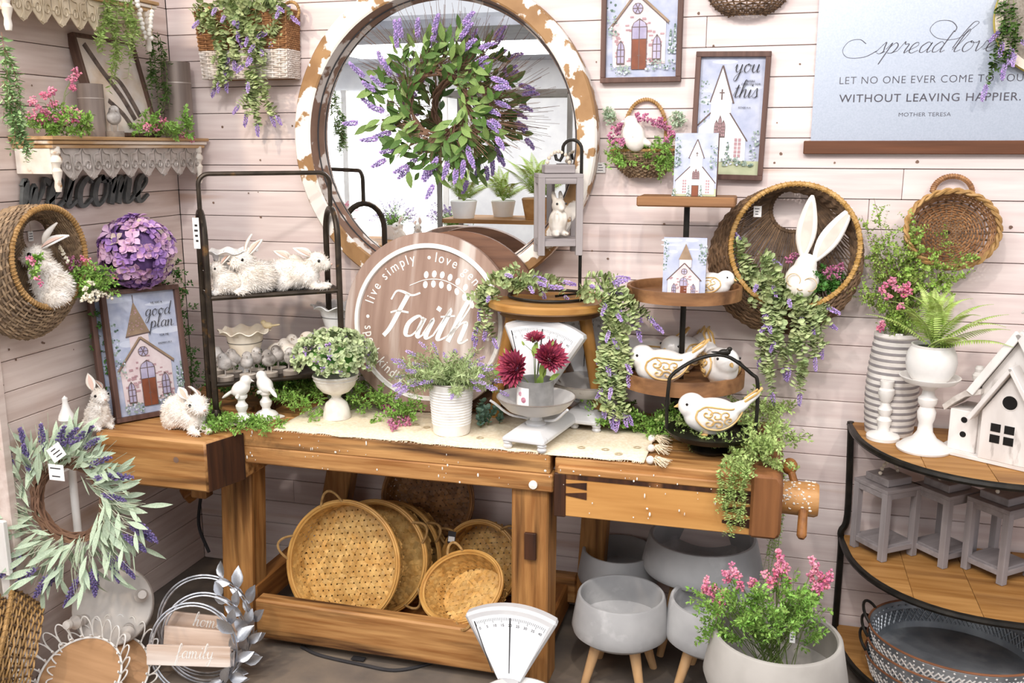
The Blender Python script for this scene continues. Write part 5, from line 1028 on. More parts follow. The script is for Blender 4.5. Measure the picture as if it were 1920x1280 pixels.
# ---------------------------------------------------------------- kitchen scales with fan dials
m_scale = mat('grey_white_enamel', 'd6d6d6', 'c6c6c8', scale=8, rough=.35, c3='8a8078', t3=.74, w3=.02, s3=20); m_dial = mat('dial_face', 'f6f8fb', 'edf0f4', rough=.3); m_pan = mat('worn_pan', 'cfcdca', 'bdb9b4', scale=6, rough=.35, c3='7a6a5c', t3=.72, w3=.03, s3=16)
def fan_scale(label, loc, rz, group='vintage fan dial scales', pan=True, tilt=0):
    r = thing('kitchen_scale', label, 'scale', loc, (0, 0, rz), group)
    # base slab, x right, y back
    V = []
    for z, a, b in ((.022, .068, .150), (.034, .068, .150), (.052, .045, .120), (.056, .040, .115)):
        V += [(-a, -b, z), (a, -b, z), (a, b, z), (-a, b, z)]
    F = [(3, 2, 1, 0)]+[(i*4+k, i*4+(k+1) % 4, i*4+4+(k+1) % 4, i*4+4+k) for i in range(3) for k in range(4)]+[(12, 13, 14, 15)]
    MB().add(V, F).build('base', m_scale, r, bevel=.003)
    for x in (-.055, .055):
        for y in (-.135, .135): MB().lathe([(0, 0), (.012, 0), (.015, .006), (.012, .012), (.015, .018), (.009, .024), (0, .024)], 14, Matrix.Translation((x, y, 0))).build('foot', m_scale, r)
    # fan housing
    a0, a1, Ro, Ri = math.radians(90-29), math.radians(90+29), .285, .045
    def fan(ro, ri, e): return [(ro*math.cos(a0+e+(a1-a0-2*e)*k/16), ro*math.sin(a0+e+(a1-a0-2*e)*k/16)) for k in range(17)]+[(ri*math.cos(a), ri*math.sin(a)-.0) for a in (a1-e, PI/2+.2, PI/2-.2, a0+e)]
    TT = basis((1, 0, 0), (0, math.sin(.1), math.cos(.1)), (0, -math.cos(.1), math.sin(.1)), (-.045, .04, .074)) @ Matrix.Rotation(tilt, 4, 'Z')
    MB().prism(fan(Ro, Ri, 0), -.045, 0, TT).build('housing', m_scale, r, bevel=.008)
    MB().prism([(-.03, -.04), (.03, -.04), (.024, .06), (-.024, .06)], -.04, 0.002, TT).build('neck', m_scale, r, bevel=.006); MB().lathe([(.013, 0), (.013, .007), (.009, .009), (0, .009)], 16, TT @ Matrix.Translation((0, .022, .002))).build('pivot_knob', m_scale, r)
    MB().prism(fan(Ro-.022, .075, .06), 0, .0012, TT).build('dial_face', m_dial, r, smooth=0)
    mb = MB(); mb.prism([(-.001+.0, .0)]*0 or [(.001, .09), (.002, .255), (-.002, .255), (-.001, .09)], .002, .003, TT)
    for k in range(41):
        a = a0+.09+(a1-a0-.18)*k/40; L = .014 if k % 5 == 0 else .008; R_ = Ro-.03
        mb.prism([((R_-L)*math.cos(a)-.0005*math.sin(a), (R_-L)*math.sin(a)+.0005*math.cos(a)), (R_*math.cos(a)-.0005*math.sin(a), R_*math.sin(a)+.0005*math.cos(a)), (R_*math.cos(a)+.0005*math.sin(a), R_*math.sin(a)-.0005*math.cos(a)), ((R_-L)*math.cos(a)+.0005*math.sin(a), (R_-L)*math.sin(a)-.0005*math.cos(a))], .0012, .0016, TT)
    for k in range(9):
        a = a1-.12-(a1-a0-.24)*k/8; text_into(mb, str(k*5), .011, TT @ Matrix.Translation(((Ro-.056)*math.cos(a), (Ro-.056)*math.sin(a), .0014)) @ Matrix.Rotation(a-PI/2, 4, 'Z'))
    mb.build('dial_marks', m_ink, r, smooth=0)
    MB().tube([TT @ Vector(p) for p in ((-.105, .235, .002), (-.05, .09, .002))], .0015, 4).build('dial_edge', m_ink, r)
    if pan:
        MB().lathe([(0, .056), (.03, .056), (.032, .062), (.02, .07), (.018, .082), (.03, .09), (0, .09)], 20, Matrix.Translation((0, -.05, 0))).build('pan_post', m_scale, r)
        MB().lathe([(0, .088), (.05, .09), (.085, .103), (.108, .125), (.118, .14), (.12, .142), (.117, .144), (.104, .128), (.08, .109), (.045, .098), (0, .096)], 40, Matrix.Translation((0, -.05, 0))).build('pan', m_pan, r)
        MB().tube([Vector((.1185*math.cos(a), -.05+.1185*math.sin(a), .1425)) for a in [k*PI/24 for k in range(48)]], .0022, 5, closed=True).build('pan_rim', mat('worn_dark_rim', '6d6259', '8d857d', rough=.4), r)
        for s_ in (-1, 1): MB().tube(crom([(s_*.03, -.05, .07), (s_*.075, -.08, .085), (s_*.112, -.1, .118), (s_*.125, -.11, .13)], 4), .004, 6).build('pan_arm', m_scale, r)
    return r
sc_p = (-.655, -.42, BZ+.006); fan_scale('front grey enamel scale holding a tin of burgundy flowers on the bench', sc_p, math.radians(-9), tilt=math.radians(-4))
fan_scale('second grey enamel scale with empty pan behind the front one on the bench', (-.545, -.175, BZ+.004), math.radians(-6))
cp = Vector((sc_p[0]-.01, sc_p[1]-.05, BZ+.006+.097)); r = thing('tin_can', 'galvanised tin can with a white seed label on the scale pan', 'can', cp, (0, 0, -.2))
MB().lathe([(0, 0), (.055, 0), (.0555, .002), (.0555, .098), (.0565, .1), (.0545, .1), (.0535, .096), (.0535, .06), (0, .06)], 32).build('can', mat('galvanised_tin', 'b9b9b8', 'a3a3a3', scale=30, rough=.35, metal=.6), r)
MB().lathe([(.0562, .004), (.0562, .082)], 10, None, math.radians(205), math.radians(275)).build('label', m_tag, r); mb = MB()
lp_ = mat('label_pink', 'a8627a', 'c9a5ad', scale=60); MB().ell((-.025, -.0515, .062), (.006, .001, .007), n=8).build('label_flower', lp_, r); MB().ell((-.012, -.0555, .045), (.009, .001, .009), n=10).build('label_seal', lp_, r)
b_mum = lm('burgundy_petal', '8d2f48', 'a94a62', .3, .01); petal = leaf_t(.26, .3, -.25, 4, wide=.65)
def mum(P, c, n, R):
    n = Vector(n).normalized(); o = n.orthogonal().normalized(); b = n.cross(o)
    for k in range(110):
        t = math.sqrt((k+.5)/110); a = k*2.39996; v = o*math.cos(a)+b*math.sin(a); d = v*t+n*(1.15-t*1.1)
        P.put('petals', petal, along(Vector(c)+v*R*.1*t, d, n-v*.5, R*U(.75, 1.05)*(.55+.5*t)))
P = Plant(); c = cp+Vector((0, 0, .06)); r = thing('chrysanthemum_bunch', 'burgundy chrysanthemums with green leaves in the tin can', 'flowers', c)
M1 = at(968, 690, -.49); M2 = at(1030, 672, -.46); M3 = at(1003, 637, -.44)
for M_, nn, R_ in ((M1, (-.5, -1, .3), .062), (M2, (.5, -.6, .5), .055), (M3, (0, -.3, 1), .034)): P.stem([c, (c+M_)/2, M_], .002); mum(P, M_, nn, R_)
for x, y, s_ in ((1000, 660, .05), (1018, 700, .055), (990, 720, .045), (960, 665, .04), (1030, 705, .04), (945, 700, .04), (1000, 640, .02), (1035, 645, .018), (983, 645, .018), (1010, 715, .05)): q = at(x, y, -.46); P.put('leaves', LEAF, along(q-Vector((0, 0, s_*.3)), (q-c)+rv(.03), Vector((0, -1, .3))+rv(.4), s_, s_*1.3))
for a_, b_ in (((1000, 660), (983, 645)), ((1010, 670), (1036, 647))): P.stem([c, at(*a_, -.46), at(*b_, -.46)], .0012)
P.done(r, dict(stems=g_stem, leaves=lm('mum_leaf', '6f8a3c', '8fa14e', .2), petals=b_mum))
# ---------------------------------------------------------------- stool
sx, sy, sz_ = -.684, -.20, 1.172; r = thing('wooden_stool', 'round topped wooden stool with splayed legs standing on the bench', 'stool', (sx, sy, BZ+.004)); m_st = wood('stool_oak', 'b88a4e', 'a17238', 'x', 4, rough=.4)
hS = sz_-BZ-.004; MB().lathe([(0, hS), (.198, hS), (.204, hS-.006), (.204, hS-.022), (.196, hS-.028), (0, hS-.028)], 56).build('seat', m_st, r); MB().lathe([(0, hS-.028), (.165, hS-.028), (.165, hS-.05), (0, hS-.05)], 40).build('under_block', wood('stool_dark', '7a5630', '5e4022', 'x', 4), r)
for a in (-12, 192, 90): ca, sa = math.cos(math.radians(a)), math.sin(math.radians(a)); MB().tube([(ca*.12, sa*.12, hS-.04), (ca*.155, sa*.155, .18), (ca*.185, sa*.185 if a == 90 else sa*.185, 0)], [.021, .020, .016], 14).build('leg', wood('stool_leg', 'bd8c4c', 'a67438', 'z', 4, rough=.4), r)
# shepherd hook with ring base
hk = top(1090, 548, sz_); r = thing('lantern_hook', 'black iron shepherd hook stand with a ring base on the stool', 'stand', (sx, sy, sz_))
wp(r, MB().tube([Vector((sx+.0+.135*math.cos(a), sy+.0+.125*math.sin(a), sz_+.007)) for a in [k*PI/24 for k in range(48)]], .005, 8, closed=True), 'ring_base', m_black)
hx = at(1089, 400, -.15); px_ = Vector((hx.x, -.15, 0)); wp(r, MB().tube([Vector((px_.x-.07, -.2, sz_+.006)), Vector((px_.x, -.15, sz_+.010)), Vector((px_.x+.065, -.17, sz_+.006))], .004, 6), 'cross_bar', m_black)
ztop = at(1075, 262, -.15).z; R1 = .031
hkp = [Vector((px_.x, -.15, sz_+.008)), Vector((px_.x, -.15, 1.45)), Vector((px_.x, -.15, ztop-R1))]+[Vector((px_.x-R1+R1*math.cos(a), -.15, ztop-R1+R1*math.sin(a))) for a in [k*PI/10 for k in range(1, 10)]]+[Vector((px_.x-2*R1, -.15, ztop-R1-.02)), Vector((px_.x-2*R1-.008, -.15, ztop-R1-.034)), Vector((px_.x-2*R1-.02, -.15, ztop-R1-.03)), Vector((px_.x-2*R1-.024, -.15, ztop-R1-.015))]
wp(r, MB().tube(hkp, .0055, 8), 'hook_pole', m_black)
# lanterns
m_grey = wood('grey_washed_wood', 'a39c9c', '8b8484', 'z', 5, rough=.7); m_greyx = wood('grey_washed_wood_flat', '9d9696', '857e7e', 'x', 5, rough=.7)
def lantern(label, loc, rz, w, h, sc=1.0, group='grey wooden lanterns', beads=True):
    r = thing('wooden_lantern', label, 'lantern', loc, (0, 0, rz), group); t = w*.15
    for sx_ in (-1, 1):
        for sy_ in (-1, 1): MB().box((sx_*(w-t)/2, sy_*(w-t)/2, h*.42), (t, t, h*.84)).build('post', m_grey, r, bevel=.001)
    for s_ in (-1, 1):
        MB().box((0, s_*(w-t)/2, h*.84-t*.45), (w-2*t, t*.8, t*.9)).build('top_rail', m_greyx, r, bevel=.001); MB().box((s_*(w-t)/2, 0, h*.84-t*.45), (t*.8, w-2*t, t*.9)).build('top_rail', m_greyx, r, bevel=.001)
        MB().box((0, s_*(w-t)/2, h*.13), (w-2*t, t*.8, t*.8)).build('bottom_rail', m_greyx, r, bevel=.001); MB().box((s_*(w-t)/2, 0, h*.13), (t*.8, w-2*t, t*.8)).build('bottom_rail', m_greyx, r, bevel=.001)
    MB().box((0, 0, h*.13+t*.45), (w-t, w-t, .008)).build('floor_board', m_greyx, r, bevel=.001); MB().box((0, 0, h*.84+.006), (w, w, .012)).build('top_board', m_greyx, r, bevel=.001); MB().box((0, 0, h*.84+.012+h*.05), (w*.68, w*.68, h*.09)).build('cap', m_greyx, r, bevel=.002)
    if beads:
        bm_ = mat('wood_bead', 'd9cfc0', 'c2b5a2', rough=.6)
        for k in range(11): a = PI*k/10; MB().ell((w*.26*math.cos(a), 0, h*.95+w*.34*math.sin(a)), w*.045, n=8).build('bead', bm_, r)
    return r
lp = Vector((px_.x-2*R1-.012, -.15, 0)); lantern('grey wooden lantern with a stone rabbit hanging from the iron hook', (lp.x-.0, -.155, 1.312), math.radians(20), .142, .29)
rb_me = blob([((0, 0, .035), (.026, .024, .036)), ((.004, 0, .078), (.02, .018, .019)), ((.02, 0, .072), (.01, .009, .008)), ((.016, .012, .045), (.009, .007, .018)), ((.016, -.012, .045), (.009, .007, .018)), ((-.004, .01, .1), (.007, .006, .018), RY(-20)), ((-.004, -.01, .1), (.007, .006, .018), RY(-20)), ((.014, .014, .006), (.018, .009, .007)), ((.014, -.014, .006), (.018, .009, .007))], .003, 2); m_stone = mat('white_carved_stone', 'ece6dd', 'd3cabd', scale=40, rough=.8, bump=.4, c3='8b7d6c', t3=.66, w3=.03, s3=50); rb_me.materials.append(m_stone)
r = thing('rabbit_figurine', 'small carved stone rabbit standing inside the hanging lantern', 'figurine', (lp.x, -.155, 1.312+.056), (0, 0, math.radians(-50))); r.scale = (1.25,)*3; obj('body', rb_me, r); [MB().ell((.02, y_, .084), .003, n=6).build('eye', m_eye, r) for y_ in (.013, -.013)]
# garland over the stool
def SZp(x, y, dz=.012): q = top(x, y, sz_+dz); return q
gl = [A(-.30, (903, 532), (935, 520), (970, 525), (1010, 532)), A(-.27, (920, 525), (955, 512), (1000, 520)), A(-.24, (985, 512), (1020, 520), (1055, 528)), A(-.3, (1085, 540), (1120, 535), (1150, 530)), A(-.24, (1095, 520), (1125, 518), (1155, 520)), A(-.33, (1080, 548), (1110, 550), (1140, 550)), A(-.31, (930, 530), (980, 535), (1030, 538)), A(-.28, (925, 535), (905, 550), (905, 590), (895, 615)), A(-.28, (930, 535), (918, 560), (915, 600), (912, 615)), A(-.28, (915, 530), (902, 560), (900, 580))]
gl += [A(-.33, (1135, 535), (1150, 570), (1150, 640), (1140, 700), (1150, 765)), A(-.33, (1145, 535), (1165, 580), (1165, 650), (1160, 720), (1170, 775)), A(-.32, (1140, 540), (1140, 600), (1130, 660), (1135, 700)), A(-.33, (1155, 535), (1185, 580), (1195, 615)), A(-.33, (1150, 540), (1160, 620), (1150, 690), (1140, 745), (1145, 780)), A(-.3, (1160, 540), (1195, 575), (1225, 605)), A(-.33, (1140, 570), (1138, 640), (1128, 690), (1132, 760)), A(-.33, (1150, 600), (1165, 690), (1165, 760), (1160, 785)), A(-.34, (1135, 560), (1160, 600), (1175, 660), (1178, 700))]
euc_bunch('garland', 'eucalyptus and lavender garland draped over the stool and hanging down its right side', (sx, sy, sz_), gl, size=.027)
# ---------------------------------------------------------------- three tier tray
tw = wood('tier_tray_wood', '9a6f48', '7a5434', 'x', 5, c3='5a3b22', t3=.62, w3=.06, s3=9); tx, ty = -.257, -.205
r = thing('tiered_tray', 'three tier rustic wooden tray on a black iron post', 'tiered tray', (tx, ty, BZ+.004)); b0 = BZ+.004
MB().lathe([(0, 0), (.10, 0), (.102, .008), (.075, .03), (.06, .05), (.034, .06), (.02, .075), (.03, .088), (.03, .1), (.015, .11), (.012, .13), (0, .13)], 36).build('iron_base', m_black, r)
MB().tube([(0, 0, .1), (0, 0, 1.490-b0)], .009, 10).build('post', m_black, r)
for nm, z, R_, lip in (('bottom_tier', .932, .196, .034), ('middle_tier', 1.205, .176, .026)):
    h0 = z-b0; MB().lathe([(0, h0), (R_-.012, h0), (R_-.012, h0+lip-.006), (R_-.010, h0+lip), (R_, h0+lip), (R_+.001, h0+lip-.004), (R_, h0-.012), (0, h0-.012)], 64).build(nm, tw, r)
MB().box((0, 0, 1.490-b0), (.29, .15, .03)).build('top_board', tw, r, bevel=.004)
def block_picture(label, p, w, h, fn, yaw, lean_=3):
    T = leanT(p, lean_, yaw); r = thing('block_picture', label, 'picture', T=T, group='frameless church blocks on the tiered tray'); MB().box((w/2, h/2, -.012), (w, h, .024)).build('block', fw_dark, r, bevel=.001)
    P = Paint(w, h); fn(P); P.mb.build('print', PM, r, smooth=0, T=Matrix.Translation((0, 0, .0004))); return r
q = at(1262, 357, -.235); block_picture('white church block picture on the top board of the tiered tray', (q.x, -.235, 1.506), .128, .185, lambda P: white_church(P, True), -6)
q = at(1242, 535, -.30); block_picture('stone church block picture on the middle tier', (q.x, -.30, 1.208), .127, .178, small_stone, 2)
# ceramic birds
m_cer = mat('white_glaze', 'f3f1ee', 'e3dfda', scale=8, rough=.2, spec=.6); m_tan = mat('tan_glaze_relief', 'd9b87c', 'c49d5e', scale=30, rough=.4)
cb_me = blob([((0, 0, .06), (.088, .056, .058), RY(6)), ((.062, 0, .09), (.045, .04, .042)), ((-.075, 0, .085), (.05, .026, .02), RY(32)), ((-.118, 0, .118), (.042, .016, .012), RY(40)), ((0, 0, .012), (.045, .034, .014))], .006, 4); cb_me.materials.append(m_cer)
def wing_mesh(sg):
    mb = MB()
    def on(u, v): # side relief on the body ellipsoid
        x, z = -.02+u*.065, .06+v*.04; yy = max(.05, 1-(x/.089)**2-((z-.06)/.059)**2); return Vector((x, sg*(.0568*math.sqrt(yy)+.0015), z))
    for P_ in ([(1, .6), (.6, .95), (0, .9), (-.7, .75), (-1.1, .9)], [(1, .6), (1.05, 0), (.6, -.7), (-.1, -.85), (-.7, -.4), (-1.1, .3), (-1.1, .9)]): mb.tube([on(p.x, p.y) for p in crom([(a, b, 0) for a, b in P_], 5)], .003, 5)
    for cx, cy, s_ in ((.55, .45, .32), (.1, .3, .34), (-.35, .35, .3), (.45, -.25, .32), (0, -.4, .32), (-.5, -.05, .26)): mb.tube([on(cx+s_*(1-t)*math.cos(t*8+cx*3), cy+s_*1.2*(1-t)*math.sin(t*8+cx*3)) for t in [k/13*.85 for k in range(14)]], .0024, 4)
    return mb.mesh('wing_relief', m_tan)
WNG = [wing_mesh(1), wing_mesh(-1)]; cb_beak = MB().tube([(.102, 0, .088), (.118, 0, .082)], [.008, .001], 8).mesh('beak', m_tan); cb_eyes = MB().ell((.078, .036, .102), .0045, n=8).ell((.078, -.036, .102), .0045, n=8).mesh('eyes', m_eye)
def tailm():
    mb = MB()
    for s_ in (-1, 1): mb.tube([(-.10, s_*.012, .112), (-.135, s_*.015, .14), (-.152, s_*.004, .156)], .004, 5)
    mb.tube([(-.10, 0, .12), (-.14, 0, .152)], .0035, 5); return mb.mesh('tail_relief', m_tan)
TAIL = tailm(); dots = MB().ell((.02, .03, .004), (.012, .012, .004), n=8).ell((.02, -.03, .004), (.012, .012, .004), n=8).mesh('feet', m_tan)
def cbird(label, loc, rz, sc=1.0):
    r = thing('ceramic_bird', label, 'bird figurine', loc, (0, 0, math.radians(rz)), 'white ceramic birds with tan wings'); r.scale = (sc,)*3; obj('body', cb_me, r); obj('beak', cb_beak, r); obj('eyes', cb_eyes, r); obj('tail_relief', TAIL, r); obj('feet', dots, r)
    for w_ in WNG: obj('wing_relief', w_, r)
    return r
q = at(1336, 538, -.25); cbird('small white ceramic bird beside the block picture on the middle tier', (q.x, -.25, 1.206), -10, .62)
q = top(1232, 695, .925); cbird('white ceramic bird with tan wing at the front of the bottom tier', (q.x+.035, -.30, .934), 186, .93)
cbird('plump white ceramic bird facing the camera on the right of the bottom tier', (-.135, -.25, .934), -68, .95)
cbird('white ceramic bird behind on the left of the bottom tier', (-.375, -.125, .934), 200, .9); cbird('white ceramic bird looking out at the back of the bottom tier', (-.262, -.10, .934), -120, .95)
# ---------------------------------------------------------------- iron pedestal tray
q = top(1330, 848, BZ); px0, py0 = q.x, q.y+.015; r = thing('pedestal_tray', 'black iron pedestal tray with tall branch handle and a tiny iron bird', 'tray', (px0, py0, BZ+.004), (0, 0, math.radians(8)))
MB().lathe([(0, 0), (.056, 0), (.058, .006), (.05, .014), (.03, .02), (.026, .032), (.034, .042), (.06, .048), (.115, .05), (.127, .062), (.13, .063), (.128, .057), (.118, .045), (.06, .042), (0, .042)], 48).build('tray', m_black, r)
hz2 = .30
MB().tube(crom([(-.128, 0, .06), (-.130, 0, .12), (-.127, 0, .19), (-.118, 0, .225), (-.06, 0, .268), (0, 0, .288), (.05, 0, .28), (.11, 0, .235), (.127, 0, .215), (.131, 0, .14), (.129, 0, .06)], 5), .0055, 8).build('handle', m_black, r)
mb = MB()
for x, z, a in ((-.07, .262, 40), (-.04, .276, 20), (.065, .275, -20), (.085, .26, -40), (.1, .246, -35)): mb.inst(*leaf_t(.5, .1, .2), [Matrix.Translation((x, 0, z)) @ RY(-a).to_4x4() @ Matrix.Diagonal((.026, .026, .026, 1))])
mb.build('iron_leaves', m_black, r, smooth=3); me = blob([((0, 0, .012), (.018, .009, .010)), ((.014, 0, .022), (.008, .007, .007)), ((-.024, 0, .012), (.016, .005, .003))], .002, 2); me.materials.append(m_black); obj('iron_bird', me, r, T=Matrix.Translation((.03, 0, .285)))
cbird('white ceramic bird with tan wing sitting on the black pedestal tray', (px0+.0, py0, BZ+.004+.050), 186, .93)
# greens at the right of the bench
GL_ = dict(stems=g_stem, leaves=g_light)
greens('fern_garland', 'light green garland on the bench behind the runner tassels', [(1110, 785, 1190, 810), (1180, 790, 1270, 815), (1240, 800, 1290, 830)], 55, BZ+.004, GF, L=(.05, .1), h=.02)
greens('fern_garland', 'light green garland around the pedestal tray at the bench end', [(1390, 770, 1460, 850), (1380, 830, 1440, 870), (1290, 800, 1330, 840), (1420, 780, 1470, 880)], 90, BZ+.004, GL_, L=(.06, .11), h=.05)
r = thing('trailing_plant', 'light green vine spilling over the front of the tail vise', 'greenery', (-.02, BF, BZ)); P = Plant()
for (xs_, ys_) in (((1380, 1370, 1365, 1358), (850, 880, 930, 950)), ((1395, 1385, 1375, 1372), (850, 890, 960, 1005)), ((1400, 1395, 1390, 1385), (850, 890, 950, 975)), ((1370, 1355, 1350, 1352), (850, 870, 890, 940)), ((1410, 1400, 1395, 1398), (850, 880, 910, 945)), ((1385, 1372, 1362, 1370), (855, 900, 950, 990))):
    W = crom([top(xs_[0], ys_[0], BZ+.012)]+[at(x, y, BF-.03) for x, y in zip(xs_[1:], ys_[1:])], 6); P.stem(W, .0012); P.leaves(W, SMALL, .017, 26, spread=.8)
    for k in range(9): p, d = seg(W, U(.1, .95)); Q = walk(p, d+Vector((U(-1, 1), -.3, 0)), .04, 4, .6); P.stem(Q, .0007); P.leaves(Q, SMALL, .014, 7, spread=.8)
P.done(r, GL_)
r = thing('trailing_plant', 'light green vine hanging down behind the vise end of the bench', 'greenery', (.07, -.32, BZ)); P = Plant()
for k in range(7):
    x0 = U(1440, 1470); W = crom([at(x0, U(860, 880), -.28), at(x0+8, 930, -.27), at(x0-5, 1010, -.27), at(x0-U(0, 20), U(1040, 1090), -.27)], 6); P.stem(W, .0012); P.leaves(W, SMALL, .016, 34, spread=.8)
P.done(r, GL_)
# ================================================================ UNDER THE BENCH
def bamboo(label, rim_c, n, up, R, depth, ry=1.0, mt=None, handles=((150, 1), (60, 1)), flare=.92, name='bamboo_basket', tag_a=None):
    """open bamboo basket: rim centre, opening direction n; handles as angles on the rim"""
    n = Vector(n).normalized(); y = Vector(up); y = (y-n*y.dot(n)).normalized(); x = y.cross(n); r = thing(name, label, 'basket', T=basis(x, y, n, Vector(rim_c)-n*depth), group='woven bamboo baskets'); mt = mt or bam
    s = .019; w = .0069; mb = MB(); Rb = R*flare
    for k in range(3):
        a = k*PI/3+.2; dx, dy = math.cos(a), math.sin(a); c = -Rb+s*.5; j = 0
        while c < Rb:
            L = math.sqrt(max(0, Rb*Rb-c*c)); m = max(2, int(2*L/s)); V = []; F = []
            for i in range(m+1):
                t = -L+2*L*i/m; z = .0022*math.sin(t/s*PI*1.155+k*2.1+j*PI)
                for q in (-1, 1): V.append(((t*dx-(c+q*w)*dy), (t*dy+(c+q*w)*dx)*ry, z))
            for i in range(m): F.append((i*2, i*2+1, i*2+3, i*2+2))
            mb.add(V, F); c += s; j += 1
    mb.build('base_weave', mt, r, kind='stuff', smooth=0)
    mb = MB(); N = int(2*PI*R/s)
    def Sx(a, t): q = Rb+(R-Rb)*t; return Vector((q*math.cos(a), q*math.sin(a)*ry, depth*t))
    for fam in (-1, 1):
        for i in range(N):
            a0 = 2*PI*i/N; V = []; F = []
            for q in range(7):
                t = q/6; a = a0+fam*t*depth/R*.6; o = 1+.0016/R*math.sin(t*depth/s*PI*1.2+i*PI+fam)
                for e in (-1, 1): p = Sx(a+e*w/R, t); V.append((p.x*o, p.y*o, p.z))
            for q in range(6): F.append((q*2, q*2+1, q*2+3, q*2+2))
            mb.add(V, F)
    for q in range(int(depth/s)):
        t = (q+.5)*s/depth; V = []; F = []
        for i in range(65):
            a = 2*PI*i/64
            for e in (-1, 1): p = Sx(a, min(1, max(0, t+e*w*.8/depth))); V.append(tuple(p*1.0))
        for i in range(64): F.append((i*2, i*2+1, i*2+3, i*2+2))
        mb.add(V, F)
    mb.build('side_weave', mt, r, kind='stuff', smooth=0)
    m2 = bam2 if mt is bam else bam_shaded
    for k, (dr, dz) in enumerate(((.004, -.008), (-.004, -.008))): MB().tube([Vector(((R+dr)*math.cos(a), (R+dr)*math.sin(a)*ry, depth+dz)) for a in [i*2*PI/64 for i in range(64)]], .0055, 6, closed=True).build('rim_hoop', m2, r)
    MB().tube([Vector((R*math.cos(a), R*math.sin(a)*ry, depth-.001)) for a in [i*2*PI/64 for i in range(64)]], .004, 6, closed=True).build('rim_cap', m2, r)
    for h, sg in handles:
        a = math.radians(h); sp = .20; pts = []
        for i in range(13): t = i/12; aa = a-sp+2*sp*t; p = Sx(aa, 1); o = Vector((math.cos(aa), math.sin(aa)*ry, 0)); pts.append(p+o*(.042*math.sin(PI*t))+Vector((0, 0, .01*math.sin(PI*t))))
        rope_ring(MB(), pts, .0038, 30, .0016, closed=False).build('rope_handle', mat('rope', 'b5905c', '8f6c3e', scale=60, rough=.9), r)
    if tag_a is not None:
        p = Sx(math.radians(tag_a), 1); t = obj('hang_tag', None, r, T=Matrix.Translation(p+Vector((0, 0, .012)))); MB().box((0, -.018, 0), (.030, .042, .001)).build('card', m_ink, t, smooth=0); MB().box((0, -.024, .001), (.024, .018, .0006)).build('barcode_label', m_tag, t, smooth=0)
    return r
bamboo('large round bamboo basket at the front of the bench shelf', at(640, 1056, -.44), (-.05, -.93, .30), (0, 0, 1), .205, .085, handles=((108, 1), (172, 1)))
bamboo('round bamboo basket stacked right behind the large front one', at(702, 1045, -.33), (-.10, -.95, .25), (0, 0, 1), .192, .09, handles=((35, 1), (-35, 1)))
bamboo('third round bamboo basket at the back of the left stack', at(735, 1040, -.22), (-.12, -.95, .2), (0, 0, 1), .185, .09, handles=((35, 1),))
bamboo('upright bamboo basket with painted-in shade leaning at the back under the bench', at(800, 935, -.12), (.05, -.97, .2), (0, 0, 1), .168, .07, mt=bam_shaded, handles=(), tag_a=48)
bamboo('deep round bamboo basket standing behind the tilted oval one', at(898, 1055, -.22), (-.10, -.95, .3), (0, 0, 1), .142, .11, handles=((150, 1), (50, 1)), tag_a=140)
bamboo('tilted oval bamboo basket in front on the right of the bench shelf', at(862, 1098, -.46), (-.28, -.72, .68), (-.2, .3, 1), .148, .10, ry=.80, handles=((105, 1), (-75, 1)), flare=.8)
# cement planters
m_cem = mat('grey_cement', 'b3b3b3', '9d9d9e', scale=6, rough=.8, bump=.12, bscale=40, c3='cfcfcf', t3=.66, w3=.08, s3=9); m_cemw = mat('warm_grey_cement', 'b5b0a9', 'a09b94', scale=6, rough=.8, bump=.12, bscale=40); m_plleg = wood('planter_leg_wood', 'd9b184', 'c69a68', 'z', 4, rough=.5)
def planter(label, c, R, h, rim_z, leg_h, rz=0, mt=None, nleg=4, legr=.019):
    r = thing('cement_planter', label, 'planter', (c[0], c[1], 0), (0, 0, rz), 'cement planters on wooden legs'); z1 = rim_z; z0 = rim_z-h
    MB().lathe([(0, z0), (R*.62, z0), (R*.82, z0+h*.10), (R*.97, z0+h*.22), (R, z0+h*.32), (R*.98, z0+h*.45), (R*.89, z1-.004), (R*.87, z1), (R*.83, z1), (R*.81, z1-.006), (R*.88, z0+h*.4), (R*.7, z0+h*.2), (0, z0+h*.16)], 56).build('bowl', mt or m_cem, r)
    for k in range(nleg):
        a = 2*PI*k/nleg+.5; MB().tube([(R*.52*math.cos(a), R*.52*math.sin(a), z0+h*.1), (R*.84*math.cos(a), R*.84*math.sin(a), z0+h*.1-leg_h)], [legr, legr*.62], 12).build('leg', m_plleg, r)
    return r
def pl(label, px, py, Y, Rpx, hpx, rz=0, mt=None, nleg=4):
    c = at(px, py, Y); s = mpp(c); h = hpx*s; planter(label, (c.x, c.y), Rpx*s, h, c.z, c.z-h+h*.1-.0, rz, mt, nleg)
pl('front grey cement planter on pale wooden legs beside the bench leg', 1165, 1112, -.43, 92, 92, .2)
pl('grey cement planter with dark inside behind the front one', 1160, 1028, -.135, 76, 76, .9)
pl('wide grey cement planter on taller legs under the tail vise', 1318, 1003, -.15, 112, 82, .3)
pl('grey cement planter half hidden behind the pink flowers', 1345, 1122, -.40, 98, 94, .1)
pl('large foreground cement planter filled with pink flowers', 1457, 1186, -.76, 133, 125, .3, m_cemw)
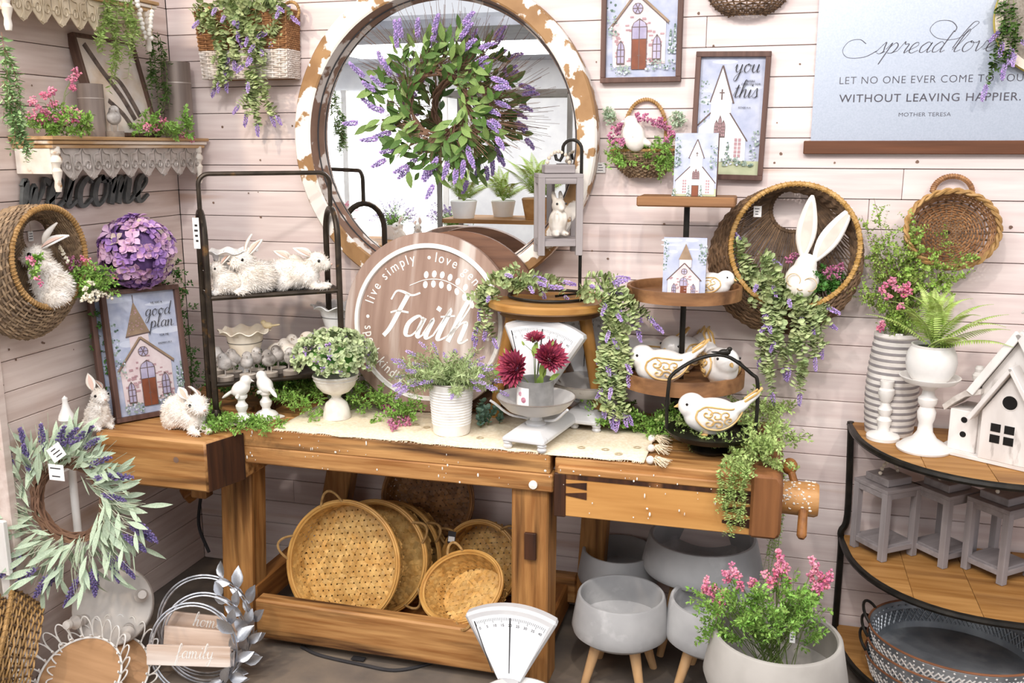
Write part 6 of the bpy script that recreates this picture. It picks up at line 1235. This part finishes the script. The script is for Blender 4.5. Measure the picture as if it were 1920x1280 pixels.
# flowers in the foreground planter
P = Plant(); fc = at(1457, 1186, -.76); base = Vector((fc.x, fc.y, fc.z-.10)); r = thing('flower_bunch', 'tall pink flower stems and feathery greens in the foreground planter', 'flowers', base)
for (x, y) in ((1330, 1095), (1340, 1105), (1350, 1120), (1365, 1070), (1375, 1065), (1345, 1130), (1440, 1075), (1455, 1060), (1462, 1040), (1465, 1050), (1475, 1070), (1528, 1050), (1530, 1070), (1540, 1080), (1550, 1075), (1525, 1065), (1385, 1082), (1318, 1090), (1355, 1110), (1535, 1095), (1452, 1080), (1470, 1058), (1408, 1085)):
    q = at(x, y, -.78+U(-.05, .05)); P.stem([base+Vector((U(-.03, .03), U(-.03, .03), 0)), (base+q)/2+rv(.01), q], .0014)
    for k in range(3): P.cluster(q+rv(.008)+Vector((0, 0, -.012*k)), .011, 13, .0046)
for i in range(95):
    q = at(U(1325, 1560), U(1095, 1195), -.78+U(-.08, .08)); 
    if q.x > fc.x+.06 and U(0, 1) < .5: continue
    d = (q-base).normalized(); P.feather(q-d*.05, d+Vector((0, -.2, .2)), U(.06, .11), .013, grav=.4, nb=9)
for i in range(26): q = at(U(1340, 1545), U(1120, 1180), -.76); P.stem([base+Vector((U(-.05, .05), U(-.04, .04), 0)), q], .0013)
P.done(r, dict(stems=g_stem, leaves=g_fern, blooms=b_pink))
price_tag('price_tag', 'white care tag on the flower stems in the foreground planter', leanT(at(1487, 1178, -.80), 0), .014, .034, hang=.006)
# foreground scale
q = top(952, 1150, .365); fan_scale('grey enamel fan scale on the floor at the bottom edge of the view', (q.x+.045, q.y-.02, .002), math.radians(4))
# cords
r = thing('power_cord', 'black power cord lying on the floor in front of the stretcher', 'cord', top(660, 1235, 0)); wp(r, MB().tube(crom([top(565, 1212, .006), top(600, 1228, .006), top(680, 1246, .006), top(740, 1256, .006), top(800, 1245, .006), top(850, 1225, .006)], 6), .0055, 8), 'cable', m_ink); wp(r, MB().box(top(672, 1234, .008), (.045, .022, .003)), 'flat_tag', m_ink, smooth=0)
r = thing('power_cord', 'black cable hanging down beside the left bench leg', 'cord', at(380, 900, -.3)); wp(r, MB().tube(crom([at(383, 900, -.28), at(374, 950, -.28), at(374, 990, -.28), at(392, 1035, -.28)], 6), .006, 8), 'cable', m_ink)
# ================================================================ LOWER LEFT
pp = top(170, 1235, 0); r = thing('wreath_stand', 'tall thin white turned post with bell finial in the lower left', 'stand', (pp.x, pp.y, 0)); zf = at(130, 742, pp.y).z
MB().lathe([(0, 0), (.07, 0), (.07, .012), (.03, .02), (.013, .03), (.013, zf*.30), (.02, zf*.31), (.02, zf*.33), (.012, zf*.34), (.0125, zf*.78), (.02, zf*.79), (.014, zf*.80), (.016, zf*.82), (.024, zf*.845), (.026, zf*.865), (.018, zf*.885), (.016, zf*.90), (.025, zf*.915), (.022, zf*.93), (.012, zf*.955), (.008, zf*.975), (.0085, zf*.99), (0, zf)], 20).build('post', m_white, r)
MB().tube([Vector((0, 0, zf*.74)), Vector((0, -.05, zf*.735)), Vector((0, -.06, zf*.76))], .004, 6).build('hook', m_white, r)
# pale leaf wreath
wc2 = at(134, 938, pp.y-.09); r = thing('lavender_wreath', 'large pale green leaf wreath with dark lavender hanging on the white post', 'wreath', wc2)
P = Plant(); vx = Vector((.96, .1, 0)).normalized(); vz = Vector((0, .1, 1)).normalized(); vy = vz.cross(vx)*1; vy = -vx.cross(vz) if (-vx.cross(vz)).y < 0 else vx.cross(vz)
for k in range(26): P.mb('twigs').tube([wc2+(vx*math.cos(a)+vz*math.sin(a))*(.118+.013*math.sin(2*a+k*1.7)+U(-.003, .003))+vy*(.014*math.cos(3*a+k*2.1)) for a in [j*PI/16 for j in range(32)]], .0028, 4, closed=True)
for i in range(150):
    a = U(0, 2*PI); v = vx*math.cos(a)+vz*math.sin(a); t = vx*math.sin(a)-vz*math.cos(a); b0 = wc2+v*U(.11, .15)+vy*U(.01, .05); L = U(.08, .17); P.stem([b0, b0+(t*.6+v*.6+vy*.2)*L*.6, b0+(t*.55+v*.8+vy*.1)*L], .0011, 'pale_stems')
P.done(r, dict(twigs=g_twig, pale_stems=mat('pale_stem', 'cdd3bd', 'aab598')))
LM = [leafset('leaf', leaf_t(w_, .12, c, 6, wide=.55), g_mint) for w_, c in ((.19, .08), (.22, .2), (.17, -.1))]
for i in range(60):
    a = i/60*2*PI+U(-.05, .05); v = vx*math.cos(a)+vz*math.sin(a); t = vx*math.sin(a)-vz*math.cos(a)
    big = 1.25 if -2.2 < (a if a < PI else a-2*PI) < .6 else .9
    if .5 < (a % (2*PI)) < 2.7: big = .68
    b0 = wc2+v*(.115+U(-.01, .03))+vy*U(.012, .05); d = (t*.75+v*U(.45, .95)+vy*U(0, .2)-Vector((0, 0, .15))).normalized(); L = U(.10, .17)*big
    for j in range(5):
        p = b0+d*(L*j/4.5); o = Matrix.Rotation(U(0, 2*PI), 3, d) @ d.orthogonal()
        put('leaf', rnd.choice(LM), r, along(p, d*.95+o*.55, vy+rv(.5), U(.07, .105)))
    if i % 2 == 0: put('lavender_spike', SPKD, r, along(b0+d*L*U(.6, 1.1)+vy*.01, d+rv(.25), vy, U(.07, .095), U(.075, .09)))
t = price_tag('price_tag', 'white folded price tag clipped to the pale leaf wreath', leanT(at(97, 835, wc2.y-.06), 0) @ Matrix.Rotation(.6, 4, 'Z'), .055, .045, hang=.002); t = price_tag('barcode_tag', 'white barcode tag hanging inside the pale leaf wreath', leanT(at(104, 868, wc2.y-.055), 0), .054, .05, hang=.004, lines=2)
# white stool lying on its side
m_wash = mat('greywashed_white', 'd3cdc6', 'bdb5ad', scale=8, rough=.6)
n_ = Vector((.32, -.82, .42)).normalized(); sc_ = at(212, 1135, -.80); yv = (Vector((0, 0, 1))-n_*n_.z).normalized(); r = thing('side_stool', 'small white washed stool lying on its side with knob legs toward the view', 'stool', T=basis(yv.cross(n_), yv, n_, sc_)); Rs = .125
MB().lathe([(0, -.012), (Rs, -.012), (Rs, .008), (Rs-.003, .012), (0, .012)], 48).build('seat', m_wash, r)
for a in (15, -52, 130, 205): ca, sa = math.cos(math.radians(a))*.085, math.sin(math.radians(a))*.085; MB().lathe([(.016, .012), (.018, .03), (.012, .036), (.02, .045), (.022, .06), (.014, .072), (.011, .08), (.015, .088), (.013, .1), (0, .102)], 16, Matrix.Translation((ca, sa, 0)) @ Matrix.Rotation(.35, 4, Vector((-sa, ca, 0)).normalized())).build('knob_leg', m_wash, r)
# silver leaf hoop signs
m_sil = mat('silver_metal', 'dcdee3', 'b4b8bf', scale=60, rough=.3, metal=.95); m_plq = wood('whitewashed_plaque', 'd9c3b2', 'c0a48f', 'x', 6, c3='efe6de', t3=.56, w3=.06, s3=10)
SL = [MB().inst(*leaf_t(.55, .2, c, 5, wide=.5), [Matrix.Identity(4)]).mesh('silver_leaf', m_sil, smooth=3) for c in (.1, .3)]; VEIN = MB().tube([(0, 0, .004), (.9, 0, -.05)], .018, 4).mesh('vein', m_sil)
def hoop_sign(label, px, py, Y, Rpx, word, plq, nl=14, a0=-70, a1=75):
    c = at(px, py, Y); s = mpp(c); R = Rpx*s; n = Vector((.15, -.95, .22)).normalized(); y = (Vector((0, 0, 1))-n*n.z).normalized(); x = y.cross(n); T = basis(x, y, n, c); r = thing('hoop_sign', label, 'sign', T=T, group='silver leaf hoop signs')
    for dr in (0, -.009): MB().tube(circ(R+dr, 64), .0034, 6, closed=True).build('hoop', m_sil, r)
    for i in range(nl):
        a = math.radians(a0+(a1-a0)*(i+.5)/nl); v = Vector((math.cos(a), math.sin(a), 0)); t = Vector((-math.sin(a), math.cos(a), 0)); d = t*.8+v*(.9 if i % 2 else -.35)+Vector((0, 0, U(0, .5))); L = U(.05, .072)
        M_ = along(v*R, d, Vector((0, 0, 1))+rv(.5), L); o = obj('silver_leaf', rnd.choice(SL), r, T=M_)
    MB().tube([Vector((math.cos(a), math.sin(a), .02))*R*1.01 for a in [math.radians(a0+(a1-a0)*k/12) for k in range(13)]], .0028, 5).build('branch', m_sil, r)
    w, h, dx, dy, ang = plq; M_ = Matrix.Translation((dx, dy, .006)) @ Matrix.Rotation(ang, 4, 'Z'); b = MB().box((0, 0, 0), (w, h, .012)).build('plaque', m_plq, r, bevel=.0015, T=M_)
    if word: mb = MB(); write_script(mb, word, h*.36, Matrix.Translation((.02, -h*.1, .0062)), .06, .16, .0006); mb.build('lettering', m_white, b, smooth=0)
    return r
hoop_sign('rear silver leaf hoop sign with a plaque reading home', 385, 1172, -.74, 94, 'home', (.24, .062, -.01, .005, -.05), 14)
hoop_sign('middle silver leaf hoop sign with a plain plaque', 384, 1195, -.79, 84, None, (.24, .058, -.01, .0, -.03), 12)
hoop_sign('front silver leaf hoop sign with a plaque reading family', 362, 1216, -.84, 86, 'family', (.27, .062, -.01, -.02, .03), 10, -75, 40)
# wire rimmed trays
m_wire = mat('white_wire', 'f2f0ec', 'dedad2', rough=.4); m_tw = wood('tray_wood', 'b98f66', '9f764e', 'x', 5)
def wire_tray(label, c, n, R, loops=26):
    n = Vector(n).normalized(); y = (Vector((0, 1, 0))-n*n.y).normalized(); x = y.cross(n); r = thing('wire_tray', label, 'tray', T=basis(x, y, n, c), group='white wire rimmed trays')
    MB().lathe([(0, -.008), (R, -.008), (R, .004), (0, .004)], 48).build('wooden_base', m_tw, r); MB().tube(circ(R+.003, 48, .006), .0035, 6, closed=True).build('rim_wire', m_wire, r)
    for i in range(loops):
        a = 2*PI*i/loops; h = 2.2*PI/loops*.5; pts = []
        for k in range(11):
            t = k/10; aa = a-h+2*h*t; e = math.sin(PI*t)**.5; q = R+.004+.045*e; pts.append(Vector((q*math.cos(aa), q*math.sin(aa), .006+.055*e)))
        pts = [pts[0]*.985+Vector((0, 0, .02))]+pts+[pts[-1]*.985+Vector((0, 0, .02))]; MB().tube(pts, .0024, 5).build('wire_loop', m_wire, r)
    return r
wire_tray('front wooden tray with white scalloped wire rim at the bottom left corner', at(150, 1272, -.98), (.1, -.62, .78), .125); wire_tray('second white wire rimmed tray tucked behind the front one', at(205, 1262, -.90), (.25, -.6, .76), .118)
# nested willow baskets at the left edge
for k, lab in enumerate(('outermost of the nested willow baskets at the lower left edge', 'middle one of the nested willow baskets at the lower left edge', 'innermost willow basket nearest the frame edge at the lower left')):
    c = at(-8-k*26, 1230+k*10, -1.06-k*.04); n = Vector((-.72, -.62, .3)).normalized(); y = (Vector((0, 0, 1))-n*n.z).normalized(); r = thing('willow_basket', lab, 'basket', T=basis(y.cross(n), y, n, c), group='nested willow baskets'); Rk = .205-.012*k
    def Sw(u, v, Rk=Rk): a = 2*PI*u; q = Rk*(.75+.25*v); return Vector((q*math.cos(a), q*math.sin(a)*1.0, -.10+.10*v))
    wicker_bowl(Sw, 40, 12, (w_tan, w_dark, w_tan), r, .0034, .004, .007, 70)
r = thing('white_panel', 'white painted board leaning at the left edge above the willow baskets', 'board', at(5, 1025, -1.0)); MB().box((-.02, 0, 0), (.085, .014, .17)).build('board', m_white, r, bevel=.003); MB().box((.018, -.009, 0), (.012, .006, .17)).build('edge_bead', m_white, r, bevel=.001); MB().box((-.02, .03, -.32), (.03, .03, .48)).build('prop', m_white, r)
# ================================================================ DEMILUNE SHELF AT RIGHT
m_mango = wood('mango_wood', 'b98a50', '94652f', 'x', 5, c3='6e4520', t3=.62, w3=.08, s3=7)
r = thing('demilune_shelf', 'half round three tier shelf with black pipe frame and wooden tiers', 'shelf', (.70, -.01, 0)); cx, a_, b_ = .70, .425, .50
def half(a, b, e=2.3, n=32):
    out = []
    for k in range(n+1):
        t = PI*k/n; c, s = math.cos(t), math.sin(t); out.append((cx-a*math.copysign(abs(c)**(2/e), c), -.015-b*abs(s)**(2/e)))
    return out
for nm, z in (('top_tier', .775), ('middle_tier', .385), ('bottom_tier', .06)):
    pts = half(a_, b_); ctr = sum(p[0] for p in pts)/len(pts)
    for k in range(5):
        x0, x1 = cx-a_+2*a_*k/5+.0008, cx-a_+2*a_*(k+1)/5-.0008; sub = [(x0, -.015)]; 
        for j in range(9):
            x = x0+(x1-x0)*j/8; u = min(1, abs((x-cx)/(a_-.004))); sub.append((x, -.015-(b_-.004)*max(0, 1-u**2.3)**(1/2.3)))
        sub.append((x1, -.015)); wp(r, MB().prism(sub, z-.018, z+.003), 'shelf_board', m_mango, bevel=.0006)
    wp(r, MB().tube([Vector((x, y, z-.006)) for x, y in pts], .011, 8), 'rim_pipe', m_black, label='black pipe edging of the '+nm.replace('_', ' '))
    wp(r, MB().tube([(cx-a_, -.02, z-.006), (cx+a_, -.02, z-.006)], .009, 8), 'back_pipe', m_black)
for s_ in (-1, 1): wp(r, MB().tube(crom([(cx+s_*a_, -.022, 0), (cx+s_*a_, -.022, .34), (cx+s_*(a_+.004), -.022, .40), (cx+s_*(a_-.012), -.022, .46), (cx+s_*(a_-.004), -.022, .72), (cx+s_*a_, -.022, .78)], 5), .011, 10), 'side_post', m_black)
TZ3, TZ2, TZ1 = .779, .389, .064
# striped vase
p = top(1662, 800, TZ3); r = thing('striped_vase', 'tall grey and white striped ribbed vase on the top tier', 'vase', (p.x, p.y-.055, TZ3)); hv = .318
def vr(z): t = z/hv; return .05+.027*math.sin(PI*min(1, .12+.62*(1-t)))*1.0+(.004 if t > .96 else 0)
zz = [hv*i/60 for i in range(61)]; MB().lathe([(0, 0)]+[(vr(z), z) for z in zz]+[(vr(hv)-.006, hv), (vr(hv)-.008, hv*.7), (0, hv*.7)], 36).build('vase_body', mat('vase_white', 'e9e4de', 'd6cfc8', scale=20, rough=.6), r); g1 = mat('vase_grey_stripe', '9a9494', '827c7d', scale=20, rough=.6)
for k in range(15): z = .012+hv*.95*k/15; MB().lathe([(vr(z)-.001, z), (vr(z)+.0012, z+.002), (vr(z+.008)+.0012, z+.0085), (vr(z+.01)-.001, z+.0105)], 36).build('stripe', g1, r)
vt = r.location+Vector((0, 0, hv)); P = Plant(); rr = thing('maidenhair_spray', 'airy maidenhair fern and pink flowers standing in the striped vase', 'plant', vt); g_maid = lm('maidenhair_green', '7f9f3f', 'a3bb62', .35)
for k in range(30):
    x, y = (U(1605, 1690), U(370, 560)) if k < 14 else (U(1690, 1850), U(400, 540)); q = at(x, y, vt.y+U(-.06, .03)); mid = (vt+q)/2+Vector((U(-.02, .02), U(-.02, .02), .03)); W = crom([vt, mid, q], 8); P.stem(W, .0009, 'dark_stems')
    for j in range(15):
        p_, d = seg(W, .28+.72*j/15); Q = walk(p_, d*.5+rv(1), U(.03, .06), 4, .2, .25); P.stem(Q, .0004, 'dark_stems'); P.leaves(Q, ROUND, .0085 if k < 14 else .0105, 6, spread=.8)
for x, y in ((1655, 545), (1660, 535), (1672, 530), (1680, 540), (1690, 545), (1700, 535), (1695, 550), (1675, 525), (1665, 555), (1650, 615), (1655, 605), (1688, 575), (1705, 545)): q = at(x, y, vt.y-.05); P.stem([vt, q], .001); P.cluster(q, .012, 20, .0045)
for k in range(22): P.feather(vt+Vector((U(-.03, .03), U(-.03, .03), -.01)), Vector((U(-.5, .6), U(-.7, .3), 1)), U(.07, .13), .012, k='leaves', grav=.3)
P.done(rr, dict(dark_stems=g_twig, stems=g_stem, leaves=g_maid, blooms=b_pink))
price_tag('price_tag', 'tiny paper tag on the rim of the striped vase', WT(vt+Vector((.0, -.058, .006))), .02, .012, hang=.001, lines=1)
# candlestick
p = top(1655, 822, TZ3); r = thing('candlestick', 'short white turned candlestick in front of the striped vase', 'candlestick', (p.x, p.y, TZ3)); MB().lathe([(0, 0), (.048, 0), (.049, .01), (.044, .016), (.03, .02), (.019, .026), (.016, .034), (.02, .05), (.022, .06), (.014, .072), (.019, .082), (.0215, .094), (.014, .104), (.012, .114), (.019, .124), (.02, .134), (.024, .142), (.0235, .155), (.018, .16), (.02, .172), (.02, .182), (0, .182)], 24).build('turned_body', m_white, r)
# pedestal with fern pot
p = top(1731, 842, TZ3); r = thing('pedestal_plate', 'white distressed pedestal plate carrying the fern pot', 'pedestal', (p.x, p.y, TZ3)); hp_ = .222; m_dis = mat('distressed_white', 'f3f1ee', 'e3dfda', scale=12, rough=.45, c3='a9a29a', t3=.72, w3=.02, s3=26)
MB().lathe([(0, 0), (.074, 0), (.076, .006), (.06, .02), (.035, .035), (.022, .055), (.019, .08), (.024, .095), (.026, .115), (.019, .13), (.026, .142), (.027, .155), (.018, .166), (.016, .18), (.03, .196), (.07, .205), (.082, .218), (.084, .222), (.08, .222), (.07, .212), (0, .207)], 40).build('pedestal', m_dis, r)
pt = Vector((p.x, p.y, TZ3+.209)); r = thing('flower_pot', 'round white crackled pot on the pedestal plate', 'pot', pt); MB().lathe([(0, 0), (.046, 0), (.052, .006), (.066, .03), (.07, .055), (.066, .082), (.057, .1), (.058, .107), (.053, .107), (.05, .095), (0, .09)], 36).build('pot', m_dis, r); MB().lathe([(0, .096), (.05, .096)], 20).build('soil', mat('dark_soil', '3a4430', '2c3424'), r)
def frond_mesh(L, arch, n=30):
    mb = MB(); W = [Vector((t*L*(1-.15*t), 0, L*(arch*t-(arch*1.05)*t*t*.9)+t*.0)) for t in [i/14 for i in range(15)]]; mb.tube(W, [.0016*(1-.7*i/15) for i in range(15)], 4, cap=False); Ms = []
    for i in range(n):
        t = .1+.9*i/n; q, d = seg(W, t); w_ = L*.16*math.sin(PI*min(1, .15+.85*(t**.8)))*(1.05-t*.55)+.003
        for s_ in (-1, 1): Ms.append(along(q, Vector((.35, s_, -.08)), (0, 0, 1), w_, .0085 if w_ > .016 else w_*.5))
    return mb.inst(*leaf_t(.62, .1, .15, 3), Ms).mesh('frond', g_boston, smooth=3)
FR = [frond_mesh(.235, .6), frond_mesh(.255, .35), frond_mesh(.21, .9)]; fp = pt+Vector((0, 0, .095)); r = thing('boston_fern', 'fresh green fern with long arching fronds in the white pot', 'fern', fp)
for k, (az_, m_, el) in enumerate(((-100, 2, 50), (-20, 0, 22), (-30, 1, 8), (-55, 0, 35), (-140, 0, 35), (-170, 1, 25), (170, 2, 55), (90, 2, 65), (60, 0, 45), (20, 2, 50), (0, 0, 40), (-75, 1, 15), (-10, 1, 30), (120, 0, 60), (40, 2, 68), (-120, 2, 62), (200, 0, 42), (10, 1, 14))):
    o = obj('frond', FR[m_], r); o.rotation_euler = (0, -math.radians(el), math.radians(az_))
# birdhouse
m_bh = mat('weathered_white', 'ece8e4', 'd6d0cb', scale=14, stretch=(1, 1, .3), rough=.75, bump=.4, c3='a8a09a', t3=.68, w3=.04, s3=22); m_bhr = mat('rough_white_roof', 'ded8d2', 'c4bcb4', scale=40, rough=.9, bump=.9, bscale=50)
ux = Vector((.18, -.11, 0)).normalized(); uy = Vector((-ux.y, ux.x, 0)); o0 = Vector((.515, -.262, TZ3)); r = thing('birdhouse', 'white weathered wooden chapel birdhouse with four pane window on the top tier', 'birdhouse', T=basis(ux, uy, (0, 0, 1), o0)); FX = basis((1, 0, 0), (0, 0, 1), (0, -1, 0), (0, 0, 0))
def BX(name, c, s, m=None, R=None, bevel=.0015, **k): return MB().box(c, s, R).build(name, m or m_bh, r, bevel=bevel, **k)
BX('base', (.13, .08, .006), (.30, .21, .012)); w0, w1, xm = .085, .265, .175; az1 = .375
MB().prism([(w0, .012), (w1, .012), (w1, .21), (xm, .36), (w0, .21)], -.15, -.01, FX).build('main_walls', m_bh, r, bevel=.001)
sl = math.atan2(.15, .09)
def roof(name, xa, za, half_, drop, y0, y1, th=.012, m=None):
    for s_ in (-1, 1):
        L = math.hypot(half_, drop)+.006; c = Vector((xa+s_*half_/2, (y0+y1)/2, za-drop/2)); BX(name, c, (L, y1-y0, th), m or m_bhr, RY(math.degrees(math.atan2(drop, half_))*s_))
roof('roof_board', xm, .378, .112, .187, -.012, .17)
BX('gable_trim', (xm-.056, -.014, .284), (.218, .012, .022), m_bh, RY(-math.degrees(math.atan2(.187, .112)))); BX('gable_trim', (xm+.056, -.014, .284), (.218, .012, .022), m_bh, RY(math.degrees(math.atan2(.187, .112))))
MB().prism([(xm-.07, .012), (xm+.07, .012), (xm+.07, .15), (xm, .262), (xm-.07, .15)], 0, .026, FX).build('porch_front', m_bh, r, bevel=.001); roof('porch_roof', xm, .284, .095, .157, -.055, .0, .012, m_bh)
m_hole = mat('hole_dark', '171412', '0f0d0c', rough=.9)
MB().lathe([(0, 0), (.020, 0)], 20, FX @ Matrix.Translation((xm, .185, .0268))).build('entry_hole', m_hole, r); MB().ring(.0215, .0195, .0262, .0275, 24, FX @ Matrix.Translation((xm, .185, 0))).build('hole_rim', m_bh, r)
for dx in (-.018, .018):
    for dz in (-.016, .016): BX('window_pane', (xm-.012+dx, -.0262, .092+dz), (.026, .002, .023), m_hole, bevel=0)
BX('annex_wall', (.048, .06, .072), (.078, .12, .12)); MB().prism([(-.004, .125), (.02, .15), (.05, .175), (.092, .19), (.092, .205), (.05, .195), (.018, .17), (-.012, .14)], -.13, .012, FX).build('annex_roof', m_bhr, r, bevel=.001)
for z in (.062, .105): MB().lathe([(0, 0), (.009, 0)], 14, FX @ Matrix.Translation((.05, z, .0006))).build('annex_hole', m_hole, r)
MB().lathe([(.016, 0), (.016, .012), (.010, .02), (.016, .032), (.018, .045), (.011, .055), (.013, .064), (.009, .072), (0, .074)], 16, Matrix.Translation((.06, .05, .185))).build('annex_finial', m_bh, r)
BX('steeple', (xm+.012, .07, .395), (.04, .04, .07)); roof('steeple_roof', xm+.012, .455, .03, .03, .045, .095, .006); MB().lathe([(.018, 0), (.018, .01), (.012, .016), (.018, .026), (.02, .04), (.012, .052), (.0, .056)], 16, Matrix.Translation((xm+.012, .07, .448))).build('steeple_finial', m_bh, r)
# lanterns on the middle tier
for lab, (px, py), rz in (('grey wooden lantern at the left of the middle tier', (1650, 1014), 38), ('grey wooden lantern in the middle of the middle tier', (1762, 1040), 40), ('grey wooden lantern at the right end of the middle tier', (1868, 1072), 42)):
    p = top(px, py, TZ2); lantern(lab, (p.x, min(p.y, -.115), TZ2), math.radians(rz), .142, .262)
# galvanised oval trays
m_gv = mat('galvanised_tray', '9aa0a6', '7d848b', scale=12, rough=.45, metal=.55, c3='b4b9be', t3=.6, w3=.1, s3=8); m_gvw = mat('white_embossed_pattern', 'e6e3df', 'cfcac4', rough=.6); m_rust = mat('rust_rim', '8a5a3c', '6e452c', rough=.6)
def gtray(label, z, sc):
    T = Matrix.Translation((.585, -.34, z)) @ Matrix.Rotation(math.radians(-14), 4, 'Z'); r = thing('galvanised_tray', label, 'tray', T=T, group='stacked galvanised oval trays'); a, b, h = .245*sc, .215*sc, .085; n = 72; V = []; F = []
    prof = [(0, .004), (.86, .004), (.88, .006), (.985, h-.004), (1.0, h), (1.012, h-.004), (1.0, h-.012), (.9, 0), (0, 0)]
    for q, zz_ in prof:
        for k in range(n): t = 2*PI*k/n; V.append((q*a*math.cos(t), q*b*math.sin(t), zz_))
    for i in range(len(prof)-1):
        for k in range(n): F.append((i*n+k, i*n+(k+1) % n, (i+1)*n+(k+1) % n, (i+1)*n+k))
    MB().add(V, F).build('tray_body', m_gv, r); MB().tube([Vector((1.006*a*math.cos(t), 1.006*b*math.sin(t), h)) for t in [k*2*PI/n for k in range(n)]], .0035, 6, closed=True).build('rolled_rim', m_rust, r)
    mb = MB(); mi_ = MB()
    for k in range(56):
        t0, t1, tm = 2*PI*k/56, 2*PI*(k+1)/56, 2*PI*(k+.5)/56
        def pt_(t, f, o): q = .9+.1*f; return Vector(((q*a+o)*math.cos(t), (q*b+o)*math.sin(t), h*f))
        for mbb, o in ((mb, .0022), (mi_, -.0075)):
            for A_, B_ in (((t0, .3), (t1, .72)), ((t0, .72), (t1, .3)), ((t0, .51), (tm, .72)), ((tm, .3), (t1, .51))): mbb.tube([pt_(*A_, o), pt_(*B_, o)], .0026, 4)
            mbb.ell(pt_(tm, .86, o), .0035, n=6)
    mb.build('embossed_band', m_gvw, r, kind='stuff'); mi_.build('inner_embossing', m_gv, r, kind='stuff')
    for s_ in (0, PI): MB().tube([Vector((math.cos(s_)*(a*.97+.0+.028*math.sin(PI*i/10)), .055*math.cos(PI*i/10), h+.002+.035*math.sin(PI*i/10))) for i in range(11)], .0045, 8).build('handle', m_black, r)
gtray('largest galvanised oval tray at the bottom of the stack', .066, 1.0); gtray('middle galvanised oval tray of the stack', .112, .99); gtray('uppermost galvanised oval tray with embossed band on the stack', .158, .985)
# ================================================================ SHOP BEHIND THE CAMERA (seen in the mirror)
m_shopw = mat('shop_wall_white', 'eeeeee', 'e2e2e4', rough=.8); m_ceil = mat('shop_ceiling_grey', 'a9abb2', '9a9ca3', rough=.9)
struct(MB().box((-2.5, -6.6, 1.5), (9, .06, 3.0)).build('wall_front', m_shopw)); struct(MB().box((-2.5, -5.2, 2.55), (9, 2.8, .06)).build('ceiling', m_ceil))
w = struct(MB().box((-4.55, -6.555, 1.35), (2.3, .02, 1.75)).build('window_1', mat('daylight_window', 'ffffff', rough=.9, emit=2.2)))
for x in (-5.7, -4.55, -3.4): MB().box((x, -6.53, 1.35), (.06, .04, 1.8)).build('window_frame', m_white, w)
m_gal = mat('grey_rack_metal', '8b867f', '767069', rough=.5, metal=.3)
r = thing('display_rack', 'grey display rack reflected in the mirror', 'rack', (-1.95, -3.95, 0))
for x in (-.5, .5):
    for y in (-.25, .25): MB().box((x, y, 1.03), (.035, .035, 2.06)).build('post', m_gal, r, bevel=.003)
    MB().box((x, 0, 2.04), (.035, .5, .035)).build('side_rail', m_gal, r)
for y in (-.25, 0, .25): MB().box((0, y, 2.04), (1.0, .035, .035)).build('top_rail', m_gal, r)
for z in (.4, 1.10): MB().box((0, 0, z), (1.0, .5, .03)).build('shelf', m_mango, r)
for k, (x, y, z, s_) in enumerate(((-1.72, -3.85, 1.116, 1.9), (-2.05, -4.05, 1.116, 1.5), (-2.3, -3.82, 1.116, 1.6))):
    lab = ('bright fern on the reflected display rack, nearest the lantern', 'fern at the end of the reflected display rack', 'fern at the far side of the reflected display rack')[k]; r = thing('potted_fern', lab, 'fern', (x, y, z)); r.scale = (s_,)*3; MB().lathe([(0, 0), (.05, 0), (.065, .08), (.06, .085), (0, .08)], 20).build('pot', (m_mango, m_white, m_white)[k], r)
    for j in range(16): o = obj('frond', FR[j % 3], r); o.location = (0, 0, .08); o.rotation_euler = (0, -math.radians(15+50*((j*7) % 5)/5), j*2.4)
r = thing('display_table', 'wooden display table reflected in the mirror', 'table', (-3.2, -4.2, 0)); MB().box((0, 0, .86), (1.3, .7, .05)).build('table_top', m_mango, r, bevel=.004)
for x in (-.58, .58):
    for y in (-.28, .28): MB().box((x, y, .42), (.07, .07, .84)).build('leg', m_mango, r)
for k, (x, y) in enumerate(((-2.75, -4.0), (-2.95, -4.1), (-3.4, -4.1))): bunny('sitting', 'white rabbit '+('nearest the rack', 'between two others', 'farthest from the rack')[k]+' on the reflected display table', (x, y, .885), 1.2+k, .9, 'white rabbits on the reflected table')
for k, (x, y, m_) in enumerate(((-2.55, -4.3, b_lav), (-3.1, -4.35, b_lav), (-3.6, -4.3, b_pink))):
    c = Vector((x, y, .885)); r = thing('potted_plant', ('lavender pot at the near end of the reflected table', 'lavender pot in the middle of the reflected table', 'pink flower pot at the far end of the reflected table')[k], 'plant', c); wp(r, MB().lathe([(0, 0), (.06, 0), (.08, .12), (.075, .125), (0, .11)], 20, Matrix.Translation(c)), 'pot', m_white); P = Plant()
    for j in range(50): W = walk(c+Vector((0, 0, .11)), Vector((U(-1, 1), U(-1, 1), 1)), U(.12, .22), 6, .5); P.stem(W, .0015); P.leaves(W, LEAFN, .04, 12); P.spike(W[-1], W[-1]-W[-2], .05, .009, n=20)
    P.done(r, dict(stems=g_stem, leaves=g_fern, blooms=m_))
